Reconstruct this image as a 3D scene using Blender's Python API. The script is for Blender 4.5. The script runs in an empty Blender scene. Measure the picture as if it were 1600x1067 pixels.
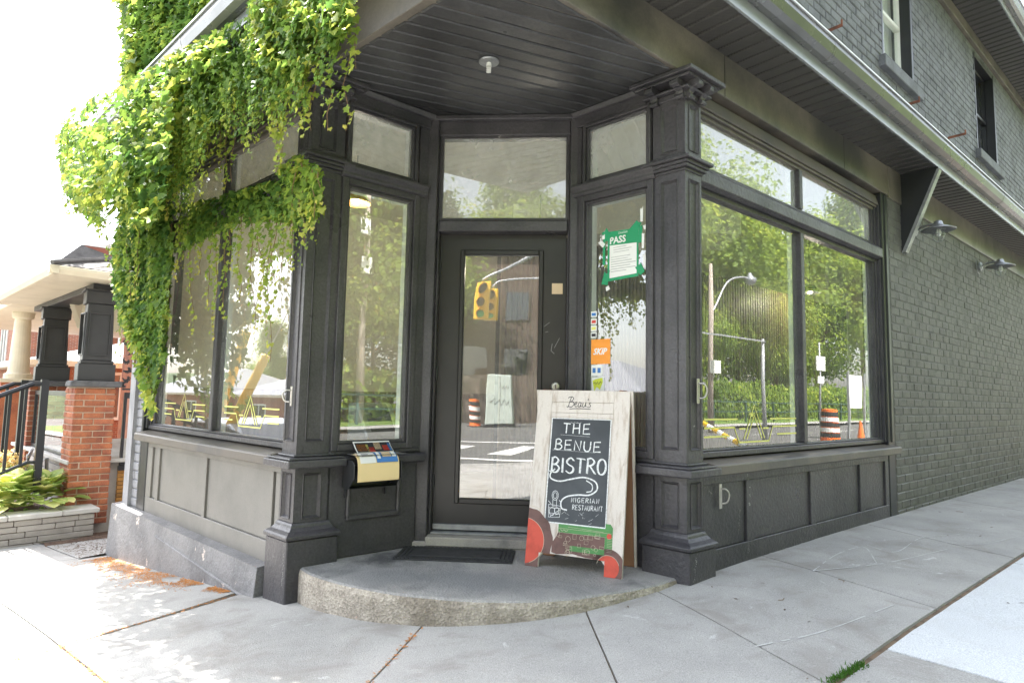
import bpy, bmesh, math, random
import numpy as np
from mathutils import Vector, Matrix, noise
random.seed(7); RNG = np.random.default_rng(7)
SC = bpy.context.scene
COL = SC.collection
R = math.radians
# ---------------------------------------------------------------- camera
CAM = (0.3993, -4.3271, 0.9417)
RX = (0.9972129, 0.0718122, 0.0202366)
DN = (0.0137491, 0.0897108, -0.9958730)
FW = (-0.0733313, 0.9933755, 0.0884735)
FOC = 975.0
cd = bpy.data.cameras.new('camera'); cam = bpy.data.objects.new('camera', cd); COL.objects.link(cam)
cd.sensor_width = 36.0; cd.lens = FOC/1600*36; cd.clip_start = .05; cd.clip_end = 600
cam.matrix_world = Matrix(((RX[0], -DN[0], -FW[0], CAM[0]), (RX[1], -DN[1], -FW[1], CAM[1]),
                           (RX[2], -DN[2], -FW[2], CAM[2]), (0, 0, 0, 1)))
SC.camera = cam
# ---------------------------------------------------------------- light
SUN_AZ, SUN_EL = -51.0, 57.5          # azimuth from +Y towards +X
sunv = Vector((math.sin(R(SUN_AZ))*math.cos(R(SUN_EL)), math.cos(R(SUN_AZ))*math.cos(R(SUN_EL)), math.sin(R(SUN_EL))))
sd = bpy.data.lights.new('sun', 'SUN'); sun = bpy.data.objects.new('sun', sd); COL.objects.link(sun)
sd.energy = 4.6; sd.angle = R(.55); sd.color = (1.0, .955, .88)
sun.rotation_euler = sunv.to_track_quat('Z', 'Y').to_euler()
W = bpy.data.worlds.new('World'); SC.world = W; W.use_nodes = True
nt = W.node_tree; sky = nt.nodes.new('ShaderNodeTexSky'); sky.sky_type = 'NISHITA'; sky.sun_disc = False
sky.sun_elevation = R(SUN_EL); sky.sun_rotation = R(SUN_AZ); sky.air_density = 1.2; sky.dust_density = 3.0; sky.ozone_density = 1.0
bg = nt.nodes['Background']; bg.inputs['Strength'].default_value = .15
hz = nt.nodes.new('ShaderNodeHueSaturation'); hz.inputs['Saturation'].default_value = .42; hz.inputs['Value'].default_value = 1.0
nt.links.new(sky.outputs[0], hz.inputs['Color']); nt.links.new(hz.outputs[0], bg.inputs[0])
SC.view_settings.view_transform = 'Standard'; SC.view_settings.look = 'None'
SC.view_settings.exposure = 2.45; SC.view_settings.gamma = 1; SC.view_settings.use_curve_mapping = False
SC.render.engine = 'CYCLES'
SC.cycles.max_bounces = 10; SC.cycles.transparent_max_bounces = 24; SC.cycles.diffuse_bounces = 5

# ---------------------------------------------------------------- frames
class F:
    """local frame: a along, b outward, c up"""
    def __init__(s, o, a, b, c=(0, 0, 1)):
        s.o = Vector(o); s.a = Vector(a); s.b = Vector(b); s.c = Vector(c)
    def __call__(s, x, y, z): return s.o + s.a*x + s.b*y + s.c*z
dR = (0.711763, 0.702420, 0); nR = (0.702420, -0.711763, 0)
dL = (-0.778941, 0.627097, 0); nL = (-0.627097, -0.778941, 0)
cl = (-1.1424, -.67805, 0); cr = (1.15521, -.5825, 0)
FR = F(cr, dR, nR); FL = F(cl, dL, nL)
FSL = F(cl, dR, nR); FSR = F(cr, dL, nL)      # sidelight walls run inwards from each corner pier
FD = F((0, 0, 0), (1, 0, 0), (0, -1, 0))
FW0 = F((0, 0, 0), (1, 0, 0), (0, 1, 0))
X0 = (0.06964, -1.65382)                         # where the two street facades would meet

def sm(u, a=.5):
    if u < -a: return 0.0
    if u > a: return u
    return (u+a)**2/(4*a)
def ground(x, y):
    u = (x-cr[0])*dL[0]+(y-cr[1])*dL[1]
    f = sm(u); f -= sm(u-4.3)*.22; f -= sm(u-22, 3)*.6
    o = (x-cr[0])*nR[0]+(y-cr[1])*nR[1]
    d2 = x*x+(y+1.7)**2
    return -.06-.108*f - .006*max(0, min(o, 8)) - .085*math.exp(-d2/1.7)
def ray(px, py):
    v = Vector(RX)*(px-800)+Vector(DN)*(py-533.5)+Vector(FW)*FOC
    return v.normalized()
def hitF(px, py, fr, o=0.0):
    d = ray(px, py); c = Vector(CAM); P = fr(0, o, 0); n = fr.b
    return c+d*((P-c).dot(n)/d.dot(n))
def toF(P, fr):
    d = P-fr.o; m = Matrix((fr.a, fr.b, fr.c)).transposed().inverted()
    return m @ d
def gp(px, py):
    z = -.1
    for _ in range(25):
        d = ray(px, py); c = Vector(CAM); P = c+d*((z-c.z)/d.z); z = ground(P.x, P.y)
    return P
def atd(px, py, Z):
    d = ray(px, py); return Vector(CAM)+d*(Z/d.dot(Vector(FW)))

# ---------------------------------------------------------------- materials
def new_mat(name):
    m = bpy.data.materials.new(name); m.use_nodes = True; n = m.node_tree.nodes; l = m.node_tree.links
    return m, n, l, n['Principled BSDF']
def nd(n, t, **k):
    x = n.new(t)
    for a, b in k.items():
        if a in x.inputs.keys(): x.inputs[a].default_value = b
        else: setattr(x, a, b)
    return x
def coords(n, l, scale=None):
    g = n.new('ShaderNodeNewGeometry')
    if scale is None: return g.outputs['Position']
    mp = n.new('ShaderNodeMapping'); mp.inputs['Scale'].default_value = scale; l.new(g.outputs['Position'], mp.inputs[0])
    return mp.outputs[0]
def mat(name, col, rough=.5, var=.15, scale=4.0, col2=None, mixlo=.45, mixhi=.65, bump=.0, bscale=60.0, metal=0.0,
        spec=.5, fine=0.0, fscale=200., stretch=None, chips=None, chipamt=.72, chipscale=9., objvar=0.0, bdist=.004, rvar=.12):
    m, n, l, b = new_mat(name)
    pos = coords(n, l, stretch)
    n1 = nd(n, 'ShaderNodeTexNoise', Scale=scale, Detail=8.0, Roughness=.6); l.new(pos, n1.inputs['Vector'])
    c2 = col2 if col2 else tuple(c*(1-var) for c in col)
    mr = nd(n, 'ShaderNodeMapRange'); mr.inputs[1].default_value = mixlo; mr.inputs[2].default_value = mixhi; l.new(n1.outputs['Fac'], mr.inputs[0])
    mx = nd(n, 'ShaderNodeMix', data_type='RGBA'); mx.inputs[6].default_value = (*col, 1); mx.inputs[7].default_value = (*c2, 1)
    l.new(mr.outputs[0], mx.inputs[0]); out = mx.outputs[2]
    if fine:
        n2 = nd(n, 'ShaderNodeTexNoise', Scale=fscale, Detail=3.0); l.new(pos, n2.inputs['Vector'])
        mr2 = nd(n, 'ShaderNodeMapRange'); mr2.inputs[1].default_value = .3; mr2.inputs[2].default_value = .7
        mr2.inputs[3].default_value = 1-fine; mr2.inputs[4].default_value = 1+fine; l.new(n2.outputs['Fac'], mr2.inputs[0])
        mm = nd(n, 'ShaderNodeMix', data_type='RGBA', blend_type='MULTIPLY'); mm.inputs[0].default_value = 1
        l.new(out, mm.inputs[6]); l.new(mr2.outputs[0], mm.inputs[7]); out = mm.outputs[2]
    if objvar:
        oi = n.new('ShaderNodeObjectInfo'); mr3 = nd(n, 'ShaderNodeMapRange')
        mr3.inputs[3].default_value = 1-objvar; mr3.inputs[4].default_value = 1+objvar; l.new(oi.outputs['Random'], mr3.inputs[0])
        mm = nd(n, 'ShaderNodeMix', data_type='RGBA', blend_type='MULTIPLY'); mm.inputs[0].default_value = 1
        l.new(out, mm.inputs[6]); l.new(mr3.outputs[0], mm.inputs[7]); out = mm.outputs[2]
    if chips:
        n3 = nd(n, 'ShaderNodeTexNoise', Scale=chipscale, Detail=10.0, Roughness=.7); l.new(pos, n3.inputs['Vector'])
        mr4 = nd(n, 'ShaderNodeMapRange'); mr4.inputs[1].default_value = chipamt; mr4.inputs[2].default_value = chipamt+.015; l.new(n3.outputs['Fac'], mr4.inputs[0])
        mm = nd(n, 'ShaderNodeMix', data_type='RGBA'); l.new(mr4.outputs[0], mm.inputs[0]); l.new(out, mm.inputs[6]); mm.inputs[7].default_value = (*chips, 1); out = mm.outputs[2]
    l.new(out, b.inputs['Base Color'])
    b.inputs['Metallic'].default_value = metal; b.inputs['Specular IOR Level'].default_value = spec
    mr5 = nd(n, 'ShaderNodeMapRange'); mr5.inputs[3].default_value = max(.02, rough-rvar); mr5.inputs[4].default_value = min(1, rough+rvar); l.new(n1.outputs['Fac'], mr5.inputs[0]); l.new(mr5.outputs[0], b.inputs['Roughness'])
    if bump:
        n4 = nd(n, 'ShaderNodeTexNoise', Scale=bscale, Detail=6.0, Roughness=.6); l.new(pos, n4.inputs['Vector'])
        bp = nd(n, 'ShaderNodeBump', Strength=bump, Distance=bdist); l.new(n4.outputs['Fac'], bp.inputs['Height']); l.new(bp.outputs[0], b.inputs['Normal'])
    return m
M = {}
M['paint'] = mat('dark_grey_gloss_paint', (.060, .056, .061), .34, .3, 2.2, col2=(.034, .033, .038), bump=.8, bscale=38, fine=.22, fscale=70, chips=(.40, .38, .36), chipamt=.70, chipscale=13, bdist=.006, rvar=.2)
M['paintLit'] = mat('bounce_lit_panel_paint', (.175, .165, .15), .45, .2, 2.0, bump=.25, bscale=40, fine=.08, fscale=120, chips=(.4, .39, .37), chipamt=.765, chipscale=11, bdist=.003)  # left panels: pavement bounce light put into a paler copy of the paint
M['sillp'] = mat('weathered_sill_paint', (.11, .095, .08), .45, .3, 2.5, col2=(.075, .07, .068), bump=.3, bscale=35, chips=(.45, .43, .4), chipamt=.74, chipscale=13)
M['beam'] = mat('beige_sheen_beam_paint', (.165, .145, .12), .33, .3, 1.3, col2=(.05, .048, .046), mixlo=.4, mixhi=.62, bump=.2, bscale=12, fine=.1, fscale=60, chips=(.3, .29, .28), chipamt=.78, chipscale=8)  # beige sheen on the dark beams is put into the colour as patches
M['ceil'] = mat('dark_ceiling_board_paint', (.05, .05, .052), .34, .4, 2.0, bump=.6, bscale=26, fine=.2, fscale=60, chips=(.35, .35, .35), chipamt=.74, chipscale=20, objvar=.2, rvar=.2)
M['door'] = mat('black_door_paint', (.019, .018, .018), .35, .35, 3.0, bump=.12, bscale=60, chips=(.4, .39, .37), chipamt=.775, chipscale=16)
M['brick'] = mat('painted_dark_brick', (.10, .098, .09), .55, .3, 5.0, bump=.6, bscale=55, fine=.15, fscale=120, objvar=.1, chips=(.26, .25, .24), chipamt=.76, chipscale=20, bdist=.006)
M['brickm'] = mat('painted_mortar', (.11, .108, .10), .7, .3, 6.0, bump=.6, bscale=80)
M['brickU'] = mat('painted_upper_brick', (.145, .15, .165), .6, .35, 4.0, bump=.7, bscale=55, fine=.2, fscale=100, bdist=.008, objvar=.1)
M['brickG'] = mat('grey_painted_brick', (.22, .22, .235), .6, .25, 4.0, bump=.6, bscale=55, fine=.15, fscale=100, bdist=.006)
M['plinth'] = mat('painted_plinth_cement', (.20, .195, .20), .5, .4, 2.2, col2=(.12, .118, .125), bump=.6, bscale=22, fine=.2, fscale=90, chips=(.55, .47, .42), chipamt=.635, chipscale=4.5, bdist=.02)
M['conc'] = None
M['black'] = mat('black_frame_paint', (.022, .023, .026), .35, .2, 5.0)
M['gutter'] = mat('grey_gutter_metal', (.20, .20, .20), .28, .2, 2.0, metal=.6, bump=.05, bscale=6, rvar=.08)
M['fascia'] = mat('pale_fascia_metal', (.34, .36, .37), .25, .25, 2.0, metal=.5, rvar=.08)
M['drip'] = mat('white_drip_edge', (.75, .76, .78), .35, .1, 3.0)
M['soffit'] = None
M['rust'] = mat('rusty_iron', (.22, .08, .045), .8, .4, 20., col2=(.09, .04, .03), bump=.4)
M['steel'] = mat('worn_steel', (.5, .48, .45), .35, .2, 20., metal=.9)
M['zinc'] = mat('dull_zinc', (.33, .34, .35), .4, .3, 12., metal=.7, bump=.1)
M['white'] = mat('white_paint', (.78, .78, .75), .45, .06, 6.)
M['cream'] = mat('cream_wall_paint', (.80, .75, .64), .8, .05, 2.)
M['curtain'] = mat('white_net_curtain', (.7, .7, .68), .8, .2, 6., stretch=(20, 20, 1))
M['slat'] = mat('dark_oak_slat', (.19, .13, .085), .5, .3, 3., stretch=(8, 8, .6), objvar=.12)
M['felt'] = mat('black_felt', (.012, .012, .013), .9, .1)
M['floor'] = mat('interior_floor', (.55, .50, .42), .4, .3, 4.)
M['green'] = mat('green_print', (.02, .30, .13), .5, .1); M['paper'] = mat('paper_white', (.78, .78, .76), .6, .03)
M['orange'] = mat('orange_sticker', (.85, .30, .03), .4, .05); M['yellow'] = mat('yellow_green_sticker', (.62, .68, .05), .45, .1)
M['blue'] = mat('blue_print', (.05, .19, .5), .45, .1); M['red'] = mat('red_print', (.6, .06, .04), .45, .1)
M['ink'] = mat('black_ink', (.02, .02, .025), .6, .1); M['greyink'] = mat('grey_ink', (.35, .35, .36), .6, .1)
M['gold'] = mat('gold_decal', (.72, .70, .18), .35, .05)
M['beige'] = mat('beige_plate', (.62, .47, .30), .5, .05)
M['manila'] = mat('manila_card', (.80, .62, .33), .6, .06)
M['rubber'] = mat('rubber_mat', (.03, .03, .032), .7, .3, 20., bump=.5, bscale=150)
M['signwood'] = mat('whitewashed_pine', (.60, .545, .50), .55, .2, 3., col2=(.38, .30, .24), mixlo=.5, mixhi=.74, stretch=(14, 14, 1.2), bump=.35, bscale=12, fine=.1, fscale=40, chips=(.20, .13, .09), chipamt=.67, chipscale=3.5)
M['signply'] = mat('brown_plywood', (.30, .155, .085), .55, .25, 2.5, stretch=(5, 5, 1), bump=.15, bscale=20)
M['chalkb'] = mat('chalkboard_slate', (.045, .05, .058), .75, .3, 3., col2=(.12, .13, .14), mixlo=.45, mixhi=.9, bump=.1, bscale=80)
M['chalk'] = mat('white_chalk', (.74, .75, .76), .9, .35, 90., mixlo=.5, mixhi=.62)
M['tred'] = mat('red_sign_paint', (.55, .065, .035), .55, .25, 12., chips=(.6, .5, .45), chipamt=.74, chipscale=25)
M['tgreen'] = mat('green_sign_paint', (.07, .24, .065), .55, .25, 12., chips=(.6, .55, .5), chipamt=.74, chipscale=25)
M['tbrown'] = mat('brown_sign_paint', (.14, .07, .06), .6, .3, 12., chips=(.6, .5, .45), chipamt=.7, chipscale=22)
M['tline'] = mat('pale_sign_line', (.55, .47, .36), .6, .1)
M['rbrick'] = mat('red_brick', (.40, .135, .06), .75, .3, 5.0, col2=(.24, .075, .045), bump=.4, bscale=70, fine=.2, fscale=90, objvar=.22)
M['rmort'] = mat('pale_mortar', (.52, .40, .30), .85, .2, 20., bump=.4)
M['pstone'] = mat('grey_wall_stone', (.36, .33, .30), .8, .2, 5., bump=.5, bscale=60, objvar=.13, fine=.1)
M['pcap'] = mat('pale_capstone', (.50, .48, .45), .75, .15, 5., bump=.25, bscale=60, objvar=.06)
M['rockcap'] = mat('rock_faced_cap', (.13, .13, .135), .8, .35, 8., bump=1., bscale=22, bdist=.02)
M['ptrim'] = mat('cream_porch_paint', (.68, .60, .46), .55, .1, 3.)
M['pcol'] = mat('black_porch_paint', (.035, .035, .036), .45, .2, 4.)
M['shingle'] = mat('grey_shingles', (.12, .112, .11), .85, .3, 9., bump=.3, bscale=50, objvar=.18, fine=.15)
M['shingleR'] = mat('grey_far_shingles', (.26, .27, .30), .85, .25, 5., stretch=(1, 1, 14), bump=.3)
M['deck'] = mat('stained_deck_board', (.42, .20, .045), .6, .3, 3., objvar=.25, bump=.2)
M['dirt'] = mat('leafy_soil', (.16, .10, .07), .95, .5, 25., col2=(.07, .045, .035), bump=1., bscale=60, bdist=.03)
M['litter'] = mat('orange_leaf_litter', (.50, .20, .045), .8, .4, 12., objvar=.3)
M['stem'] = mat('vine_stem', (.20, .12, .06), .8, .3, 20.)
M['asphalt'] = mat('asphalt', (.105, .103, .10), .85, .2, 1.2, bump=.4, bscale=150, fine=.25, fscale=180)
M['roadw'] = mat('road_marking', (.7, .7, .68), .7, .15, 8.)
M['yelp'] = mat('yellow_guard', (.80, .48, .02), .4, .1)
M['orangep'] = mat('orange_plastic', (.85, .17, .02), .45, .1)
M['fence'] = mat('fence_board', (.14, .10, .075), .7, .3, 3., objvar=.2)
M['pole'] = mat('weathered_pole', (.40, .34, .29), .8, .3, 6., stretch=(4, 4, .5))
M['galv'] = mat('galvanised_pole', (.38, .39, .40), .4, .15, 6., metal=.4)
M['dbrick'] = mat('brown_building_brick', (.13, .085, .065), .8, .25, 3.)
M['tan'] = mat('tan_stucco', (.50, .33, .20), .8, .1, 3.)
M['silver'] = mat('silver_car_paint', (.50, .53, .55), .22, .05, 3., metal=.5)
M['tyre'] = mat('tyre_rubber', (.02, .02, .02), .8, .1)
M['soil'] = M['dirt']
M['slabbase'] = mat('joint_filler', (.16, .11, .07), .95, .5, 15., bump=.6)
M['lamp_glass'] = None

def concrete(name, c1, c2, stain, sc=1.5, crack=True):
    m, n, l, b = new_mat(name); pos = coords(n, l)
    a = nd(n, 'ShaderNodeTexNoise', Scale=sc, Detail=9.0, Roughness=.62); l.new(pos, a.inputs[0])
    r1 = nd(n, 'ShaderNodeMapRange'); r1.inputs[1].default_value = .35; r1.inputs[2].default_value = .68; l.new(a.outputs[0], r1.inputs[0])
    mx = nd(n, 'ShaderNodeMix', data_type='RGBA'); mx.inputs[6].default_value = (*c1, 1); mx.inputs[7].default_value = (*c2, 1); l.new(r1.outputs[0], mx.inputs[0])
    # fine sand speckle
    s = nd(n, 'ShaderNodeTexNoise', Scale=210., Detail=2.0); l.new(pos, s.inputs[0])
    r2 = nd(n, 'ShaderNodeMapRange'); r2.inputs[1].default_value = .3; r2.inputs[2].default_value = .7; r2.inputs[3].default_value = .72; r2.inputs[4].default_value = 1.2; l.new(s.outputs[0], r2.inputs[0])
    m1 = nd(n, 'ShaderNodeMix', data_type='RGBA', blend_type='MULTIPLY'); m1.inputs[0].default_value = 1; l.new(mx.outputs[2], m1.inputs[6]); l.new(r2.outputs[0], m1.inputs[7])
    # dark spots
    v = nd(n, 'ShaderNodeTexVoronoi', Scale=9.0); v.inputs['Randomness'].default_value = 1; l.new(pos, v.inputs[0])
    r3 = nd(n, 'ShaderNodeMapRange'); r3.inputs[1].default_value = .02; r3.inputs[2].default_value = .05; r3.inputs[3].default_value = .45; r3.inputs[4].default_value = 1.0; l.new(v.outputs['Distance'], r3.inputs[0])
    m2 = nd(n, 'ShaderNodeMix', data_type='RGBA', blend_type='MULTIPLY'); m2.inputs[0].default_value = .8; l.new(m1.outputs[2], m2.inputs[6]); l.new(r3.outputs[0], m2.inputs[7])
    # stains
    t = nd(n, 'ShaderNodeTexNoise', Scale=3.1, Detail=7.0, Roughness=.65, Distortion=.6); l.new(pos, t.inputs[0])
    r4 = nd(n, 'ShaderNodeMapRange'); r4.inputs[1].default_value = .52; r4.inputs[2].default_value = .70; l.new(t.outputs[0], r4.inputs[0])
    m3 = nd(n, 'ShaderNodeMix', data_type='RGBA'); m3.inputs[7].default_value = (*stain, 1); l.new(m2.outputs[2], m3.inputs[6])
    mu = nd(n, 'ShaderNodeMath', operation='MULTIPLY'); mu.inputs[1].default_value = .7; l.new(r4.outputs[0], mu.inputs[0]); l.new(mu.outputs[0], m3.inputs[0])
    # pale scuffs
    q = nd(n, 'ShaderNodeTexNoise', Scale=2.2, Detail=12.0, Roughness=.75, Distortion=2.2); l.new(pos, q.inputs[0])
    r5 = nd(n, 'ShaderNodeMapRange'); r5.inputs[1].default_value = .62; r5.inputs[2].default_value = .68; r5.inputs[4].default_value = .6; l.new(q.outputs[0], r5.inputs[0])
    m4 = nd(n, 'ShaderNodeMix', data_type='RGBA'); m4.inputs[7].default_value = (.62, .62, .62, 1); l.new(m3.outputs[2], m4.inputs[6]); l.new(r5.outputs[0], m4.inputs[0])
    oi = n.new('ShaderNodeObjectInfo'); r6 = nd(n, 'ShaderNodeMapRange'); r6.inputs[3].default_value = .95; r6.inputs[4].default_value = 1.05; l.new(oi.outputs['Random'], r6.inputs[0])
    m5 = nd(n, 'ShaderNodeMix', data_type='RGBA', blend_type='MULTIPLY'); m5.inputs[0].default_value = 1; l.new(m4.outputs[2], m5.inputs[6]); l.new(r6.outputs[0], m5.inputs[7])
    l.new(m5.outputs[2], b.inputs['Base Color']); b.inputs['Roughness'].default_value = .8
    ad = nd(n, 'ShaderNodeMath', operation='ADD'); l.new(s.outputs[0], ad.inputs[0]); l.new(a.outputs[0], ad.inputs[1])
    bp = nd(n, 'ShaderNodeBump', Strength=.7, Distance=.005); l.new(ad.outputs[0], bp.inputs['Height']); l.new(bp.outputs[0], b.inputs['Normal'])
    return m
M['conc'] = concrete('old_sidewalk_concrete', (.39, .38, .365), (.285, .28, .27), (.22, .20, .18))
M['concN'] = concrete('new_sunpatch_concrete', (.62, .64, .66), (.56, .58, .60), (.5, .5, .5))  # newer slabs; sunlight at the far right is put into their paler colour
M['concO'] = concrete('old_patch_concrete', (.24, .24, .225), (.20, .195, .18), (.2, .14, .09))
M['step'] = concrete('worn_step_concrete', (.40, .365, .32), (.25, .235, .22), (.075, .075, .08), 2.2)

def step_mat():
    m = concrete('worn_step_concrete', (.36, .35, .335), (.24, .235, .23), (.09, .09, .095), 2.2); n = m.node_tree.nodes; l = m.node_tree.links; b = n['Principled BSDF']
    top = b.inputs['Base Color'].links[0].from_socket; g = n.new('ShaderNodeNewGeometry')
    def blob(c, r0, r1, sc):
        vs = nd(n, 'ShaderNodeVectorMath', operation='DISTANCE'); vs.inputs[1].default_value = c
        nz = nd(n, 'ShaderNodeTexNoise', Scale=5.0, Detail=8.0, Roughness=.7); l.new(g.outputs['Position'], nz.inputs[0])
        ad = nd(n, 'ShaderNodeVectorMath', operation='MULTIPLY_ADD'); ad.inputs[1].default_value = (.5, .5, 0); l.new(nz.outputs['Color'], ad.inputs[0]); l.new(g.outputs['Position'], ad.inputs[2]); mp = nd(n, 'ShaderNodeMapping'); mp.inputs['Location'].default_value = (-.25, -.25, 0); l.new(ad.outputs[0], mp.inputs[0]); 
        s2 = nd(n, 'ShaderNodeVectorMath', operation='MULTIPLY'); s2.inputs[1].default_value = sc; l.new(mp.outputs[0], s2.inputs[0]); l.new(s2.outputs[0], vs.inputs[0])
        vs.inputs[1].default_value = tuple(a*b_ for a, b_ in zip(c, sc)); r = nd(n, 'ShaderNodeMapRange'); r.inputs[1].default_value = r0; r.inputs[2].default_value = r1; r.inputs[3].default_value = 1; r.inputs[4].default_value = 0; l.new(vs.outputs['Value'], r.inputs[0]); return r.outputs[0]
    cur = top
    for c, r0, r1, sc, col, k in (((-.62, -.42, 0), .08, .24, (1, 1, 0), (.05, .05, .055), .85), ((-.1, -.80, 0), .15, .55, (.55, 1.6, 0), (.14, .145, .155), .75), ((.45, -.55, 0), .05, .35, (1, 1, 0), (.17, .16, .155), .5)):
        mx = nd(n, 'ShaderNodeMix', data_type='RGBA'); mu = nd(n, 'ShaderNodeMath', operation='MULTIPLY'); mu.inputs[1].default_value = k; l.new(blob(c, r0, r1, sc), mu.inputs[0]); l.new(mu.outputs[0], mx.inputs[0]); l.new(cur, mx.inputs[6]); mx.inputs[7].default_value = (*col, 1); cur = mx.outputs[2]
    # rough cast riser: pebbly aggregate on the upright faces
    v = nd(n, 'ShaderNodeTexVoronoi', Scale=85.0); l.new(g.outputs['Position'], v.inputs[0]); rc = n.new('ShaderNodeValToRGB'); e = rc.color_ramp.elements; e[0].color = (.28, .25, .21, 1); e[1].color = (.52, .46, .39, 1); l.new(v.outputs['Color'], rc.inputs[0])
    nz = nd(n, 'ShaderNodeTexNoise', Scale=4.0, Detail=8.0, Roughness=.7); l.new(g.outputs['Position'], nz.inputs[0]); rc2 = n.new('ShaderNodeValToRGB'); e = rc2.color_ramp.elements; e[0].position = .38; e[0].color = (.55, .53, .5, 1); e[1].position = .6; e[1].color = (1, 1, 1, 1); l.new(nz.outputs[0], rc2.inputs[0])
    mm = nd(n, 'ShaderNodeMix', data_type='RGBA', blend_type='MULTIPLY'); mm.inputs[0].default_value = 1; l.new(rc.outputs[0], mm.inputs[6]); l.new(rc2.outputs[0], mm.inputs[7])
    sx = nd(n, 'ShaderNodeSeparateXYZ'); l.new(g.outputs['True Normal'], sx.inputs[0]); ab = nd(n, 'ShaderNodeMath', operation='ABSOLUTE'); l.new(sx.outputs[2], ab.inputs[0]); r = nd(n, 'ShaderNodeMapRange'); r.inputs[1].default_value = .4; r.inputs[2].default_value = .85; l.new(ab.outputs[0], r.inputs[0])
    fx = nd(n, 'ShaderNodeMix', data_type='RGBA'); l.new(r.outputs[0], fx.inputs[0]); l.new(mm.outputs[2], fx.inputs[6]); l.new(cur, fx.inputs[7]); l.new(fx.outputs[2], b.inputs['Base Color'])
    bp = nd(n, 'ShaderNodeBump', Strength=.8, Distance=.006); l.new(v.outputs['Distance'], bp.inputs['Height']); old = b.inputs['Normal'].links[0].from_socket; l.new(old, bp.inputs['Normal']); l.new(bp.outputs[0], b.inputs['Normal'])
    return m
M['stepR'] = step_mat()
def soffit_mat():
    m, n, l, b = new_mat('perforated_black_soffit'); pos = coords(n, l)
    v = nd(n, 'ShaderNodeTexVoronoi', Scale=70.0); v.inputs['Randomness'].default_value = .15; l.new(pos, v.inputs[0])
    r = nd(n, 'ShaderNodeMapRange'); r.inputs[1].default_value = .25; r.inputs[2].default_value = .45; l.new(v.outputs['Distance'], r.inputs[0])
    mx = nd(n, 'ShaderNodeMix', data_type='RGBA'); mx.inputs[6].default_value = (.006, .006, .006, 1); mx.inputs[7].default_value = (.065, .062, .058, 1); l.new(r.outputs[0], mx.inputs[0])
    l.new(mx.outputs[2], b.inputs['Base Color']); b.inputs['Roughness'].default_value = .35
    bp = nd(n, 'ShaderNodeBump', Strength=.6, Distance=.003); l.new(r.outputs[0], bp.inputs['Height']); l.new(bp.outputs[0], b.inputs['Normal'])
    return m
M['soffit'] = soffit_mat()

def glass(name, ior, tint=(.96, .98, .97), film=0.0, rough=0.0, bump=0.0):
    m, n, l, b = new_mat(name); n.remove(b); out = n['Material Output']
    tr = n.new('ShaderNodeBsdfTransparent'); tr.inputs[0].default_value = (*tint, 1)
    gl = n.new('ShaderNodeBsdfGlossy'); gl.inputs['Roughness'].default_value = rough; gl.inputs[0].default_value = (1, 1, 1, 1)
    fr = nd(n, 'ShaderNodeFresnel', IOR=ior); mx = n.new('ShaderNodeMixShader'); gg = n.new('ShaderNodeNewGeometry'); iv = nd(n, 'ShaderNodeMath', operation='SUBTRACT'); iv.inputs[0].default_value = 1; l.new(gg.outputs['Backfacing'], iv.inputs[1]); ml = nd(n, 'ShaderNodeMath', operation='MULTIPLY'); l.new(fr.outputs[0], ml.inputs[0]); l.new(iv.outputs[0], ml.inputs[1]); l.new(ml.outputs[0], mx.inputs[0])  # a thin pane reflects at the face the light meets first
    base = tr
    pos = coords(n, l)
    if film:
        df = n.new('ShaderNodeBsdfDiffuse'); df.inputs[0].default_value = (.75, .76, .74, 1); m2 = n.new('ShaderNodeMixShader')
        nz = nd(n, 'ShaderNodeTexNoise', Scale=2.0, Detail=6.0, Roughness=.7); l.new(pos, nz.inputs[0])
        mr = nd(n, 'ShaderNodeMapRange'); mr.inputs[1].default_value = .3; mr.inputs[2].default_value = .75; mr.inputs[3].default_value = film*.4; mr.inputs[4].default_value = film*1.6; l.new(nz.outputs[0], mr.inputs[0])
        l.new(mr.outputs[0], m2.inputs[0]); l.new(tr.outputs[0], m2.inputs[1]); l.new(df.outputs[0], m2.inputs[2]); base = m2
    l.new(base.outputs[0], mx.inputs[1]); l.new(gl.outputs[0], mx.inputs[2]); l.new(mx.outputs[0], out.inputs[0])
    if bump:
        nb = nd(n, 'ShaderNodeTexNoise', Scale=1.6, Detail=1.0); l.new(pos, nb.inputs[0])
        bp = nd(n, 'ShaderNodeBump', Strength=bump, Distance=.01); l.new(nb.outputs[0], bp.inputs['Height']); l.new(bp.outputs[0], gl.inputs['Normal'])
    return m
M['glass'] = glass('shop_window_glass', 2.65, film=.05, bump=.08)
M['glassD'] = glass('door_glass', 2.7, (.85, .87, .85), film=.09, bump=.28)
M['glassT'] = glass('dusty_transom_glass', 2.2, film=.26, bump=.1)
M['glassC'] = glass('clear_glass', 1.6, film=.01)
M['glassB'] = glass('far_window_glass', 2.2, (.3, .32, .34))

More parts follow.
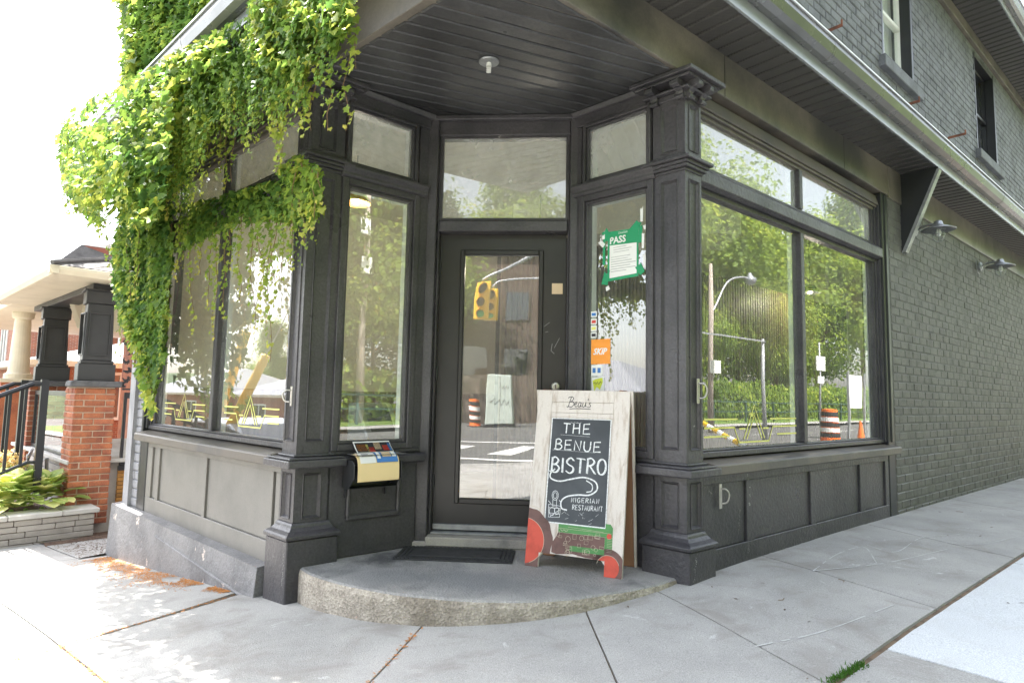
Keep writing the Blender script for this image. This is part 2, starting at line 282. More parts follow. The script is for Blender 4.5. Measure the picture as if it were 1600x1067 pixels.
def leaf_mat(name, c1, c2, c3, trans=.5, sc=3.0):
    m, n, l, b = new_mat(name); out = n['Material Output']; n.remove(b)
    g = n.new('ShaderNodeNewGeometry'); at = n.new('ShaderNodeAttribute'); at.attribute_name = 'tone'
    oi = n.new('ShaderNodeObjectInfo')
    rp = n.new('ShaderNodeValToRGB'); e = rp.color_ramp.elements
    e[0].position = 0; e[0].color = (*c1, 1); e[1].position = .6; e[1].color = (*c2, 1); x = e.new(.97); x.color = (*c3, 1)
    nz = nd(n, 'ShaderNodeTexNoise', Scale=sc, Detail=2.0); l.new(g.outputs['Position'], nz.inputs[0])
    a = nd(n, 'ShaderNodeMath', operation='ADD'); l.new(at.outputs['Fac'], a.inputs[0])
    s = nd(n, 'ShaderNodeMapRange'); s.inputs[1].default_value = .3; s.inputs[2].default_value = .7; s.inputs[3].default_value = -.22; s.inputs[4].default_value = .22; l.new(nz.outputs[0], s.inputs[0]); l.new(s.outputs[0], a.inputs[1])
    l.new(a.outputs[0], rp.inputs[0])
    df = n.new('ShaderNodeBsdfPrincipled'); df.inputs['Roughness'].default_value = .55; df.inputs['Specular IOR Level'].default_value = .22; l.new(rp.outputs[0], df.inputs['Base Color'])
    hs = nd(n, 'ShaderNodeHueSaturation', Saturation=1.0, Value=1.6, Hue=.488); l.new(rp.outputs[0], hs.inputs['Color'])
    tl = n.new('ShaderNodeBsdfTranslucent'); l.new(hs.outputs[0], tl.inputs[0])
    mx = n.new('ShaderNodeMixShader'); mx.inputs[0].default_value = trans; l.new(df.outputs[0], mx.inputs[1]); l.new(tl.outputs[0], mx.inputs[2]); l.new(mx.outputs[0], out.inputs[0])
    return m
M['ivy'] = leaf_mat('ivy_leaf', (.045, .11, .025), (.14, .235, .04), (.33, .36, .06), .48, 2.5)
M['ivyY'] = leaf_mat('young_ivy_leaf', (.10, .19, .03), (.22, .30, .05), (.42, .40, .08), .5, 4.)
M['tree'] = leaf_mat('tree_leaf', (.07, .13, .02), (.21, .30, .04), (.40, .42, .07), .48, .35)
M['hosta'] = leaf_mat('hosta_leaf', (.20, .33, .08), (.45, .52, .18), (.72, .66, .30), .4, 5.)
M['grass'] = leaf_mat('grass_blade', (.05, .13, .02), (.10, .22, .04), (.25, .3, .06), .4, 3.)
M['bark'] = mat('bark', (.12, .09, .065), .9, .4, 8., bump=.6)
M['skyhill'] = mat('far_hill_green', (.06, .10, .03), .95, .5, .5, bump=.8, bscale=2.)

# ---------------------------------------------------------------- mesh builder
ORG = {}
class MB:
    def __init__(s): s.v = []; s.f = []; s.mi = []; s.m = 0
    def quad(s, *p):
        i = len(s.v); s.v += [Vector(q) for q in p]; s.f.append(tuple(range(i, i+len(p)))); s.mi.append(s.m); return s
    def hexa(s, p):  # 8 points: 0-3 bottom loop, 4-7 top loop
        i = len(s.v); s.v += [Vector(q) for q in p]
        for q in ((0, 1, 2, 3), (4, 7, 6, 5), (0, 4, 5, 1), (1, 5, 6, 2), (2, 6, 7, 3), (3, 7, 4, 0)):
            s.f.append(tuple(i+k for k in q)); s.mi.append(s.m)
        return s
    def box(s, fr, a0, a1, b0, b1, c0, c1):
        return s.hexa([fr(a0, b0, c0), fr(a1, b0, c0), fr(a1, b1, c0), fr(a0, b1, c0), fr(a0, b0, c1), fr(a1, b0, c1), fr(a1, b1, c1), fr(a0, b1, c1)])
    def prism(s, pts, z0, z1):  # pts world 2-D; z0,z1 numbers or functions
        n = len(pts); i = len(s.v)
        zf = lambda z, p: z(p[0], p[1]) if callable(z) else z
        s.v += [Vector((p[0], p[1], zf(z0, p))) for p in pts]+[Vector((p[0], p[1], zf(z1, p))) for p in pts]
        s.f.append(tuple(i+k for k in reversed(range(n)))); s.mi.append(s.m)
        s.f.append(tuple(i+n+k for k in range(n))); s.mi.append(s.m)
        for k in range(n):
            s.f.append((i+k, i+(k+1) % n, i+n+(k+1) % n, i+n+k)); s.mi.append(s.m)
        return s
    def extr(s, fr, prof, a0, a1, axis='a'):  # profile in (b,c) swept along a
        n = len(prof); i = len(s.v)
        s.v += [fr(a0, p[0], p[1]) for p in prof]+[fr(a1, p[0], p[1]) for p in prof]
        s.f.append(tuple(i+k for k in range(n))); s.mi.append(s.m); s.f.append(tuple(i+n+k for k in reversed(range(n)))); s.mi.append(s.m)
        for k in range(n):
            s.f.append((i+k, i+(k+1) % n, i+n+(k+1) % n, i+n+k)); s.mi.append(s.m)
        return s
    def plate(s, fr, prof, b0, b1):  # profile in (a,c) with thickness b
        n = len(prof); i = len(s.v)
        s.v += [fr(p[0], b0, p[1]) for p in prof]+[fr(p[0], b1, p[1]) for p in prof]
        s.f.append(tuple(i+k for k in range(n))); s.mi.append(s.m); s.f.append(tuple(i+n+k for k in reversed(range(n)))); s.mi.append(s.m)
        for k in range(n):
            s.f.append((i+k, i+(k+1) % n, i+n+(k+1) % n, i+n+k)); s.mi.append(s.m)
        return s
    def tube(s, pts, r, n=8, caps=True):
        pts = [Vector(p) for p in pts]; base = len(s.v); rs = r if isinstance(r, (list, tuple)) else [r]*len(pts)
        for k, p in enumerate(pts):
            t = (pts[min(k+1, len(pts)-1)]-pts[max(k-1, 0)]).normalized()
            u = t.cross(Vector((0, 0, 1))); u = u.normalized() if u.length > .05 else t.cross(Vector((0, 1, 0))).normalized(); w = t.cross(u)
            for j in range(n):
                a = 2*math.pi*j/n; s.v.append(p+(u*math.cos(a)+w*math.sin(a))*rs[k])
        for k in range(len(pts)-1):
            for j in range(n):
                s.f.append((base+k*n+j, base+k*n+(j+1) % n, base+(k+1)*n+(j+1) % n, base+(k+1)*n+j)); s.mi.append(s.m)
        if caps:
            s.f.append(tuple(base+j for j in reversed(range(n)))); s.mi.append(s.m); s.f.append(tuple(base+(len(pts)-1)*n+j for j in range(n))); s.mi.append(s.m)
        return s
    def lathe(s, c, prof, n=20, axis=(0, 0, 1)):  # prof (r,h)
        c = Vector(c); ax = Vector(axis).normalized(); u = ax.orthogonal().normalized(); w = ax.cross(u); base = len(s.v)
        for r, h in prof:
            for j in range(n):
                a = 2*math.pi*j/n; s.v.append(c+ax*h+(u*math.cos(a)+w*math.sin(a))*max(r, .0001))
        for k in range(len(prof)-1):
            for j in range(n):
                s.f.append((base+k*n+j, base+k*n+(j+1) % n, base+(k+1)*n+(j+1) % n, base+(k+1)*n+j)); s.mi.append(s.m)
        return s
    def ribbon(s, fr, pts, w, b):  # flat stroke on the plane b of frame fr ; pts in (a,c)
        pts = [Vector((p[0], p[1])) for p in pts]
        L_, R_ = [], []
        for k, p in enumerate(pts):
            t = pts[min(k+1, len(pts)-1)]-pts[max(k-1, 0)]
            t = t.normalized() if t.length > 1e-6 else Vector((1, 0)); nn = Vector((-t.y, t.x))*w/2
            L_.append(p+nn); R_.append(p-nn)
        for k in range(len(pts)-1):
            s.quad(fr(L_[k].x, b, L_[k].y), fr(R_[k].x, b, R_[k].y), fr(R_[k+1].x, b, R_[k+1].y), fr(L_[k+1].x, b, L_[k+1].y))
        return s
    def recess(s, fr, A0, A1, C0, C1, a0, a1, c0, c1, o, t, mw=.012, back=.0):
        """board from o to o-t.. with an opening whose sides slope in to a recessed field"""
        O = [(A0, C0), (A1, C0), (A1, C1), (A0, C1)]; I = [(a0, c0), (a1, c0), (a1, c1), (a0, c1)]
        J = [(a0+mw, c0+mw), (a1-mw, c0+mw), (a1-mw, c1-mw), (a0+mw, c1-mw)]
        for k in range(4):
            k2 = (k+1) % 4
            s.quad(fr(O[k][0], o, O[k][1]), fr(O[k2][0], o, O[k2][1]), fr(I[k2][0], o, I[k2][1]), fr(I[k][0], o, I[k][1]))
            s.quad(fr(I[k][0], o, I[k][1]), fr(I[k2][0], o, I[k2][1]), fr(J[k2][0], o-t, J[k2][1]), fr(J[k][0], o-t, J[k][1]))
            s.quad(fr(O[k][0], o, O[k][1]), fr(O[k][0], o-t-back, O[k][1]), fr(O[k2][0], o-t-back, O[k2][1]), fr(O[k2][0], o, O[k2][1]))
        s.quad(*[fr(p[0], o-t, p[1]) for p in J])
        return s
    def build(s, name, mat, parent=None, bevel=0, smooth=False, label=None, kind=None, cat=None, group=None, at=None, raw=False, seg=1):
        org = ORG.get(parent.name, Vector((0, 0, 0))) if parent else Vector((0, 0, 0))
        loc = Vector(at) if at is not None else (Vector((0, 0, 0)) if parent else (Vector((0, 0, 0))))
        me = bpy.data.meshes.new(name)
        sh = Vector((0, 0, 0)) if raw else org+loc
        me.from_pydata([tuple(v-sh) for v in s.v], [], s.f)
        mats = mat if isinstance(mat, (list, tuple)) else [mat]
        for m in mats: me.materials.append(m)
        if len(mats) > 1: me.polygons.foreach_set('material_index', s.mi)
        if smooth: me.polygons.foreach_set('use_smooth', [True]*len(me.polygons))
        bm = bmesh.new(); bm.from_mesh(me); bmesh.ops.remove_doubles(bm, verts=bm.verts, dist=1e-5) if smooth else None
        bmesh.ops.recalc_face_normals(bm, faces=bm.faces); bm.to_mesh(me); bm.free()
        o = bpy.data.objects.new(name, me); COL.objects.link(o)
        if parent: o.parent = parent
        o.location = loc
        ORG[o.name] = org+loc
        if bevel:
            b = o.modifiers.new('bevel', 'BEVEL'); b.width = bevel; b.segments = seg; b.limit_method = 'ANGLE'; b.angle_limit = R(40)
        tag(o, label, cat, group, kind); return o
def tag(o, label=None, cat=None, group=None, kind=None):
    if label: o['label'] = label
    if cat: o['category'] = cat
    if group: o['group'] = group
    if kind: o['kind'] = kind
def thing(name, label, cat, loc=(0, 0, 0), group=None, kind=None):
    o = bpy.data.objects.new(name, None); COL.objects.link(o); o.location = loc; o.empty_display_size = .1
    ORG[o.name] = Vector(loc); tag(o, label, cat, group, kind); return o
def inst(src, name, parent, world, rotm=None, scale=None):
    """a further object on the mesh data of src, placed at a world point"""
    o = bpy.data.objects.new(name, src if isinstance(src, bpy.types.Mesh) else src.data); COL.objects.link(o)
    org = ORG.get(parent.name, Vector((0, 0, 0))) if parent else Vector((0, 0, 0))
    if parent: o.parent = parent
    if rotm is not None:
        m = rotm.to_4x4(); m.translation = Vector(world)-org; o.matrix_local = m
    else: o.location = Vector(world)-org
    if scale: o.scale = scale
    return o
def clip(poly, n, d):  # keep n.p <= d
    out = []
    for i in range(len(poly)):
        a, b = Vector(poly[i]), Vector(poly[(i+1) % len(poly)]); da, db = n.dot(a)-d, n.dot(b)-d
        if da <= 0: out.append(a)
        if da*db < 0: out.append(a+(b-a)*(da/(da-db)))
    return out
def W2(fr, a, b): p = fr(a, b, 0); return (p.x, p.y)
def bez(pts, n=14):  # catmull-rom through pts
    P = [Vector(p) for p in pts]; P = [P[0]*2-P[1]]+P+[P[-1]*2-P[-2]]; out = []
    for i in range(1, len(P)-2):
        for k in range(n):
            t = k/n; a, b, c, d = P[i-1:i+3]
            out.append(.5*((2*b)+(c-a)*t+(2*a-5*b+4*c-d)*t*t+(3*b-a-3*c+d)*t**3))
    out.append(P[-2]); return out
# ================================================================= GROUND
def ramp(lo, hi, near, n0=.5):
    out = [0.0]; s = n0
    while out[-1] < hi:
        out.append(out[-1]+s)
        if out[-1] > near: s *= 1.22
    neg = [0.0]; s = n0
    while neg[-1] > lo:
        neg.append(neg[-1]-s)
        if neg[-1] < -near: s *= 1.22
    return sorted(set(neg+out))
xs = ramp(-170, 170, 14); ys = ramp(-170, 170, 14)
mb = MB(); nx = len(xs)
mb.v = [Vector((x, y-3, ground(x, y-3)-.15)) for y in ys for x in xs]
for j in range(len(ys)-1):
    for i in range(nx-1): mb.f.append((j*nx+i, j*nx+i+1, (j+1)*nx+i+1, (j+1)*nx+i)); mb.mi.append(0)
mb.build('road', M['asphalt'], kind='structure', smooth=True, raw=True)
def sheet(name, mat, inside, dz, x0, x1, y0, y1, st=.25, kind='structure', skirt=.12):
    mb = MB(); idx = {}
    def vid(i, j):
        if (i, j) not in idx:
            x, y = x0+i*st, y0+j*st; idx[(i, j)] = len(mb.v); mb.v.append(Vector((x, y, ground(x, y)+dz)))
        return idx[(i, j)]
    for i in range(int((x1-x0)/st)):
        for j in range(int((y1-y0)/st)):
            if inside(x0+(i+.5)*st, y0+(j+.5)*st): mb.f.append((vid(i, j), vid(i+1, j), vid(i+1, j+1), vid(i, j+1))); mb.mi.append(0)
    return mb.build(name, mat, kind=kind, smooth=True, raw=True)
def oR(x, y): return (x-cr[0])*nR[0]+(y-cr[1])*nR[1]
def oL(x, y): return (x-cl[0])*nL[0]+(y-cl[1])*nL[1]
sidewalk = sheet('sidewalk', M['slabbase'], lambda x, y: oR(x, y) < 2.98 and oL(x, y) < 2.98, -.016, -14, 14, -7, 13)

def slab(pts, mat, thick=.07, gap=.005, name='slab', dz=0.0, parent=None, label=None, lumps=.0015):
    P = [Vector((p[0], p[1])) for p in pts]
    A = sum(P[i].x*P[(i+1) % len(P)].y-P[(i+1) % len(P)].x*P[i].y for i in range(len(P)))
    if A < 0: P.reverse()
    n = len(P); Q = []
    for i in range(n):  # inset
        a, b, c = P[i-1], P[i], P[(i+1) % n]
        d1 = (b-a).normalized(); d2 = (c-b).normalized(); n1 = Vector((-d1.y, d1.x)); n2 = Vector((-d2.y, d2.x))
        k = n1+n2; k = k/ max(.2, k.dot(n1)); Q.append(b+k*gap)
    bm = bmesh.new(); f = bm.faces.new([bm.verts.new((q.x, q.y, 0)) for q in Q])
    x0, x1 = min(q.x for q in Q), max(q.x for q in Q); y0, y1 = min(q.y for q in Q), max(q.y for q in Q)
    st = max(.16, max(x1-x0, y1-y0)/14)
    for ax, lo, hi in ((0, x0, x1), (1, y0, y1)):
        t = lo+st*.51
        while t < hi:
            no = (1, 0, 0) if ax == 0 else (0, 1, 0); co = (t, 0, 0) if ax == 0 else (0, t, 0)
            bmesh.ops.bisect_plane(bm, geom=bm.faces[:]+bm.edges[:]+bm.verts[:], plane_co=co, plane_no=no); t += st
    be = [e for e in bm.edges if len(e.link_faces) == 1]
    bv = set(v for e in be for v in e.verts)
    for v in bm.verts:
        x, y = v.co.x, v.co.y
        v.co.z = ground(x, y)+dz+noise.noise(Vector((x*2, y*2, 3)))*lumps*2
        if v in bv:
            v.co.x += noise.noise(Vector((x*9, y*9, 0)))*.0025; v.co.y += noise.noise(Vector((x*9, y*9, 7)))*.0025; v.co.z -= .0025
    r = bmesh.ops.extrude_edge_only(bm, edges=be)
    for v in [g for g in r['geom'] if isinstance(g, bmesh.types.BMVert)]: v.co.z -= thick
    bmesh.ops.recalc_face_normals(bm, faces=bm.faces)
    me = bpy.data.meshes.new(name); bm.to_mesh(me); bm.free(); me.materials.append(mat)
    for p in me.polygons:
        if p.normal.z < 0 and abs(p.normal.z) > .5: p.flip()
    o = bpy.data.objects.new(name, me); COL.objects.link(o); o.parent = parent or sidewalk; ORG[o.name] = Vector((0, 0, 0)); tag(o, label); return o
def RQ(s, o): return W2(FR, s, o)
def LQ(s, o): return W2(FL, s, o)
def inter(p, d, q, e):
    m = Matrix(((d[0], -e[0]), (d[1], -e[1]))); t = m.inverted() @ Vector((q[0]-p[0], q[1]-p[1])); return (p[0]+d[0]*t.x, p[1]+d[1]*t.x)
OUT1, OUT2 = 1.07, 2.96
Q1 = inter(RQ(0, OUT1), dR, LQ(0, OUT1), dL)
def g2(x, y): p = gp(x, y); return (p.x, p.y)
J1 = (g2(654, 983), g2(575, 1067)); J2 = (g2(927, 980), g2(965, 1067)); J3 = (g2(1062, 940), g2(1262, 1050)); J9 = (g2(365, 930), g2(60, 1020))
dd = lambda J: (J[1][0]-J[0][0], J[1][1]-J[0][1])
J1e = inter(J1[0], dd(J1), LQ(0, OUT1), dL); J2e = inter(J2[0], dd(J2), RQ(0, OUT1), dR); J3e = inter(J3[0], dd(J3), RQ(0, OUT1), dR)
back = lambda J, k: (J[0][0]-dd(J)[0]*k, J[0][1]-dd(J)[1]*k)
c0 = (0.0, -.25)
J9e = inter(J9[0], dd(J9), LQ(0, OUT1), dL); J9b = back(J9, .35)
slab([J9b, J9e, J1e, back(J1, .9)], M['conc'])
slab([back(J1, .9), J1e, Q1, J2e, back(J2, 1.2)], M['conc'])
slab([back(J2, 1.2), J2e, J3e, back(J3, .5)], M['conc'])
slab([back(J3, .5), J3e, RQ(.58, OUT1), RQ(.875, -.03)], M['conc'])
sr = [(.875, .58), (2.62, 2.22), (4.95, 4.55), (6.7, 6.3), (8.5, 8.1), (10.3, 9.9), (12.1, 11.8)]
for (a, a2), (b, b2) in zip(sr, sr[1:]): slab([RQ(a, -.03), RQ(a2, OUT1), RQ(b2, OUT1), RQ(b, -.03)], M['conc'])
for a, b, m in ((-4.5, -2.2, 'conc'), (-2.2, -.18, 'conc'), (-.18, 2.05, 'concN'), (2.05, 4.2, 'concN'), (4.2, 6.3, 'concN'), (6.3, 8.4, 'conc'), (8.4, 10.5, 'conc')):
    A = RQ(a, OUT1+.02); B = RQ(b, OUT1+.02); Cc = RQ(b, OUT2); D = RQ(a, OUT2)
    if a < -4: A = Q1; D = inter(RQ(0, OUT2), dR, LQ(0, OUT2), dL)
    slab([A, B, Cc, D], M[m], gap=.007)
l0 = toF(Vector((*J9e, 0)), FL).x; l1 = toF(Vector((*J9b, 0)), FL).x
sl = [(l1, l0), (1.85, 1.85), (3.3, 3.3)]
for (a, a2), (b, b2) in zip(sl, sl[1:]): slab([LQ(a, -.02), LQ(a2, OUT1), LQ(b2, OUT1), LQ(b, -.02)], M['conc'])
for a, b in ((3.3, 4.55), (4.55, 6.0), (6.0, 7.6), (7.6, 9.2), (9.2, 11)):
    slab([LQ(a, .16), LQ(a, OUT1), LQ(b, OUT1), LQ(b, .42)] if a > 4 else [LQ(a, .30), LQ(a, OUT1), LQ(b, OUT1), LQ(b, .30)], M['conc'])
slab([LQ(3.3, -.55), LQ(3.3, .29), LQ(4.55, .29), LQ(4.55, -.4)], M['conc'])
prev = -3.0
LB = [(-1.6, 0.1), (.1, 1.9), (1.9, 3.7), (3.7, 5.5), (5.5, 7.3), (7.3, 9.1), (9.1, 11)]
for a, b in LB:
    A = LQ(a, OUT1+.0); D = LQ(a, OUT2)
    if a < -1: A = Q1; D = inter(RQ(0, OUT2), dR, LQ(0, OUT2), dL)
    slab([A, LQ(b, OUT1), LQ(b, OUT2), D], M['conc'])
# kerbs
kc = inter(RQ(0, 2.98), dR, LQ(0, 2.98), dL)
mb = MB()
def kerb(p, q, n):
    N = 14
    for i in range(N):
        a = Vector(p).lerp(Vector(q), i/N); b = Vector(p).lerp(Vector(q), (i+1)/N); nn = Vector(n)*.15
        pts = [a, b, b+nn, a+nn]; zz = [ground(*x) for x in pts]
        mb.hexa([Vector((*x, z-.3)) for x, z in zip(pts, zz)]+[Vector((*x, z-.002)) for x, z in zip(pts, zz)])
kerb(kc, RQ(13, 2.98), nR[:2]); kerb(kc, LQ(13, 2.98), nL[:2])
mb.build('kerb', M['conc'], kind='structure', raw=True)

# crosswalk and lane markings on the road (thin paint, 4 mm above the asphalt)
def mark(pts, name='road_marking'):
    mb = MB(); bm = None
    for p in pts: pass
    return pts
mb = MB()
def paintq(cx, cy, dx, dy, L_, w_):
    d = Vector((dx, dy)).normalized(); n_ = Vector((-d.y, d.x)); N = max(1, int(L_/.8))
    for i in range(N):
        a = Vector((cx, cy))+d*(L_*i/N-L_/2); b = Vector((cx, cy))+d*(L_*(i+1)/N-L_/2)
        mb.quad(*[Vector((q.x, q.y, ground(q.x, q.y)-.143)) for q in (a-n_*w_/2, b-n_*w_/2, b+n_*w_/2, a+n_*w_/2)])
for k in range(7): paintq(-5+k*1.5, -9.2-.1*k, .2, -1, 2.6, .45)
for k in range(9): paintq(*RQ(9+.0*k, 5+k*1.1), *dR[:2], 2.4, .4)
for s0 in range(-10, 60, 6): paintq(*RQ(s0, 9.5), *dR[:2], 3., .12)
for s0 in range(-10, 40, 6): paintq(*LQ(s0, 8), *dL[:2], 3., .12)
paintq(-1, -7.2, 1, .05, 14, .25); paintq(-1, -12, 1, .03, 18, .25)
mb.build('road_marking', M['roadw'], kind='structure', raw=True)

# ================================================================= BUILDING
B = thing('corner_building', 'dark grey painted brick corner shop with a recessed corner entrance and large windows', 'building', (0, .3, 0))
ZB, ZT = 2.945, 3.24

# --- walls (mortar backing) + bricks
def ring_wall(mb, fr, a0, a1, c0, c1, o, t, holes=()):
    """wall slab from o to o-t with rectangular holes, as boxes"""
    ax = sorted(set([a0, a1]+[h[0] for h in holes]+[h[1] for h in holes])); 
    for i in range(len(ax)-1):
        m = (ax[i]+ax[i+1])/2; cs = [c0]
        for h in sorted(holes, key=lambda h: h[2]):
            if h[0] < m < h[1]: cs += [h[2], h[3]]
        cs.append(c1)
        for k in range(0, len(cs), 2): mb.box(fr, ax[i], ax[i+1], o-t, o, cs[k], cs[k+1])
UW = [(3.36, 4.25, 4.33, 5.70), (6.72, 7.75, 4.33, 5.72), (10.2, 11.2, 4.33, 5.72)]
mb = MB()
ring_wall(mb, FR, 3.352, 13, -.35, ZT, -.0035, .25)
lower_wall = mb.build('brick_wall', M['brickm'], B)
mb = MB(); ring_wall(mb, FR, -1.5, 13, 3.36, 6.1, -.013, .25, UW)
upper_wall = mb.build('upper_brick_wall', M['brickU'], B)
mb = MB(); ring_wall(mb, FL, -1.53, 3.2, 3.36, 6.1, -.02, .25); mb.build('upper_brick_wall', M['brickU'], B)
mb = MB(); fS = F(FL(3.2, 0, 0), dR, tuple(-Vector(nR)))
mb.box(fS, 0, 13, -.25, 0, -.8, 6.1); mb.build('side_wall', M['brickG'], B)
mb = MB(); ends = [RQ(13, 0), tuple(FR(13, -4.7, 0))[:2]]; mb.prism([RQ(12.9, 0), (FR(12.9, -4.6, 0).x, FR(12.9, -4.6, 0).y), (FR(13.1, -4.6, 0).x, FR(13.1, -4.6, 0).y), RQ(13.1, -.02)], -.6, 6.1); mb.build('rear_wall', M['brickG'], B)
# roof over everything
p1 = FL(3.25, 0, 0); p2 = p1+Vector(dR)*13.2
roofp = [(X0[0], X0[1]), W2(FR, 13.1, 0), (p2.x, p2.y), (p1.x, p1.y)]
MB().prism(roofp, 6.1, 6.22).build('roof', M['shingle'], B)
# bricks
BL_, BH = .212, .079
def brick_cells(a0, a1, c0, c1, holes=(), bl=BL_, bh=BH, g=.008, start=0, top_cut=True):
    out = []; row = 0; z = c0
    while z+bh*.6 < c1:
        off = (row % 2)*(bl+g)/2; a = a0-off
        while a < a1-.01:
            s, e = max(a, a0), min(a+bl, a1)
            for h in holes:
                if h[2]-.01 < z+bh/2 < h[3]+.01:
                    if s < h[0] < e: e = h[0]
                    elif s < h[1] < e: s = h[1]
            if e-s > .03 and not any(h[0]-.005 < (s+e)/2 < h[1]+.005 and h[2]-.01 < z+bh/2 < h[3]+.01 for h in holes):
                out.append((s, e, z, min(z+bh-g, c1)))
            a += bl+g
        z += bh; row += 1
    return out
def brick_mesh(fr, L_, H_, t, mat, name, wear=.003, seed=0):
    """one brick, origin at its outer lower corner, a along the wall"""
    r = random.Random(seed); b = .006; mb = MB()
    f0 = F((0, 0, 0), fr.a, fr.b)
    o = [f0(b+r.uniform(0, wear), t, b+r.uniform(0, wear)), f0(L_-b, t+r.uniform(-wear, wear), b), f0(L_-b-r.uniform(0, wear), t, H_-b), f0(b, t+r.uniform(-wear, wear), H_-b-r.uniform(0, wear))]
    m = [f0(0, t-b, 0), f0(L_, t-b, 0), f0(L_, t-b, H_), f0(0, t-b, H_)]; k = [f0(0, -.02, 0), f0(L_, -.02, 0), f0(L_, -.02, H_), f0(0, -.02, H_)]
    mb.quad(*o)
    for i in range(4):
        j = (i+1) % 4; mb.quad(o[i], o[j], m[j], m[i]); mb.quad(m[i], m[j], k[j], k[i])
    me = bpy.data.meshes.new(name); me.from_pydata([tuple(v) for v in mb.v], [], mb.f); bm = bmesh.new(); bm.from_mesh(me)
    bmesh.ops.remove_doubles(bm, verts=bm.verts, dist=1e-5); bmesh.ops.recalc_face_normals(bm, faces=bm.faces)
    out = sum((f.normal.dot(fr.b) for f in bm.faces if abs(f.normal.dot(fr.b)) > .9), 0.0)
    if out < 0: bmesh.ops.reverse_faces(bm, faces=bm.faces)
    bm.to_mesh(me); bm.free(); me.materials.append(mat); return me
def lay(fr, cells, t, mat, parent, o=-.012, nobj=300, name='brick', wear=.003, stuffname='brickwork'):
    c = Vector(CAM); cells = sorted(cells, key=lambda q: (fr(q[0], 0, q[2])-c).length)
    cache = {}
    for i, (s, e, z0, z1) in enumerate(cells[:nobj]):
        key = (round(e-s, 2), round(z1-z0, 3), i % 4 if e-s > .15 else 0)
        if key not in cache: cache[key] = brick_mesh(fr, key[0], key[1], t, mat, name, wear, seed=len(cache))
        inst(cache[key], name, parent, fr(s, o+random.uniform(-.002, .002), z0))
    rest = cells[nobj:]
    if rest:
        mb = MB(); b = .005
        for s, e, z0, z1 in rest:
            tt = o+t+random.uniform(-.002, .003)
            i = len(mb.v); mb.v += [fr(s+b, tt, z0+b), fr(e-b, tt, z0+b), fr(e-b, tt, z1-b), fr(s+b, tt, z1-b), fr(s, tt-b, z0), fr(e, tt-b, z0), fr(e, tt-b, z1), fr(s, tt-b, z1), fr(s, o-.01, z0), fr(e, o-.01, z0), fr(e, o-.01, z1), fr(s, o-.01, z1)]
            for q in ((0, 1, 2, 3), (0, 4, 5, 1), (1, 5, 6, 2), (2, 6, 7, 3), (3, 7, 4, 0), (4, 8, 9, 5), (5, 9, 10, 6), (6, 10, 11, 7), (7, 11, 8, 4)): mb.f.append(tuple(i+k for k in q)); mb.mi.append(0)
        mb.build(stuffname, mat, parent, kind='stuff')
cells = brick_cells(3.36, 12.9, -.10, 2.93)
lay(FR, cells, .012, M['brick'], lower_wall)
cells = brick_cells(1.2, 12.9, 3.40, 5.79, UW)
lay(FR, cells, .016, M['brickU'], upper_wall, o=-.02)
mb = MB(); mb.box(FR, 3.36, 13, -.03, .012, ZB-.02, ZT); mb.build('wall_frieze_board', M['beam'], B, bevel=.004)
# left end brick pier
mb = MB(); ring_wall(mb, FL, 2.80, 3.2, -.8, ZT, -.012, .25); lp = mb.build('brick_pier', M['brickG'], B)
lay(FL, brick_cells(2.80, 3.2, -.10, 2.93), .012, M['brickG'], lp)
# --- corner: beams, soffit, gutters
def facade_beam(fr, a0, a1, nm):
    mb = MB(); mb.box(fr, a0, a1, -.30, .004, ZB, ZT); o = mb.build(nm, M['beam'], B, bevel=.004)
    mb = MB(); 
    for a in np.arange(a0+1.95, a1, 1.9): mb.box(fr, a, a+.004, .004, .0065, ZB, ZT)
    mb.build('beam_joint', M['black'], o); return o
bR = facade_beam(FR, -1.50, 3.69, 'beam'); bL = facade_beam(FL, -1.55, 3.2, 'beam')
mb = MB(); mb.prism([X0, W2(FR, -1.25, .004), W2(FR, -1.25, -.28), (X0[0], X0[1]+.5), W2(FL, -1.25, -.28), W2(FL, -1.25, .004)], ZB+.003, ZT-.003); mb.build('beam_corner_block', M['beam'], B)
GO0, GO1 = .325, .43
def eave(fr, a0, a1, z0, oi, o0, o1, prof_h, nm, n, gm, panel):
    w = (a1-a0)/n; src = None
    for i in range(n):
        if src is None:
            mb = MB(); f0 = F((0, 0, 0), fr.a, fr.b)
            mb.extr(F((0, 0, 0), fr.b, fr.a), [(0, .004), (w*.05, -.010), (w*.12, -.016), (w*.80, -.016), (w*.86, -.003), (w*.97, -.003), (w*.97, .004)], oi, o0)
            src = mb.build(panel, M['soffit'], B, raw=True); ORG[src.name] = Vector((0, 0, 0)); src.location = fr(a0, 0, z0+.01)-ORG[B.name]; src.parent = B
        else: inst(src, panel, B, fr(a0+i*w, 0, z0+.01))
    mb = MB(); mb.box(fr, a0, a1, o0-.012, o0+.008, z0-.012, z0+.085); fo = mb.build('fascia', M['fascia'], B, bevel=.002)
    mb = MB(); mb.extr(fr, [(o0+.009, z0+.078), (o0+.05, z0+.078), (o1-.02, z0+.10), (o1, z0+.155), (o1, z0+.192), (o0+.009, z0+.192)], a0, a1)
    g = mb.build('gutter', M['gutter'], B, bevel=.003)
    mb = MB()
    for a in np.arange(a0+1.3, a1, 1.55): mb.extr(fr, [(o0+.009, z0+.0745), (o0+.05, z0+.0745), (o1-.0185, z0+.0990), (o1+.0015, z0+.1545), (o1+.0015, z0+.192), (o0+.009, z0+.192)], a, a+.03)
    mb.build('gutter_joint', M['gutter'], g)
    mb = MB(); mb.extr(fr, [(o1+.012, z0+.192), (o1+.012, z0+.205), (o0-.3, z0+.36), (o0-.3, z0+.345)], a0, a1); mb.build('drip_edge', M['drip'], B)
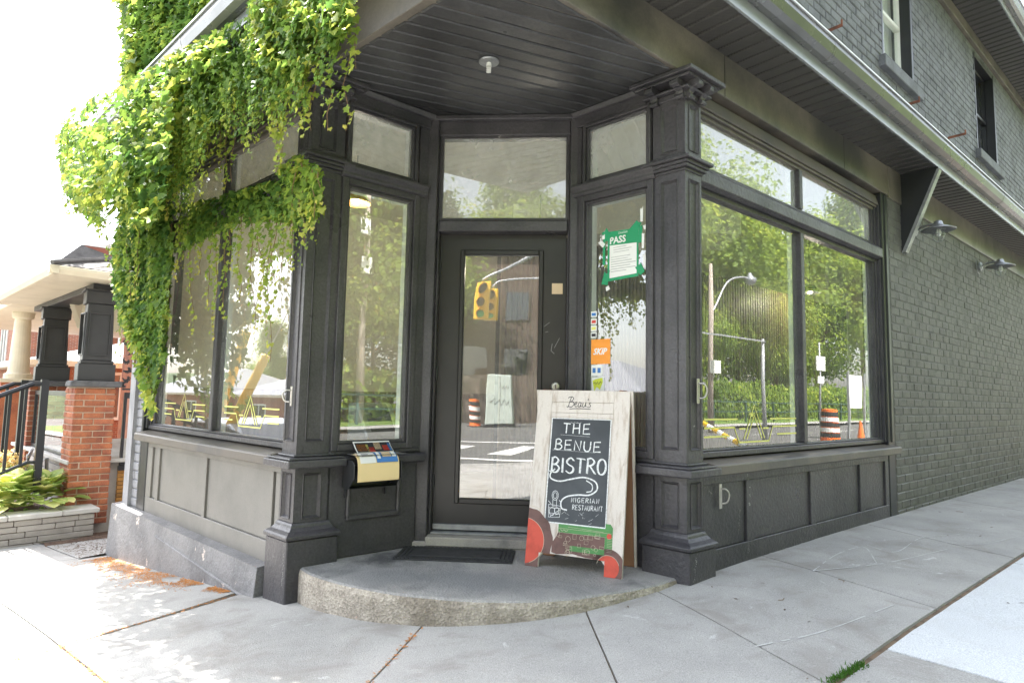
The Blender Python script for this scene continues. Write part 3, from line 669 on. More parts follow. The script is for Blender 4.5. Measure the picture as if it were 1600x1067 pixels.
eave(FR, -1.70, 12.9, ZT, -.05, GO0, GO1, 0, 'R', 120, None, 'soffit_panel')
eave(FL, -1.72, 3.3, ZT, -.05, GO0, GO1, 0, 'L', 52, None, 'soffit_panel')
# upper eave
mb = MB(); mb.box(FR, -1.5, 13, -.04, .035, 5.79, 5.94); mb.build('upper_frieze_board', M['beam'], B, bevel=.003)
eave(FR, -1.8, 12.9, 5.95, -.05, .42, .52, 0, 'U', 110, None, 'upper_soffit_panel')
eave(FL, -1.8, 3.4, 5.95, -.05, .42, .52, 0, 'U', 40, None, 'upper_soffit_panel')
# bracket under the soffit
mb = MB(); mb.extr(F(FR(0, 0, 0), dR, nR), [(-.02, 2.46), (.03, 2.46), (.335, 3.20), (.335, 3.232), (-.02, 3.232)], 3.70, 3.735); bk = mb.build('bracket', M['black'], B)
mb = MB(); mb.extr(F(FR(0, 0, 0), dR, nR), [(.0, 2.44), (.036, 2.44), (.345, 3.20), (.325, 3.21)], 3.69, 3.765); mb.build('bracket_edge', M['zinc'], bk)

# --- recess ceiling boards
inner = [W2(FR, -1.47, -.02), W2(FR, .12, -.02), W2(FSR, .95, .03), (.55, .1), (-.55, .1), W2(FSL, .95, .03), W2(FL, .12, -.02)]
bd = Vector((math.sin(R(63)), math.cos(R(63)))); bn = Vector((-bd.y, bd.x))
k = -1.9
while k < 1.3:
    poly = clip([Vector(p) for p in inner], bn, k+.098); poly = clip(poly, -bn, -(k+.004)) if len(poly) > 2 else poly
    if len(poly) > 2: MB().prism([tuple(p) for p in poly], 2.935+random.uniform(-.001, .001), 2.955).build('ceiling_board', M['ceil'], B, bevel=.007)
    k += .104
MB().prism(inner, 2.957, 2.97).build('ceiling_backing', M['black'], B)

# --- door wall: posts, head, transom
mb = MB()
for x0, x1 in ((-.60, -.47), (.47, .58)):
    mb.box(FD, x0, x1, -.10, .07, -.05, 2.935)
for x0, x1 in ((-.47, -.455), (.455, .47)): mb.box(FD, x0, x1, -.09, .012, -.04, 2.93)
mb.box(FD, -.455, .455, -.10, .035, 2.103, 2.178); mb.box(FD, -.455, .455, -.09, .016, 2.178, 2.192)
mb.box(FD, -.47, .47, -.10, .03, 2.805, 2.935)
mb.box(FD, -.62, .60, .03, .085, 2.90, 2.933)
fr_ = mb.build('door_frame', M['paint'], B, bevel=.005)
mb = MB(); mb.box(FD, -.60, .58, .0, .10, -.085, -.035); mb.box(FD, -.47, .47, -.09, .11, -.06, .0); mb.build('threshold', M['step'], B, bevel=.006)
mb = MB(); mb.box(FD, -.452, .452, -.10, .02, .0005, .016); mb.build('threshold_plate', M['zinc'], B, bevel=.003)
def pane(fr, a0, a1, c0, c1, o, mat, parent, name='pane'):
    mb = MB(); mb.box(fr, a0, a1, o-.003, o+.003, c0, c1); return mb.build(name, mat, parent)
tw = MB(); 
for q in ((-.455, -.44, 2.192, 2.805), (.44, .455, 2.192, 2.805), (-.44, .44, 2.192, 2.205), (-.44, .44, 2.792, 2.805)): tw.box(FD, q[0], q[1], -.03, .008, q[2], q[3])
tw = tw.build('transom_window', M['paint'], B); pane(FD, -.44, .44, 2.205, 2.792, -.01, M['glassT'], tw)
# door
mb = MB(); o = -.05
mb.recess(FD, -.452, .452, .02, 2.10, -.30, .285, .205, 1.975, o, .0, .001)  # leaf front with the glazing opening
mb.v = []; mb.f = []; mb.mi = []
for q in ((-.452, -.275, .02, 2.10), (.262, .452, .02, 2.10), (-.275, .262, .02, .235), (-.275, .262, 1.95, 2.10)): mb.box(FD, q[0], q[1], o-.045, o, q[2], q[3])
door = mb.build('door', M['door'], B)
mb = MB()
for q in ((-.305, -.272, .20, 1.985), (.258, .292, .20, 1.985), (-.272, .258, .20, .238), (-.272, .258, 1.948, 1.985)): mb.box(FD, q[0], q[1], o-.02, o+.014, q[2], q[3])
mb.build('glazing_bead', M['door'], door, bevel=.006)
pane(FD, -.272, .258, .238, 1.948, o-.012, M['glassD'], door)
mb = MB(); mb.box(FD, -.45, .45, o, o+.02, .022, .062); mb.build('door_sweep', M['zinc'], door, bevel=.004)
mb = MB(); mb.lathe(FD(.388, o, 1.02), [(.033, 0), (.033, .006), (.026, .014), (.015, .016), (.015, .013), (0, .013)], 24, (0, -1, 0)); mb.build('lock_cylinder', M['steel'], door, smooth=False)
mb = MB(); mb.box(FD, .385, .391, o+.0125, o+.0145, 1.008, 1.032); mb.build('keyhole', M['ink'], door)
mb = MB(); mb.box(FD, .352, .428, o, o+.004, 1.672, 1.748); mb.build('blank_beige_plate', M['beige'], door, label='small blank beige plate on the upper right of the door')
for z in (.35, 1.1, 1.85): MB().tube([FD(-.453, o+.01, z-.05), FD(-.453, o+.01, z+.05)], .008).build('hinge', M['black'], door)
mb = MB()
mb.ribbon(FD, [(.36, 1.32), (.352, 1.27), (.375, 1.25)], .0025, o+.001); mb.ribbon(FD, [(.30, 1.44), (.34, 1.47)], .002, o+.001); mb.ribbon(FD, [(.31, 1.40), (.33, 1.405)], .002, o+.001); mb.ribbon(FD, [(.41, 1.36), (.375, 1.29)], .002, o+.001)
mb.build('scratch', M['greyink'], door)

# --- sidelights
def lining(fr, a0, a1, c0, c1, o0, o1, parent, sides='lrtb', t=.02):
    mb = MB()
    if 'l' in sides: mb.box(fr, a0-t, a0, o1, o0, c0-t, c1+t)
    if 'r' in sides: mb.box(fr, a1, a1+t, o1, o0, c0-t, c1+t)
    if 't' in sides: mb.box(fr, a0, a1, o1, o0, c1, c1+t)
    if 'b' in sides: mb.box(fr, a0, a1, o1, o0, c0-t, c0)
    mb.build('window_lining', M['white'], parent)
def glazed(fr, a0, a1, c0, c1, o, w, name, gm='glass', rim=.02, parent=None, step=.016):
    """frame ring round an opening a0..a1,c0..c1 (glass size) with an inner stepped bead and white inner lining"""
    mb = MB()
    for (wa, oo) in ((w, o+.045), (rim, o+.045-step)):
        k = w if wa == w else 0
        lo, li = (w, rim) if wa == w else (rim, 0)
        for q in ((a0-lo, a0-li, c0-lo, c1+lo), (a1+li, a1+lo, c0-lo, c1+lo), (a0-li, a1+li, c0-lo, c0-li), (a0-li, a1+li, c1+li, c1+lo)):
            mb.box(fr, q[0], q[1], o-.03, oo, q[2], q[3])
    f = mb.build(name, M['paint'], parent or B, bevel=.004)
    pane(fr, a0-.004, a1+.004, c0-.004, c1+.004, o, M[gm], f)
    lining(fr, a0-.004, a1+.004, c0-.004, c1+.004, o-.031, o-.085, f)
    return f
for fr, nm in ((FSL, 'left'), (FSR, 'right')):
    O = 0.0
    # solid parts of the sidelight wall
    mb = MB(); mb.box(fr, .18, .84, -.12, O-.012, -.09, .50); base = mb.build('sidelight_base', M['paint'], B)
    mb = MB(); mb.recess(fr, .20, .84, .03, .50, .335, .70, .165, .415, O+.001, -.016, .0); mb.v = []; mb.f = []; mb.mi = []
    # flat field with a raised bolection moulding round it
    mb.box(fr, .20, .84, -.014, O, -.07, .50)
    for q in ((.33, .355, .165, .415), (.685, .71, .165, .415), (.355, .685, .39, .415), (.33, .71, .155, .19)): mb.box(fr, q[0], q[1], O, O+.022, q[2], q[3])
    mb.build('sidelight_panel', M['paint'], base, bevel=.008)
    mb = MB(); mb.extr(fr, [(-.05, .495), (.058, .495), (.07, .505), (.07, .54), (.06, .552), (-.05, .565)], .16, .86); mb.build('ledge', M['paint'], B, bevel=.006, seg=2)
    glazed(fr, .272, .722, .648, 2.262, -.025, .062, 'sidelight_window')
    mb = MB(); mb.box(fr, .20, .84, -.12, -.03, .552, .575); mb.box(fr, .20, .84, -.06, .012, .562, .588); mb.build('sub_sill', M['paint'], B, bevel=.004)
    mb = MB(); mb.extr(fr, [(-.1, 2.325), (.012, 2.325), (.028, 2.342), (.028, 2.36), (.05, 2.385), (.05, 2.402), (.0, 2.412), (-.1, 2.412)], .20, .84); mb.build('band_moulding', M['paint'], B, bevel=.003)
    glazed(fr, .272, .722, 2.44, 2.79, -.025, .04, 'sidelight_transom', 'glassT', rim=.016)
    mb = MB(); mb.box(fr, .2, .86, -.12, .01, 2.83, 2.935); mb.extr(fr, [(.01, 2.895), (.03, 2.90), (.045, 2.93), (.01, 2.933)], .2, .88); mb.build('head_board', M['paint'], B, bevel=.003)
    mb = MB(); mb.box(fr, .784, .86, -.12, -.0, .56, 2.83); mb.box(fr, .16, .212, -.12, -.002, .56, 2.83); mb.build('sidelight_post', M['paint'], B, bevel=.004)

# --- corner piers
def pier(fo, fi, zb, name):
    """fo: street face frame, fi: inner face frame (pushed .03 proud); corner at a=0"""
    Wo, Wi = .172, .22
    c = Vector(fo.o); di = Vector(fi.a); do = Vector(fo.a)
    P = thing(name, None, None); COL.objects.unlink(P); bpy.data.objects.remove(P)
    t = .014
    def poly(e, e2=None):  # outline grown by e beyond both faces
        e2 = e if e2 is None else e2
        # corner offset so that both faces move outward by e
        m = Matrix(((fo.b.x, fo.b.y), (fi.b.x, fi.b.y))).inverted() @ Vector((e, e+.0)); k = c.xy+m
        a = (c+do*(Wo+e2)+fo.b*e).xy; b = (c+di*(Wi+e2)+fi.b*e).xy; q = (c+do*(Wo+e2)-fo.b*.10).xy; r = (c+di*(Wi+e2)-fi.b*.10).xy
        return [tuple(k), tuple(a), tuple(q), tuple((c+di*.15+do*.15).xy), tuple(r), tuple(b)]
    mb = MB(); mb.prism(poly(-t*.9-.002, -.001), zb, 2.93); core = mb.build(name, M['paint'], B)
    zones = ((.175, .50, .20, .455), (.572, 2.335, .655, 2.285), (2.445, 2.80, 2.475, 2.76))
    fi2 = fi
    for z0, z1, p0, p1 in zones:
        for fr, Wd, a0, a1 in ((fo, Wo, .045, .142), (fi2, Wi, .055, .158)):
            mb = MB(); mb.recess(fr, 0.0, Wd, z0, z1, a0, a1, p0, p1, 0, .013, .010); mb.build('pier_panel', M['paint'], core)
            mb = MB(); w = .007
            for q in ((a0-w, a0, p0-w, p1+w), (a1, a1+w, p0-w, p1+w), (a0, a1, p0-w, p0), (a0, a1, p1, p1+w)): mb.box(fr, q[0], q[1], -.001, .006, q[2], q[3])
            mb.build('panel_moulding', M['paint'], core, bevel=.003)
    mb = MB()
    mb.prism(poly(.055, .045), zb, .085); mb.build('pier_base', M['paint'], core, bevel=.006)
    mb = MB(); 
    prof_ = ((.046, .0855), (.066, .090), (.068, .108), (.058, .118), (.034, .132), (.018, .150), (.014, .162), (.006, .174)); P6 = [poly(e, e*.8) for e, z in prof_]
    for k, (e, z) in enumerate(prof_): mb.v += [Vector((p[0], p[1], z)) for p in P6[k]]
    for k in range(len(prof_)-1):
        for i in range(6): mb.f.append((k*6+i, k*6+(i+1) % 6, (k+1)*6+(i+1) % 6, (k+1)*6+i)); mb.mi.append(0)
    mb.f.append(tuple(range(6))); mb.f.append(tuple(range((len(prof_)-1)*6, len(prof_)*6))); mb.mi += [0, 0]
    mb.build('base_moulding', M['paint'], core, bevel=.002)
    mb = MB(); mb.prism(poly(.085, .07), .5005, .546); mb.prism(poly(.07, .06), .546, .56); mb.prism(poly(.02, .02), .56, .575); mb.build('pier_ledge', M['paint'], core, bevel=.010, seg=2)
    mb = MB()
    for e, z0, z1 in ((.01, 2.335, 2.352), (.028, 2.352, 2.372), (.04, 2.372, 2.392), (.06, 2.392, 2.412), (.015, 2.412, 2.445)): mb.prism(poly(e, e*.9), z0+.0002, z1)
    mb.build('band_moulding', M['paint'], core, bevel=.004)
    # capital: neck, scrolled consoles and abacus
    mb = MB(); mb.prism(poly(.012, .01), 2.80, 2.835); mb.prism(poly(.05, .05), 2.835, 2.85); mb.build('capital_neck', M['paint'], core, bevel=.004)
    for fr, Wd in ((fo, Wo), (fi, Wi)):
        for a in (.01, Wd-.035):
            mb = MB(); prof = []
            for k in range(20):  # S-scroll profile in (b,c)
                t_ = k/19; prof.append((.012+.085*math.sin(t_*1.5)+.012*math.sin(t_*12), 2.80+.085*t_))
            prof = [(-.01, 2.79)]+[(.01, 2.785), (.03, 2.78), (.042, 2.79), (.04, 2.803), (.028, 2.81), (.034, 2.826), (.055, 2.84), (.078, 2.838), (.098, 2.848), (.10, 2.868), (.088, 2.886), (.06, 2.89)]+[(-.01, 2.89)]
            mb.extr(fr, prof, a-.012, a+.036)
            for (bb, cc, rr) in ((.082, 2.862, .024), (.03, 2.796, .014)):
                for sa, sb in ((a-.016, a-.012), (a+.036, a+.04)): mb.tube([fr(sa, bb, cc), fr(sb, bb, cc)], rr, 12)
            mb.build('console', M['paint'], core, bevel=.003)
    mb = MB(); mb.prism(poly(.085, .085), 2.888, 2.905); mb.prism(poly(.112, .11), 2.9052, 2.932); mb.build('abacus', M['paint'], core, bevel=.004)
    return core
FSLp = FSL; FSRp = FSR
pr = pier(FR, FSRp, -.14, 'corner_pier'); pl = pier(FL, FSLp, -.34, 'corner_pier')

# --- street facade windows
def stall(fr, a0, a1, z0, z1, recs, rz0, rz1, mname, nm, face=-.004, t=.02):
    mb = MB(); mb.box(fr, a0, a1, -.14, face-t-.001, z0, z1); w = mb.build(nm, M[mname], B)
    edges = [a0]+[x for r in recs for x in r]+[a1]
    mb = MB()
    for i in range(0, len(edges), 2):
        if edges[i+1]-edges[i] > .004: mb.box(fr, edges[i], edges[i+1], face-t, face, rz0, rz1)
    mb.box(fr, a0, a1, face-t, face, z0, rz0-.0002); mb.box(fr, a0, a1, face-t, face, rz1+.0002, z1)
    mb.build('stall_rails', M[mname], w, bevel=.0025)
    for r in recs: mb = MB(); mb.box(fr, r[0]+.002, r[1]-.002, face-t-.001, face-t+.004, rz0+.002, rz1-.002); mb.build('stall_panel', M[mname], w, bevel=.002)
    return w
swR = stall(FR, .18, 3.17, -.16, .49, [(.20, .68), (.78, 1.60), (1.70, 2.52), (2.61, 3.09)], .045, .435, 'paint', 'stall_riser')
swL = stall(FL, .18, 2.79, -.40, .49, [(.235, .275), (.305, 1.31), (1.36, 2.30), (2.36, 2.48)], .02, .45, 'paintLit', 'stall_riser')
for fr, a1 in ((FR, 3.30), (FL, 2.76)):
    mb = MB(); mb.extr(fr, [(-.15, .49), (.035, .49), (.07, .50), (.07, .553), (.06, .562), (-.15, .60)], .20, a1); mb.build('window_sill', M['sillp'], B, bevel=.003)
def shopwin(fr, a0, a1, mull, name):
    """two panes below a rail and two transom panes above"""
    o = -.085
    mb = MB()
    mb.box(fr, a0, a1, -.12, -.035, .592, .628); mb.box(fr, a0, a1, -.10, -.05, .628, .642)          # bottom rail, two steps
    mb.box(fr, mull-.028, mull+.028, -.12, -.045, .642, 2.262); mb.box(fr, mull-.028, mull+.028, -.12, -.045, 2.452, 2.77)
    f = mb.build(name, M['paint'], B, bevel=.005)
    mb = MB(); mb.extr(fr, [(-.13, 2.295), (-.03, 2.295), (.0, 2.312), (.0, 2.39), (-.035, 2.425), (-.13, 2.425)], a0, a1); mb.box(fr, a0, a1, -.11, -.05, 2.262, 2.2948); mb.box(fr, a0, a1, -.11, -.055, 2.4252, 2.452); mb.build('transom_rail', M['paint'], f, bevel=.003)
    mb = MB(); mb.box(fr, a0, a1, -.11, -.055, 2.77, 2.795); mb.box(fr, a0, a1, -.11, -.035, 2.795, 2.815); mb.extr(fr, [(-.13, 2.8152), (-.02, 2.8152), (-.05, 2.92), (-.13, 2.92)], a0, a1); mb.build('head_casing', M['sillp'], f, bevel=.003)
    mb = MB()
    for k, (w, oo) in enumerate(((.022, -.02), (.05, -.045), (.085, -.06))): mb.box(fr, a1-w, a1-(0, .022, .05)[k], -.12, oo, .60, 2.815)
    mb.build('side_casing', M['paint'], f, bevel=.003)
    mb = MB(); mb.box(fr, a0, a0+.05, -.12, -.062, .642, 2.77); mb.build('side_casing', M['paint'], f, bevel=.003)
    for (x0, x1) in ((a0, mull-.028), (mull+.028, a1-.08)):
        pane(fr, x0, x1, .640, 2.264, o, M['glass'], f); pane(fr, x0, x1, 2.450, 2.772, o, M['glassT'], f)
        mb = MB(); mb.box(fr, x1-.010, x1+.022, -.150, -.121, .60, 2.80); mb.box(fr, x0, x1, -.150, -.121, .59, .625); mb.build('window_lining', M['white'], f)
    return f
wR = shopwin(FR, .175, 3.19, 1.64, 'shop_window'); wL = shopwin(FL, .175, 2.76, 1.41, 'shop_window')
mb = MB(); mb.box(FR, 3.19, 3.345, -.14, -.002, -.16, 2.94); mb.box(FR, 3.245, 3.30, -.14, .010, .60, 2.93); mb.build('end_post', M['black'], B, bevel=.006)
mb = MB(); mb.box(FL, 2.761, 2.80, -.14, .002, -.12, 2.94); mb.build('end_post', M['black'], B, bevel=.005)
mb = MB(); mb.box(FL, 2.60, 2.7605, -.14, .003, -.112, .4895); mb.build('end_board', M['black'], B, bevel=.004)
# plinth on the left facade
mb = MB(); n = 16
for i in range(n):
    a, b = .262+(3.24-.262)*i/n, .262+(3.24-.262)*(i+1)/n
    za, zb = [ground(*LQ(q, .1))-.1 for q in (a, b)]; j = lambda q: noise.noise(Vector((q*3, 0, 1)))*.006
    P = lambda q, o, z: FL(q, o, z)
    mb.hexa([P(a, -.06, za), P(b, -.06, zb), P(b, .10+j(b), zb), P(a, .10+j(a), za), P(a, -.06, -.10), P(b, -.06, -.10), P(b, .075+j(b), -.115), P(a, .075+j(a), -.115)])
plinth = mb.build('plinth', M['plinth'], B, smooth=False)
mb = MB(); mb.hexa([FL(.27, .06, -.325), FL(2.0, .06, -.215), FL(2.0, .092, -.215), FL(.27, .103, -.325), FL(.27, .06, -.310), FL(2.0, .06, -.205), FL(2.0, .088, -.205), FL(.27, .096, -.310)]); mb.build('render_ridge', M['plinth'], plinth, bevel=.003)
# upper windows
for (a0, a1, z0, z1) in UW:
    mb = MB()
    for q in ((a0, a0+.05, z0, z1), (a1-.05, a1, z0, z1), (a0+.05, a1-.05, z0, z0+.05), (a0+.05, a1-.05, z1-.07, z1), (a0+.05, a1-.05, (z0+z1)/2-.02, (z0+z1)/2+.02)): mb.box(FR, q[0], q[1], -.16, -.10, q[2], q[3])
    uw = mb.build('upper_window', M['white'] if a0 < 4 else M['black'], B, bevel=.004, label='upper window with white sashes' if a0 < 4 else None)
    pane(FR, a0+.05, a1-.05, z0+.05, z1-.07, -.13, M['glassC'], uw)
    mb = MB(); N = 24
    for i in range(N):
        x0, x1 = a0+(a1-a0)*i/N, a0+(a1-a0)*(i+1)/N; w0, w1 = .012*math.sin(i*1.9), .012*math.sin((i+1)*1.9)
        mb.quad(FR(x0, -.21+w0, z0), FR(x1, -.21+w1, z0), FR(x1, -.21+w1, z1), FR(x0, -.21+w0, z1))
    mb.build('net_curtain', M['curtain'] if a0 < 4 else M['felt'], uw, smooth=True)
    mb = MB(); mb.box(FR, a0-.001, a0+.045, -.099, -.002, z0, z1); mb.box(FR, a1-.055, a1+.001, -.099, .004, z0, z1); mb.box(FR, a0, a1, -.099, -.002, z1-.05, z1+.002); mb.build('outer_casing', M['black'], uw, bevel=.004)
    mb = MB(); mb.box(FR, a0-.09, a1+.13, -.10, .055, z0-.12, z0+.0); mb.build('window_ledge', M['brickU'], uw, bevel=.006)
# rusty iron arms sticking out of the upper wall
for px, py, ln in ((1305, 44, .16), (1352, 99, .05), (1427, 161, .16), (1497, 212, .18)):
    P = toF(hitF(px, py, FR, .1), FR)
    mb = MB(); mb.box(FR, P.x-.004, P.x+.004, -.02, ln, P.z-.014, P.z+.014); mb.box(FR, P.x-.012, P.x+.004, ln-.012, ln, P.z-.014, P.z+.045); mb.build('iron_arm', M['rust'], B, bevel=.002)
# interior shell
FL_Z = -.02
room = [W2(FR, -1.2, -.2), W2(FR, 12.7, -.27), (FR(12.7, -4.55, 0).x, FR(12.7, -4.55, 0).y), (FL(3.0, -.3, 0).x, FL(3.0, -.3, 0).y), W2(FL, -1.2, -.2)]
shop = [W2(FR, .1, -.14), W2(FR, 7.0, -.14), (FR(7.0, -4.5, 0).x, FR(7.0, -4.5, 0).y), (FL(3.05, -.3, 0).x, FL(3.05, -.3, 0).y), W2(FL, 2.9, -.14), W2(FL, .1, -.14), (-.5, .10), (.5, .10)]
MB().prism(shop, FL_Z-.1, FL_Z).build('interior_floor', M['floor'], B)
MB().prism(shop, 3.0, 3.05).build('interior_ceiling', M['cream'], B)
mb = MB(); mb.box(FR, 7.0, 7.1, -4.6, -.27, -.1, 3.0); mb.box(fS, .2, 9.5, -.36, -.26, -.1, 3.0); mb.build('interior_wall', M['cream'], B)
# boxed bulkhead hanging from the interior ceiling and dark lower wall
mb = MB(); mb.box(FW0, -.1, .55, 2.2, 2.8, 2.55, 2.999); mb.box(FW0, .75, 2.2, 1.9, 2.6, 2.6, 2.999); mb.build('bulkhead', M['cream'], B)
mb = MB(); mb.box(fS, .2, 9.5, -.39, -.36, -.02, .97); mb.build('wainscot', M['slat'], B)
# slatted wall behind the right window
SO = -1.55
e0 = toF(hitF(1322, 500, FR, SO), FR).x
mb = MB(); mb.box(FR, -.15, e0, SO-.06, SO-.012, FL_Z, 2.30); sp = mb.build('slatted_partition', M['felt'], B)
src = None; a = -.15
cnt = 0
while a < e0-.03 and cnt < 290:
    if src is None:
        mb = MB(); mb.box(F((0, 0, 0), dR, nR), 0, .034, -.012, .012, 0, 2.30-FL_Z); src = mb.build('slat', M['slat'], sp, raw=True); src.location = FR(a, SO, FL_Z)-ORG[B.name]
    else: inst(src, 'slat', sp, FR(a, SO, FL_Z))
    a += .055; cnt += 1
mb = MB(); mb.box(FR, e0, e0+.04, SO-.1, SO+.02, FL_Z, 2.32); mb.build('partition_end_trim', M['white'], B)
mb = MB(); mb.box(FR, e0+.05, 6.9, SO-.3, SO-.25, FL_Z, 2.99); mb.build('interior_wall', M['white'], B)
# step
sp_ = [g_ for g_ in ((-1.115, -.66), (-.95, -.83), (-.62, -1.02), (-.28, -1.12), (.06, -1.14), (.40, -1.08), (.72, -.92), (.95, -.75), (1.10, -.60))]
arc = [tuple(v) for v in bez([Vector((p[0], p[1], 0)) for p in sp_], 5)]
pts = [(p[0], p[1]) for p in arc]+[(.75, .02), (-.75, .02)]
mb = MB(); n = len(pts); zt = -.07
rows = [(1.0, lambda x, y: ground(x, y)-.15), (1.0, lambda x, y: zt-.035), (.995, lambda x, y: zt-.008), (.985, lambda x, y: zt)]
for sc_, zf in rows:
    for (x, y) in pts:
        j = noise.noise(Vector((x*7, y*7, sc_*9)))*.010 if sc_ == 1.0 else noise.noise(Vector((x*7, y*7, 4)))*.004
        mb.v.append(Vector((x*sc_, -.05+(y+.05)*(sc_+j), zf(x, y)+noise.noise(Vector((x*5, y*5, sc_)))*.004)))
for r in range(3):
    for i in range(n): mb.f.append((r*n+i, r*n+(i+1) % n, (r+1)*n+(i+1) % n, (r+1)*n+i)); mb.mi.append(0)
mb.f.append(tuple(range(3*n, 4*n))); mb.mi.append(0)
step = mb.build('entrance_step', M['stepR'], B)
# ceiling light under the recess
P = hitF(764, 97, F((0, 0, 2.93), (1, 0, 0), (0, 0, 1), (0, 1, 0)))
L_ = MB().lathe((P.x, P.y, 2.9345), [(.0, 0), (.058, 0), (.062, -.006), (.055, -.012), (.0, -.012)], 24).build('ceiling_lamp', M['zinc'], B, label='bare ceiling lamp holder with a small spiral bulb')
MB().lathe((P.x, P.y, 2.9222), [(.014, 0), (.016, -.02), (.013, -.022)], 14).build('bulb_socket', M['white'], L_)
mb = MB(); h = [(P.x+.011*math.cos(t*.6), P.y+.011*math.sin(t*.6), 2.898-.0012*t) for t in range(32)]; mb.tube(h, .0045, 6); mb.build('bulb', M['white'], L_, smooth=True)
def lit_bulb(c, T_):
    MB().lathe(c+Vector((0, 0, .01)), [(0, .05), (.02, .045), (.03, .02), (.025, -.01), (0, -.02)], 14).build('bulb', M['lit'], T_, smooth=True)
    ld = bpy.data.lights.new('bulb_light', 'POINT'); ld.energy = 4; ld.color = (1, .86, .68); ld.shadow_soft_size = .035; lo = bpy.data.objects.new('bulb_light', ld); COL.objects.link(lo); lo.parent = T_; lo.location = (0, 0, -.05)
mlit, n_, l_, b_ = new_mat('lit_warm_bulb'); b_.inputs['Emission Color'].default_value = (1, .8, .55, 1); b_.inputs['Emission Strength'].default_value = 4; M['lit'] = mlit
for i, (x, y) in enumerate(((.2, 1.9), (3.4, 3.3))):  # two unseen lamps added to brighten the shop interior
    c = Vector((x, y, 2.25)); T_ = thing('pendant_lamp', ('dark pendant lamp added to light the middle of the room behind the door', 'dark pendant lamp added to light the deep room behind the right window')[i], 'pendant lamp', tuple(c), 'pendant lamps inside')
    mb = MB(); mb.lathe(c, [(.02, .10), (.05, .09), (.13, .0), (.125, .0), (.045, .08)], 24); mb.build('lamp_shade', M['black'], T_, smooth=True); MB().tube([c+Vector((0, 0, .1)), Vector((c.x, c.y, 2.999))], .004, 6).build('cord', M['black'], T_); lit_bulb(c, T_)
# pendants and a till inside, seen through the left sidelight
for i, (px, py, dd_) in enumerate(((556, 318, 1.4), (566, 268, 2.6))):
    h = hitF(px, py, FSL); c = h+ray(px, py)*dd_
    T_ = thing('pendant_lamp', ('brown pendant lamp hanging inside behind the left sidelight', 'small dark pendant lamp farther inside behind the left sidelight transom')[i], 'pendant lamp', tuple(c), 'pendant lamps inside')
    r_ = (.13, .12)[i]; mb = MB(); mb.lathe(c, [(.02, .10), (.05, .09), (r_, .0), (r_*.96, .0), (.045, .08)], 24); mb.build('lamp_shade', M['deck'] if i == 0 else M['black'], T_, smooth=True); MB().tube([c+Vector((0, 0, .1)), Vector((c.x, c.y, 2.999))], .004, 6).build('cord', M['black'], T_); lit_bulb(c, T_)
h = hitF(586, 655, FSL); c = h+ray(586, 655)*.75
CT = thing('service_counter', 'pale counter inside behind the left sidelight', 'counter', (c.x, c.y, FL_Z)); fc_ = F((c.x, c.y, 0), dR, nR)
mb = MB(); mb.box(fc_, -.45, .5, -.35, .25, FL_Z, c.z-.22); mb.build('counter_body', M['white'], CT, bevel=.01)
TL = thing('till', 'dark grey till standing on the counter behind the left sidelight', 'till', (c.x, c.y, c.z-.21))
mb = MB(); mb.extr(F((c.x, c.y, c.z-.215), dR, nR), [(.16, 0), (.16, .10), (-.02, .34), (-.16, .34), (-.16, 0)], -.15, .15); b_ = mb.build('till_body', M['zinc'], TL, bevel=.012); 
f_ = F((c.x, c.y, c.z-.215), dR, (nR[0]*.8, nR[1]*.8, .6)); mb = MB(); mb.quad(*[F((c.x, c.y, c.z-.215), dR, nR)(a, b, z) for a, b, z in ((-.1, .141, .13), (.1, .141, .13), (.1, .01, .305), (-.1, .01, .305))]); mb.build('screen', M['ink'], TL)
# ================================================================= SMALL THINGS AT THE DOOR
def txt(s, fr, a, c, h, b, mat, parent, name='lettering', shear=0.0, bold=.0, wscale=1.0, depth=.0008):
    cu = bpy.data.curves.new(name, 'FONT'); cu.body = s; cu.size = 1; cu.shear = shear; cu.offset = bold; cu.resolution_u = 2
    o = bpy.data.objects.new('tmp', cu); COL.objects.link(o); dg = bpy.context.evaluated_depsgraph_get()
    me = bpy.data.meshes.new_from_object(o.evaluated_get(dg)); bpy.data.objects.remove(o); bpy.data.curves.remove(cu)
    xs_ = [v.co.x for v in me.vertices]; ys_ = [v.co.y for v in me.vertices]; k = h/(max(ys_)-min(ys_)); x0 = min(xs_); y0 = min(ys_)
    mb = MB(); mb.v = [fr(a+(v.co.x-x0)*k*wscale, b, c+(v.co.y-y0)*k) for v in me.vertices]; mb.f = [tuple(p.vertices) for p in me.polygons]; mb.mi = [0]*len(mb.f)
    bpy.data.meshes.remove(me); return mb.build(name, mat, parent)
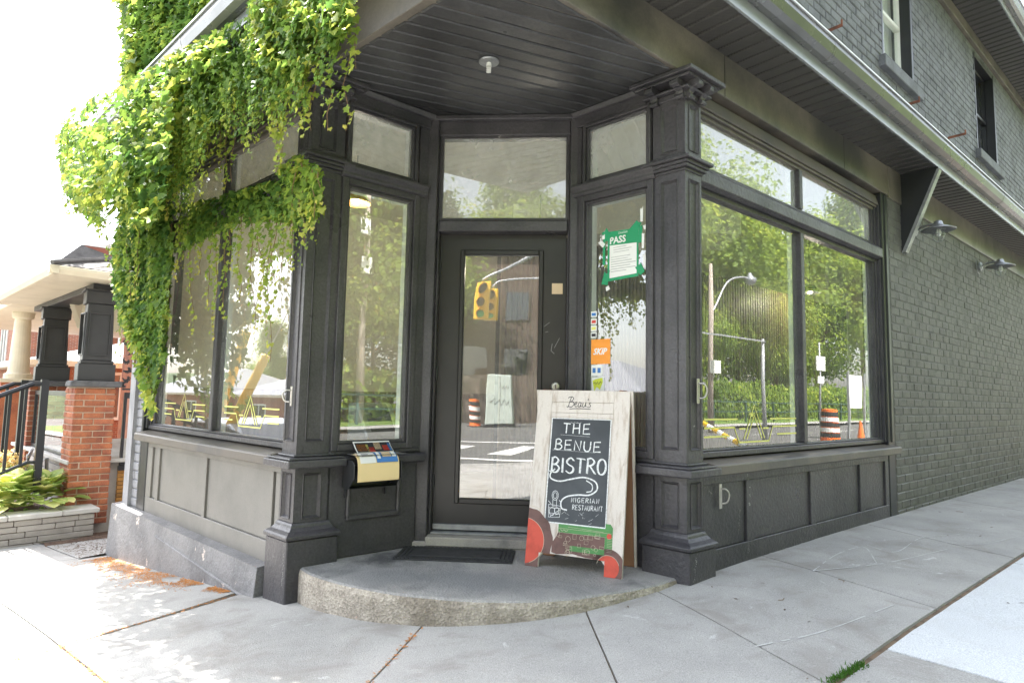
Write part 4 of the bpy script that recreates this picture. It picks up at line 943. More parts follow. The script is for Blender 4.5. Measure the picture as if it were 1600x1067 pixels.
STROKES = {
 'T': [[(0, 1), (1, .97)], [(.5, 1), (.47, 0)]], 'H': [[(.08, 1), (.02, 0)], [(.9, 1.02), (.92, 0)], [(.0, .52), (1, .56)]],
 'E': [[(.95, 1), (.1, .97), (.05, 0), (1, .03)], [(.08, .5), (.8, .53)]],
 'B': [[(.1, 1), (.05, 0)], [(0, .97), (.5, 1.05), (.85, .85), (.6, .6), (.12, .52)], [(.12, .52), (.7, .5), (.98, .25), (.6, 0), (-.15, .04)]],
 'N': [[(.05, 0), (.1, 1), (.85, .02), (.95, 1)]], 'U': [[(.05, 1), (.05, .3), (.3, 0), (.7, .02), (.92, .3), (.95, 1)]],
 'I': [[(.5, 1), (.48, 0)]], 'S': [[(.95, .85), (.6, 1.02), (.2, .9), (.1, .7), (.45, .53), (.85, .4), (.9, .15), (.5, -.03), (.02, .12)]],
 'R': [[(.1, 1), (.05, 0)], [(0, .97), (.5, 1.04), (.9, .82), (.6, .58), (.12, .5)], [(.35, .52), (1.05, 0)]],
 'O': [[(.5, 1.02), (.15, .85), (.0, .45), (.2, .08), (.55, -.02), (.92, .2), (1, .6), (.82, .92), (.5, 1.02)]],
 'G': [[(.95, .85), (.55, 1), (.12, .8), (.02, .4), (.3, 0), (.8, .05), (.95, .4), (.55, .42)]],
 'A': [[(0, 0), (.48, 1.02), (1, -.02)], [(.18, .35), (.85, .38)]],
}
CUR = {'S', 'O', 'G', 'U', 'B', 'R'}
def hand(mb, s, fr, a, c, h, w, gap, th, b, slope=0.0, grow=0.0, double=False):
    x = a
    for i, ch in enumerate(s):
        ww = w*(.25 if ch == 'I' else 1)
        for st in STROKES[ch]:
            p = [Vector((x+q[0]*ww+random.uniform(-1, 1)*h*.012, c+slope*(x-a)+q[1]*h*(1+grow*i)+random.uniform(-1, 1)*h*.012, 0)) for q in st]
            p = bez(p, 5) if (ch in CUR and len(p) > 2) else p
            mb.ribbon(fr, [(v.x, v.y) for v in p], th, b)
            if double: mb.ribbon(fr, [(v.x+th*.9, v.y-th*.3) for v in p], th*.5, b+.0002)
        x += ww+gap
    return x
# sandwich board -------------------------------------------------
ang = R(-21); wv = Vector((math.cos(ang), math.sin(ang), 0)); nv = Vector((math.sin(ang), -math.cos(ang), 0))
BLc = Vector((.217, -.450, -.0690)); SWd, SH, ST = .60, 1.06, .18
up = (Vector((0, 0, SH))-nv*ST).normalized(); PL = math.hypot(SH, ST); bn_ = wv.cross(up); bn_ = bn_ if bn_.dot(nv) > 0 else -bn_
SB = thing('sandwich_board', 'whitewashed wooden sandwich board chalked THE BENUE BISTRO standing open on the entrance step', 'sandwich board', tuple(BLc+wv*.3-nv*.15))
FB = F(BLc, wv, bn_, up)
mb = MB(); t0, t1 = -.022, 0
mb.plate(FB, [(0, 0), (.085, 0), (.085, .055), (.11, .085), (SWd-.13, .085), (SWd-.105, .055), (SWd-.105, 0), (SWd, 0), (SWd, PL), (0, PL)], t0, -.006)
board = mb.build('front_panel', M['signwood'], SB, bevel=.002)
mb = MB()
for k, (x0, x1) in enumerate(((0, .098), (SWd-.098, SWd))):
    mb.box(FB, x0, x1, -.0058, t1, .0 if 0 else .115, PL)
mb.plate(FB, [(0, 0.0), (.085, 0), (.085, .055), (.098, .07), (.098, .1148), (0, .1148)], -.0058, t1); mb.plate(FB, [(SWd, 0.0), (SWd, .1148), (SWd-.098, .1148), (SWd-.098, .07), (SWd-.105, .055), (SWd-.105, 0)], -.0058, t1)
mb.build('stile', M['signwood'], board, bevel=.002)
for c0_, c1_ in ((PL-.075, PL), (PL-.142, PL-.077), (PL-.172, PL-.1435), (.085, .26)): mb = MB(); mb.box(FB, .0985, SWd-.0985, -.0058, -.0005, c0_, c1_); mb.build('rail', M['signwood'], board, bevel=.0015)
CB0, CB1, CC0, CC1 = .104, SWd-.108, .262, PL-.176
mb = MB(); mb.box(FB, CB0, CB1, -.0058, -.0035, CC0, CC1); cb = mb.build('chalkboard', M['chalkb'], board)
mb = MB()
for q in ((CB0, CB0+.006, CC0, CC1), (CB1-.006, CB1, CC0, CC1), (CB0, CB1, CC0, CC0+.007), (CB0, CB1, CC1-.005, CC1)): mb.box(FB, *q[:2], -.0035, -.0022, *q[2:])
mb.build('chalk_smear_border', M['chalk'], cb)
mb = MB(); bb = -.0030; th = .0075
cx = (CB0+CB1)/2
hand(mb, 'THE', FB, .185, .805, .062, .045, .02, th, bb)
hand(mb, 'BENUE', FB, .140, .705, .06, .045, .017, th, bb, -.02)
hand(mb, 'BISTRO', FB, .122, .565, .088, .051, .016, th, bb, .02, .0, True)
hand(mb, 'NIGERIAN', FB, .268, .395, .026, .017, .009, .0036, bb, .03)
hand(mb, 'RESTAURANT', FB, .278, .352, .028, .0135, .0058, .0034, bb, .03)
sw = [(.150, .585), (.122, .555), (.128, .525), (.185, .512), (.26, .530), (.34, .545), (.41, .525), (.425, .48), (.38, .445), (.31, .44), (.24, .425), (.205, .395), (.21, .355), (.245, .345)]
mb.ribbon(FB, [(v.x, v.y) for v in bez([Vector((p[0], p[1], 0)) for p in sw], 10)], .0085, bb)
mb.ribbon(FB, [(v.x, v.y) for v in bez([Vector((p[0], p[1], 0)) for p in [(.355, .528), (.392, .505), (.392, .47), (.36, .46)]], 8)], .006, bb)
circ = lambda x, y, r1, r2, a0=0, a1=6.3, n=18: [(x+r1*math.cos(a0+(a1-a0)*k/n), y+r2*math.sin(a0+(a1-a0)*k/n)) for k in range(n+1)]
for q in (circ(.163, .425, .020, .028), circ(.163, .425, .012, .018), [(.150, .40), (.152, .36), (.176, .36), (.175, .40)], [(.125, .37), (.205, .365), (.20, .30), (.13, .295), (.125, .37)], circ(.150, .33, .018, .024), [(.12, .39), (.14, .375)], [(.19, .40), (.205, .385)], [(.14, .30), (.20, .345)], circ(.18, .335, .015, .02), [(.128, .35), (.2, .352)], [(.13, .32), (.2, .318)]): mb.ribbon(FB, q, .003, bb)
for k in range(3): mb.ribbon(FB, [(.24+.02*k+random.uniform(-.01, .01), .872+random.uniform(-.004, .004)), (.25+.022*k, .868+random.uniform(-.004, .004)), (.256+.022*k, .876)], .0015, bb)
mb.ribbon(FB, [(.17, .795), (.36, .79)], .0012, bb); mb.ribbon(FB, [(.12, .70), (.4, .695)], .0011, bb)
for k in range(18):
    x = random.uniform(.12, .46); y = random.uniform(.27, .33); mb.ribbon(FB, [(x, y), (x+random.uniform(-.02, .03), y+random.uniform(0, .02))], .0012, bb)
mb.build('chalk_writing', M['chalk'], cb)
# "Beau's" script in brown ink on the top rail
mb = MB(); bb = .0004-.0005+.0003; s0, y0, k = .205, PL-.105, .058
L1 = [[(.0, .95), (.12, 1.05), (.45, 1.1), (.62, .9), (.42, .62), (.2, .56)], [(.35, 1.05), (.18, .5), (.05, .0), (-.12, .05)], [(.2, .56), (.6, .55), (.68, .25), (.4, -.02), (.08, .05)],
 [(.78, .25), (.98, .35), (1.0, .5), (.86, .5), (.78, .25), (.9, .02), (1.12, .15)], [(1.5, .45), (1.3, .5), (1.18, .2), (1.3, .0), (1.48, .3), (1.5, .45), (1.46, .1), (1.62, .08)],
 [(1.72, .5), (1.68, .1), (1.85, .02), (2.02, .4), (2.02, .5), (2.0, .1), (2.15, .08)], [(2.3, .95), (2.25, .72)], [(2.62, .5), (2.42, .45), (2.5, .28), (2.58, .12), (2.4, .0), (2.2, .02)], [(.2, -.22), (1.2, -.16), (2.6, -.2)]]
for st in L1: mb.ribbon(FB, [(s0+v.x*k, y0+v.y*k) for v in bez([Vector((p[0], p[1], 0)) for p in st], 6)], .0042, bb)
mb.build('script_lettering', M['ink'], board)
# tractor painting at the bottom
def flat(pts, mat, name, b, mbs=None):
    m_ = MB(); m_.quad(*[FB(p[0], b, p[1]) for p in pts]); return m_.build(name, mat, board)
def wheel(cx_, cy_, r, n=40, teeth=0, lo=0, hi=SWd, base=0.0):
    out = []
    for i in range(n):
        a = 2*math.pi*i/n; rr = r*(1+(.03 if teeth and (i % 4) < 2 else 0)); out.append((max(lo, cx_+rr*math.cos(a)), max(base, cy_+rr*math.sin(a))))
    return out
def clipx(pts): return pts
def painted(poly, mat, name, b):  # keep only what lies on the wood
    P = [Vector((p[0], p[1])) for p in poly]
    for n_, d in ((Vector((-1, 0)), 0), (Vector((1, 0)), SWd), (Vector((0, -1)), 0)): P = clip(P, n_, d) if len(P) > 2 else P
    return flat([tuple(v) for v in P], mat, name, b) if len(P) > 2 else None
eps = .0006
def legs(cx_, cy_, r, x0, x1, cut, mat, name, b, teeth=0):
    """wheel clipped to the foot (below .055) and to the panel above"""
    P = [Vector(p) for p in wheel(cx_, cy_, r, 48, teeth, lo=-9, base=-9)]
    up_ = clip(P, Vector((0, -1)), -.085); up_ = clip(up_, Vector((-1, 0)), -x0); up_ = clip(up_, Vector((1, 0)), x1)
    if len(up_) > 2: flat([tuple(v) for v in up_], mat, name, b)
    lo = clip(P, Vector((0, 1)), .0852); lo = clip(lo, Vector((0, -1)), 0) if len(lo) > 2 else lo
    if cut[0] == 'l': lo = clip(lo, Vector((-1, 0)), 0) if len(lo) > 2 else lo; lo = clip(lo, Vector((1, 0)), .085) if len(lo) > 2 else lo
    else: lo = clip(lo, Vector((-1, 0)), -(SWd-.105)) if len(lo) > 2 else lo; lo = clip(lo, Vector((1, 0)), SWd) if len(lo) > 2 else lo
    if len(lo) > 2: flat([tuple(v) for v in lo], mat, name, b)
legs(-.02, .155, .185, 0, .4, 'l', M['tbrown'], 'painted_tyre', eps, 1); legs(-.02, .145, .133, 0, .4, 'l', M['tred'], 'painted_wheel', eps*2)
legs(.515, .055, .098, .3, SWd, 'r', M['tbrown'], 'painted_tyre', eps); legs(.515, .050, .066, .3, SWd, 'r', M['tred'], 'painted_wheel', eps*2)
flat([(.20, .215), (.20, .262), (.49, .262), (.49, .29), (.52, .29), (.535, .27), (.535, .215)], M['tgreen'], 'painted_bonnet', eps)
flat([(.49, .13), (.49, .214), (.535, .214), (.535, .13)], M['tgreen'], 'painted_grille', eps)
flat([(.28, .115), (.28, .145), (.4895, .145), (.4895, .115)], M['tgreen'], 'painted_frame', eps*2)
flat([(.165, .095), (.165, .15), (.19, .19), (.2, .214), (.4895, .214), (.4895, .088), (.38, .088), (.30, .10), (.2, .088)], M['tbrown'], 'painted_engine', eps)
flat(circ(.515, .222, .015, .016, n=12)[:-1], M['tred'], 'painted_lamp', eps*2.5)
mb = MB(); rr = random.Random(3)
for k in range(26):
    x, y = rr.uniform(.18, .47), rr.uniform(.10, .205); w_, h_ = rr.uniform(.01, .035), rr.uniform(.008, .03)
    mb.ribbon(FB, [(x, y), (x+w_, y), (x+w_, y+h_), (x, y+h_), (x, y)] if k % 3 else circ(x, y, w_*.5, w_*.5, n=10), .0014, eps*3)
mb.ribbon(FB, [(.20, .238), (.53, .238)], .0014, eps*3); mb.ribbon(FB, [(.26, .25), (.48, .242)], .0014, eps*3); mb.ribbon(FB, [(.0, .352), (.05, .345), (.09, .325)], .003, eps*3)
for k in range(9): mb.ribbon(FB, [(.503+.004*0, .135+.009*k), (.535, .135+.009*k)], .0012, eps*3)
mb.ribbon(FB, circ(-.02, .145, .134, .134, -1.2, 1.4), .0025, eps*3); mb.ribbon(FB, circ(.515, .050, .068, .068, .3, 2.9), .002, eps*3)
mb.ribbon(FB, [(.215, .232), (.225, .222), (.235, .232), (.25, .224), (.262, .23)], .0025, eps*3)
mb.build('painted_linework', M['tline'], board)
# back panel
bk_ = BLc+nv*-.30; FBB = F(bk_-nv*.0, wv, -nv, (Vector((0, 0, SH))+nv*(.30-ST-.02)).normalized())
mb = MB(); mb.plate(FBB, [(0, 0), (.08, 0), (.08, .055), (SWd-.08, .055), (SWd-.08, 0), (SWd, 0), (SWd, PL-.01), (0, PL-.01)], -.012, 0); bp = mb.build('back_panel', M['signply'], SB, bevel=.002)
mb = MB(); mb.box(FBB, SWd+.0002, SWd+.016, -.018, .004, .0, PL-.01); mb.box(FBB, -.016, -.0002, -.018, .004, .0, PL-.01); mb.build('panel_edge', M['signwood'], bp, bevel=.002)
for x in (.05, SWd-.05): mb = MB(); mb.box(F(BLc+Vector((0, 0, SH))-nv*(ST+.01), wv, nv), x-.02, x+.02, -.03, .014, .0, .004); mb.build('hinge', M['rust'], SB)
# doormat --------------------------------------------------------
mp = [Vector((-.60, -.44)), Vector((.13, -.44)), Vector((.16, -.13)), Vector((-.56, -.13))]
FM = F((-.60, -.44, -.0695), (1, 0, 0), (-.07/.31*0, 0, 1), (.08, 1, 0))
DM = thing('doormat', 'black rubber doormat with a perforated border lying on the step before the door', 'doormat', (-.22, -.29, -.0695))
mb = MB(); mb.box(FW0, -.60, .14, -.44, -.12, -.0692, -.062); dm = mb.build('mat_base', M['rubber'], DM, bevel=.003)
mb = MB(); mb.box(FW0, -.52, .06, -.375, -.185, -.0618, -.055); mb.build('mat_centre', M['rubber'], DM, bevel=.003)
mb = MB()
def nub(x, y): mb.box(FW0, x-.009, x+.009, y-.006, y+.006, -.0618, -.056)
x = -.59
while x < .13:
    for y in (-.43, -.41, -.39, -.165, -.148, -.13): nub(x+(.013 if y in (-.41, -.148) else 0), y)
    x += .026
y = -.37
while y < -.18:
    for x in (-.585, -.56, -.535, .075, .1, .125): nub(x, y)
    y += .02
mb.build('mat_nubs', M['rubber'], DM, kind='stuff')
# flyer holder ---------------------------------------------------
FH = thing('flyer_holder', 'black open box holding a manila folder and flyers fixed under the left sidelight ledge', 'flyer box', tuple(FSL(.45, .1, .38)))
mb = MB()
mb.plate(F(FSL(.30, 0, 0), FSL.b, FSL.a), [(.03, .36), (.10, .36), (.17, .43), (.17, .51), (.14, .535), (.03, .535)], -.006, 0); mb.build('side_cheek', M['black'], FH, bevel=.002); mb = MB(); mb.plate(F(FSL(.62, 0, 0), FSL.b, FSL.a), [(.03, .36), (.10, .36), (.17, .43), (.17, .51), (.14, .535), (.03, .535)], 0, .006)
hb = mb.build('side_cheek', M['black'], FH, bevel=.002)
mb = MB(); mb.box(FSL, .3002, .6198, .025, .13, .362, .368); mb.box(FSL, .3002, .6198, .0, .03, .362, .49); mb.build('tray', M['black'], FH, bevel=.002)
mb = MB(); mb.box(FSL, .315, .325, .0, .02, .3, .36); mb.build('bracket_strap', M['black'], FH); mb = MB(); mb.box(FSL, .595, .605, .0, .02, .3, .36); mb.build('bracket_strap', M['black'], FH)
fo = thing('folder', 'manila card folder bent over the front of the flyer box', 'folder', tuple(FSL(.45, .12, .45)), 'papers in the flyer box')
mb = MB(); pr_ = bez([Vector(p) for p in ((.06, .565, 0), (.11, .568, 0), (.15, .55, 0), (.168, .51, 0), (.172, .43, 0), (.17, .408, 0))], 5)
for th_, nm in ((0.0, 'card'),):
    for i in range(len(pr_)-1):
        p, q = pr_[i], pr_[i+1]; mb.hexa([FSL(.318, p.x, p.y), FSL(.602, p.x, p.y), FSL(.602, q.x, q.y), FSL(.318, q.x, q.y), FSL(.318, p.x+.003, p.y+.003), FSL(.602, p.x+.003, p.y+.003), FSL(.602, q.x+.003, q.y+.002), FSL(.318, q.x+.003, q.y+.002)])
mb.build('folder_card', M['manila'], fo)
def leaflet(name, label, a0, a1, prof, mats, tilt=0.0):
    t_ = thing(name, label, 'flyer', tuple(FSL((a0+a1)/2, prof[0][0], prof[0][1])), 'papers in the flyer box')
    mb = MB(); P_ = bez([Vector((p[0], p[1], 0)) for p in prof], 4)
    for i in range(len(P_)-1):
        p, q = P_[i], P_[i+1]; mb.hexa([FSL(a0, p.x, p.y), FSL(a1, p.x, p.y+tilt), FSL(a1, q.x, q.y+tilt), FSL(a0, q.x, q.y), FSL(a0, p.x+.001, p.y+.002), FSL(a1, p.x+.001, p.y+.002+tilt), FSL(a1, q.x+.001, q.y+.002+tilt), FSL(a0, q.x+.001, q.y+.002)])
    b_ = mb.build('sheet', mats[0], t_)
    n = len(P_)-1
    for (u0, u1, i0, i1, m_) in mats[1]:
        mb = MB()
        for i in range(int(i0*n), max(int(i0*n)+1, int(i1*n))):
            p, q = P_[i], P_[i+1]; x0, x1 = a0+(a1-a0)*u0, a0+(a1-a0)*u1
            mb.quad(FSL(x0, p.x+.0022, p.y+.0042+tilt*u0), FSL(x1, p.x+.0022, p.y+.0042+tilt*u1), FSL(x1, q.x+.0022, q.y+.0042+tilt*u1), FSL(x0, q.x+.0022, q.y+.0042+tilt*u0))
        mb.build('print', M[m_], b_)
    return t_
leaflet('flyer', 'white printed flyer lying on the left of the folder', .335, .44, [(.085, .573), (.12, .573), (.152, .556), (.172, .52)], (M['paper'], [(.15, .8, .2, .3, 'greyink'), (.15, .6, .45, .5, 'greyink'), (.15, .85, .6, .7, 'greyink')]))
leaflet('flyer', 'blue and white printed flyer lying on the right of the folder', .445, .592, [(.085, .575), (.12, .575), (.152, .558), (.174, .522)], (M['blue'], [(.05, .2, .1, .9, 'paper'), (.3, .72, .3, .8, 'beige'), (.76, .95, .0, .8, 'paper')]))
leaflet('flyer', 'colourful orange and brown food flyer lying behind the folder on the ledge', .345, .60, [(.10, .578), (.065, .605), (.03, .64)], (M['paper'], [(.02, .98, .1, .95, 'ink'), (.05, .3, .2, .8, 'orange'), (.35, .5, .1, .6, 'red'), (.52, .7, .3, .9, 'beige'), (.74, .9, .2, .7, 'red'), (.9, .97, .1, .9, 'blue'), (.3, .36, .1, .8, 'gold')]))
mb = MB(); mb.box(FSL, .31, .66, .03, .16, .5665, .5685); t_ = mb.build('grey_folder_lid', M['zinc'], FH, bevel=.001)
# stickers on the right sidelight glass --------------------------
def sticker(name, label, fr, a0, a1, c0, c1, mat, cat='sticker', b=-.020, grp='stickers on the right sidelight'):
    t_ = thing(name, label, cat, tuple(fr((a0+a1)/2, b, (c0+c1)/2)), grp); mb = MB(); mb.box(fr, a0, a1, b, b+.0012, c0, c1); mb.build('sheet', mat, t_); return t_
b0 = -.0215; bz = b0+.0016
# right sidelight: a runs from the pier (right) to the door (left), so mirror it for lettering
FS2 = F(FSR(.722, 0, 0), tuple(-Vector(dL)), nL)   # a=0 at the left glass edge
s1 = thing('pass_notice', 'green PASS inspection notice stuck with torn green tape to the right sidelight', 'notice', tuple(FS2(.27, b0, 1.87)))
mb = MB(); mb.quad(*[FS2(a, b0+.001, c) for a, c in ((.148, 1.715), (.385, 1.725), (.385, 2.04), (.150, 2.05))]); mb.build('sheet', M['green'], s1)
mb = MB(); mb.quad(*[FS2(a, b0+.0018, c) for a, c in ((.165, 1.735), (.372, 1.745), (.372, 1.945), (.165, 1.955))]); mb.build('white_panel', M['paper'], s1)
txt('PASS', FS2, .168, 1.962, .048, b0+.0028, M['paper'], s1, bold=.03, wscale=.95); txt('DineSafe', FS2, .235, 2.022, .014, b0+.0028, M['paper'], s1)
mb = MB()
for k in range(11):
    c = 1.935-.016*k; w_ = (.10, .14, .12, .0, .15, .13, .16, .19, .15, .19, .12)[k]; x_ = .175+(.02 if k < 4 else 0)
    if w_: mb.box(FS2, x_, x_+w_, b0+.0022, b0+.0026, c, c+(.004 if k > 5 else .003))
mb.build('small_print', M['greyink'], s1)
mb = MB(); rt = random.Random(5)
for (x, y, w_, h_, rot) in ((.14, 2.03, .05, .075, .5), (.135, 1.74, .05, .09, -.2), (.36, 2.05, .055, .08, -.7), (.40, 2.0, .03, .12, 0), (.40, 1.77, .05, .07, .6), (.12, 1.93, .02, .2, 0)):
    ca, sa = math.cos(rot), math.sin(rot); q = [(-w_/2, -h_/2), (w_/2*rt.uniform(.6, 1.2), -h_/2), (w_/2, h_/2*rt.uniform(.8, 1.3)), (0, h_/2*rt.uniform(.6, .9)), (-w_/2*rt.uniform(.5, 1), h_/2)]
    mb.quad(*[FS2(x+u*ca-v*sa, b0+.0032, y+u*sa+v*ca) for u, v in q])
mb.build('tape', M['green'], s1)
mb = MB()
for (x, y, w_, h_, rot) in ((.10, 1.98, .03, .06, .8), (.42, 1.95, .02, .10, 0), (.43, 1.82, .025, .09, .1), (.41, 2.12, .02, .09, 0), (.15, 1.67, .03, .03, .4), (.44, 2.04, .04, .03, .5), (.115, 2.02, .03, .03, .2)):
    ca, sa = math.cos(rot), math.sin(rot); q = [(-w_/2, -h_/2), (w_/2*rt.uniform(.6, 1.2), -h_/2), (w_/2, h_/2*rt.uniform(.8, 1.3)), (0, h_/2*rt.uniform(.6, .9)), (-w_/2*rt.uniform(.5, 1), h_/2)]
    mb.quad(*[FS2(x+u*ca-v*sa, b0+.0036, y+u*sa+v*ca) for u, v in q])
mb.build('tape_residue', M['paper'], s1)
s2 = sticker('skip_sticker', 'orange square SKIP sticker low on the right sidelight', FS2, .022, .175, 1.17, 1.335, M['orange'], b=b0)
txt('SKIP', FS2, .040, 1.232, .044, bz, M['paper'], s2, shear=.3, bold=.03, wscale=.95)
s3 = sticker('delivery_sticker', 'pale blue and white sticker under the orange square sticker', FS2, .025, .115, 1.09, 1.165, M['paper'], b=b0)
mb = MB(); mb.box(FS2, .035, .06, bz, bz+.0004, 1.112, 1.145); mb.box(FS2, .075, .10, bz, bz+.0004, 1.112, 1.145); mb.build('print', M['blue'], s3)
s4 = sticker('round_sticker', 'yellow and white sticker lowest on the right sidelight', FS2, .028, .13, .985, 1.085, M['paper'], b=b0)
mb = MB(); mb.quad(*[FS2(a, bz, c) for a, c in ((.035, 1.06), (.05, .99), (.07, 1.02), (.095, 1.0), (.118, 1.05), (.115, 1.08), (.06, 1.07))]); mb.build('print', M['yellow'], s4)
mb = MB(); mb.ribbon(FS2, [(.045, 1.045), (.06, 1.05), (.062, 1.035), (.078, 1.052), (.085, 1.036), (.1, 1.055), (.108, 1.045)], .005, bz+.0005); mb.build('scribble', M['ink'], s4)
for k, (c, m_) in enumerate(((1.505, 'blue'), (1.455, 'red'), (1.41, 'gold'), (1.365, 'ink'))):
    s5 = sticker('card_sticker', ('small blue and white card sticker, topmost of the column on the right sidelight', 'small red and white card sticker, second from the top of the column', 'small yellow and white card sticker, third from the top of the column', 'small black and white card sticker just above the orange sticker')[k], FS2, .018, .065, c-.018, c+.02, M['paper'], b=b0)
    mb = MB(); mb.box(FS2, .024, .058, bz, bz+.0004, c-.010, c+.010); mb.build('print', M[m_], s5)
# gold deco decals on the shop windows
def decal(fr, ac, flip, zc, parent, half=.62, sc=1.0):
    mb = MB(); b = -.0795; g = lambda x, z: (ac+flip*x*sc, zc+z*sc)
    S = [[(-half, .035), (-.22, .035)], [(.22, .035), (half, .035)], [(-half, -.02), (-.26, -.02), (-.20, -.12), (.20, -.12), (.26, -.02), (half, -.02)], [(-half, -.075), (-.32, -.075)], [(.32, -.075), (half, -.075)],
         [(-.14, -.10), (0, .13), (.14, -.10)], [(-.10, -.10), (0, .06), (.10, -.10)], [(-.2, -.03), (-.12, -.03)], [(.12, -.03), (.2, -.03)]]
    for st in S: mb.ribbon(fr, [g(*p) for p in st], .011*sc, b)
    mb.build('gold_decal', M['gold'], parent)
decal(FR, .93, 1, .79, wR); decal(FL, 2.05, 1, .80, wL, .52, .85); decal(FL, .82, 1, .80, wL, .5, .85)
# iron pull handles
def pull(fr, a, z, label, s=1.0):
    t_ = thing('pull_handle', label, 'handle', tuple(fr(a, 0, z)))
    mb = MB(); mb.box(fr, a-.014*s, a+.014*s, .0005, .007, z-.075*s, z+.075*s); mb.build('back_plate', M['steel'], t_, bevel=.002)
    mb = MB(); mb.tube(bez([fr(a+.006, .006, z+.045*s), fr(a+.02, .03, z+.042*s), fr(a+.035, .042, z+.01), fr(a+.03, .03, z-.035*s), fr(a+.008, .006, z-.045*s)], 6), .0055, 8); mb.build('grip', M['steel'], t_, smooth=True)
pull(FR, .119, 1.0, 'grey iron pull handle on the right corner pier beside the window'); pull(FR, .355, .36, 'chipped iron pull handle on the low panel under the right window')
pull(FL, .085, .92, 'narrow iron pull handle on the left corner pier', .8)
# barn lamps on the right wall
def lamp(a, z, label):
    t_ = thing('wall_lamp', label, 'wall lamp', tuple(FR(a, 0, z)), 'caged lamps on the side wall')
    mb = MB(); mb.lathe(FR(a, .012, z), [(.055, 0), (.055, .02), (.03, .035), (0, .035)], 18, nR); mb.build('wall_plate', M['zinc'], t_)
    mb = MB(); mb.tube(bez([FR(a, .03, z), FR(a, .10, z+.03), FR(a, .17, z+.035), FR(a, .215, z+.02)], 6), .012, 10); mb.build('arm', M['zinc'], t_, smooth=True)
    mb = MB(); mb.lathe(FR(a, .23, z+.035), [(.02, .03), (.035, .02), (.04, 0), (.05, -.02), (.15, -.062), (.152, -.068), (.05, -.03), (.035, -.03)], 28); mb.build('lamp_shade', M['zinc'], t_, smooth=True)
    mb = MB(); mb.lathe(FR(a, .23, z+.0), [(.042, 0), (.048, -.03), (.046, -.10), (.03, -.13), (0, -.135)], 20); mb.build('lamp_glass', M['glassC'], t_, smooth=True)
    mb = MB(); mb.lathe(FR(a, .23, z+.0), [(.0, -.02), (.02, -.03), (.026, -.06), (.018, -.09), (0, -.1)], 14); mb.build('bulb', M['white'], t_, smooth=True)
    mb = MB()
    for k in range(6):
        q = k*math.pi/3; d = lambda r, h: FR(a, .23, z)+Vector((math.cos(q)*r, math.sin(q)*r, h))
        mb.tube([d(.052, 0), d(.056, -.05), d(.053, -.11), d(.03, -.145), d(.0, -.15)], .003, 6)
    for h in (-.03, -.08): mb.lathe(FR(a, .23, z+h), [(.053, .003), (.059, .003), (.059, -.003), (.053, -.003), (.053, .003)], 18)
    mb.build('wire_cage', M['zinc'], t_)
    mb = MB(); mb.tube(bez([FR(a-.05, .015, z+.02), FR(a-.12, .02, z+.08), FR(a-.14, .02, z+.02), FR(a-.12, .02, z-.08), FR(a-.04, .02, z-.1)], 6), .005, 6); mb.build('cable', M['zinc'], t_)
lamp(4.02, 2.72, 'caged grey wall lamp beside the triangular bracket, nearer of the pair'); lamp(6.45, 2.72, 'caged grey wall lamp farther along the side wall, beyond the first lamp')
# overhead cable at the top left
a_, b_ = atd(60, -25, 9), atd(200, 62, 9); mb = MB(); mb.tube([a_+(b_-a_)*-6, a_+(b_-a_)*-1, a_, b_, a_+(b_-a_)*2.2], .007, 6); tag(mb.build('utility_cable', M['black']), 'thin black overhead cable crossing the sky at the upper left', 'cable')

# leaf litter and twigs on the ground
def scatter(name, label, cat, pts, size, mat, kind='stuff', lift=.003, up=.5):
    mb = MB()
    for (x, y) in pts:
        z = ground(x, y)+lift; a = random.uniform(0, 6.3); s = size*random.uniform(.5, 1.4); d = Vector((math.cos(a), math.sin(a), random.uniform(-.2, .5)*up)); e = Vector((-math.sin(a), math.cos(a), random.uniform(-.3, .5)*up))*.45
        p = Vector((x, y, z)); mb.quad(p, p+d*s*.5+e*s*.5, p+d*s, p+d*s*.5-e*s*.5)
    o = mb.build(name, mat, raw=True); tag(o, label, cat, None, kind); return o
pts = []
for k in range(6500):
    s = random.uniform(.55, 3.1); w_ = .30*min(1, max(.12, (s-.4)/1.2))*(1-.35*max(0, (s-2.3)/.8)); o_ = .105+abs(random.gauss(0, .5))*w_
    n_ = noise.noise(Vector((s*4, o_*8, 2)))
    if n_ > -.3 and o_ < .6: pts.append(LQ(s, o_))
for J in (J9,):
    a, b = Vector(J[0]), Vector(J[1])
    for k in range(260): p = a.lerp(b, random.uniform(0, 1.4)); pts.append((p.x+random.gauss(0, .004), p.y+random.gauss(0, .004)))
for k in range(330):
    s = random.uniform(-1.2, .15); pts.append(LQ(s, OUT1+random.gauss(0, .006)+(.04*math.exp(-((s+.25)/.08)**2)*random.random())))
for k in range(90): a, b = Vector(J1[0]), Vector(J1[1]); p = a.lerp(b, random.uniform(0, 1.1)); pts.append((p.x+random.gauss(0, .006), p.y+random.gauss(0, .006)))
scatter('leaf_litter', 'orange dry leaf litter drifted along the foot of the left plinth and in the paving joints', 'leaf litter', pts, .015, M['litter'])
pts = []
for k in range(1500):
    s = random.uniform(-2.4, 3); pts.append(RQ(random.uniform(-1.2, 6), random.uniform(.02, 2.6))) if k < 60 else pts.append(LQ(random.uniform(3.25, 4.6), random.uniform(-.5, .28)))
scatter('brown_debris', 'small dark crumbs and dead leaves on the paving and beside the garden wall', 'debris', pts, .022, M['dirt'])
pts = []
P1, P2_ = gp(1290, 1067), gp(1350, 1035)
for k in range(330):
    q = P1.lerp(P2_, random.random()**.8); pts.append((q.x+random.gauss(0, .012), q.y+random.gauss(0, .012)))
mb = MB()
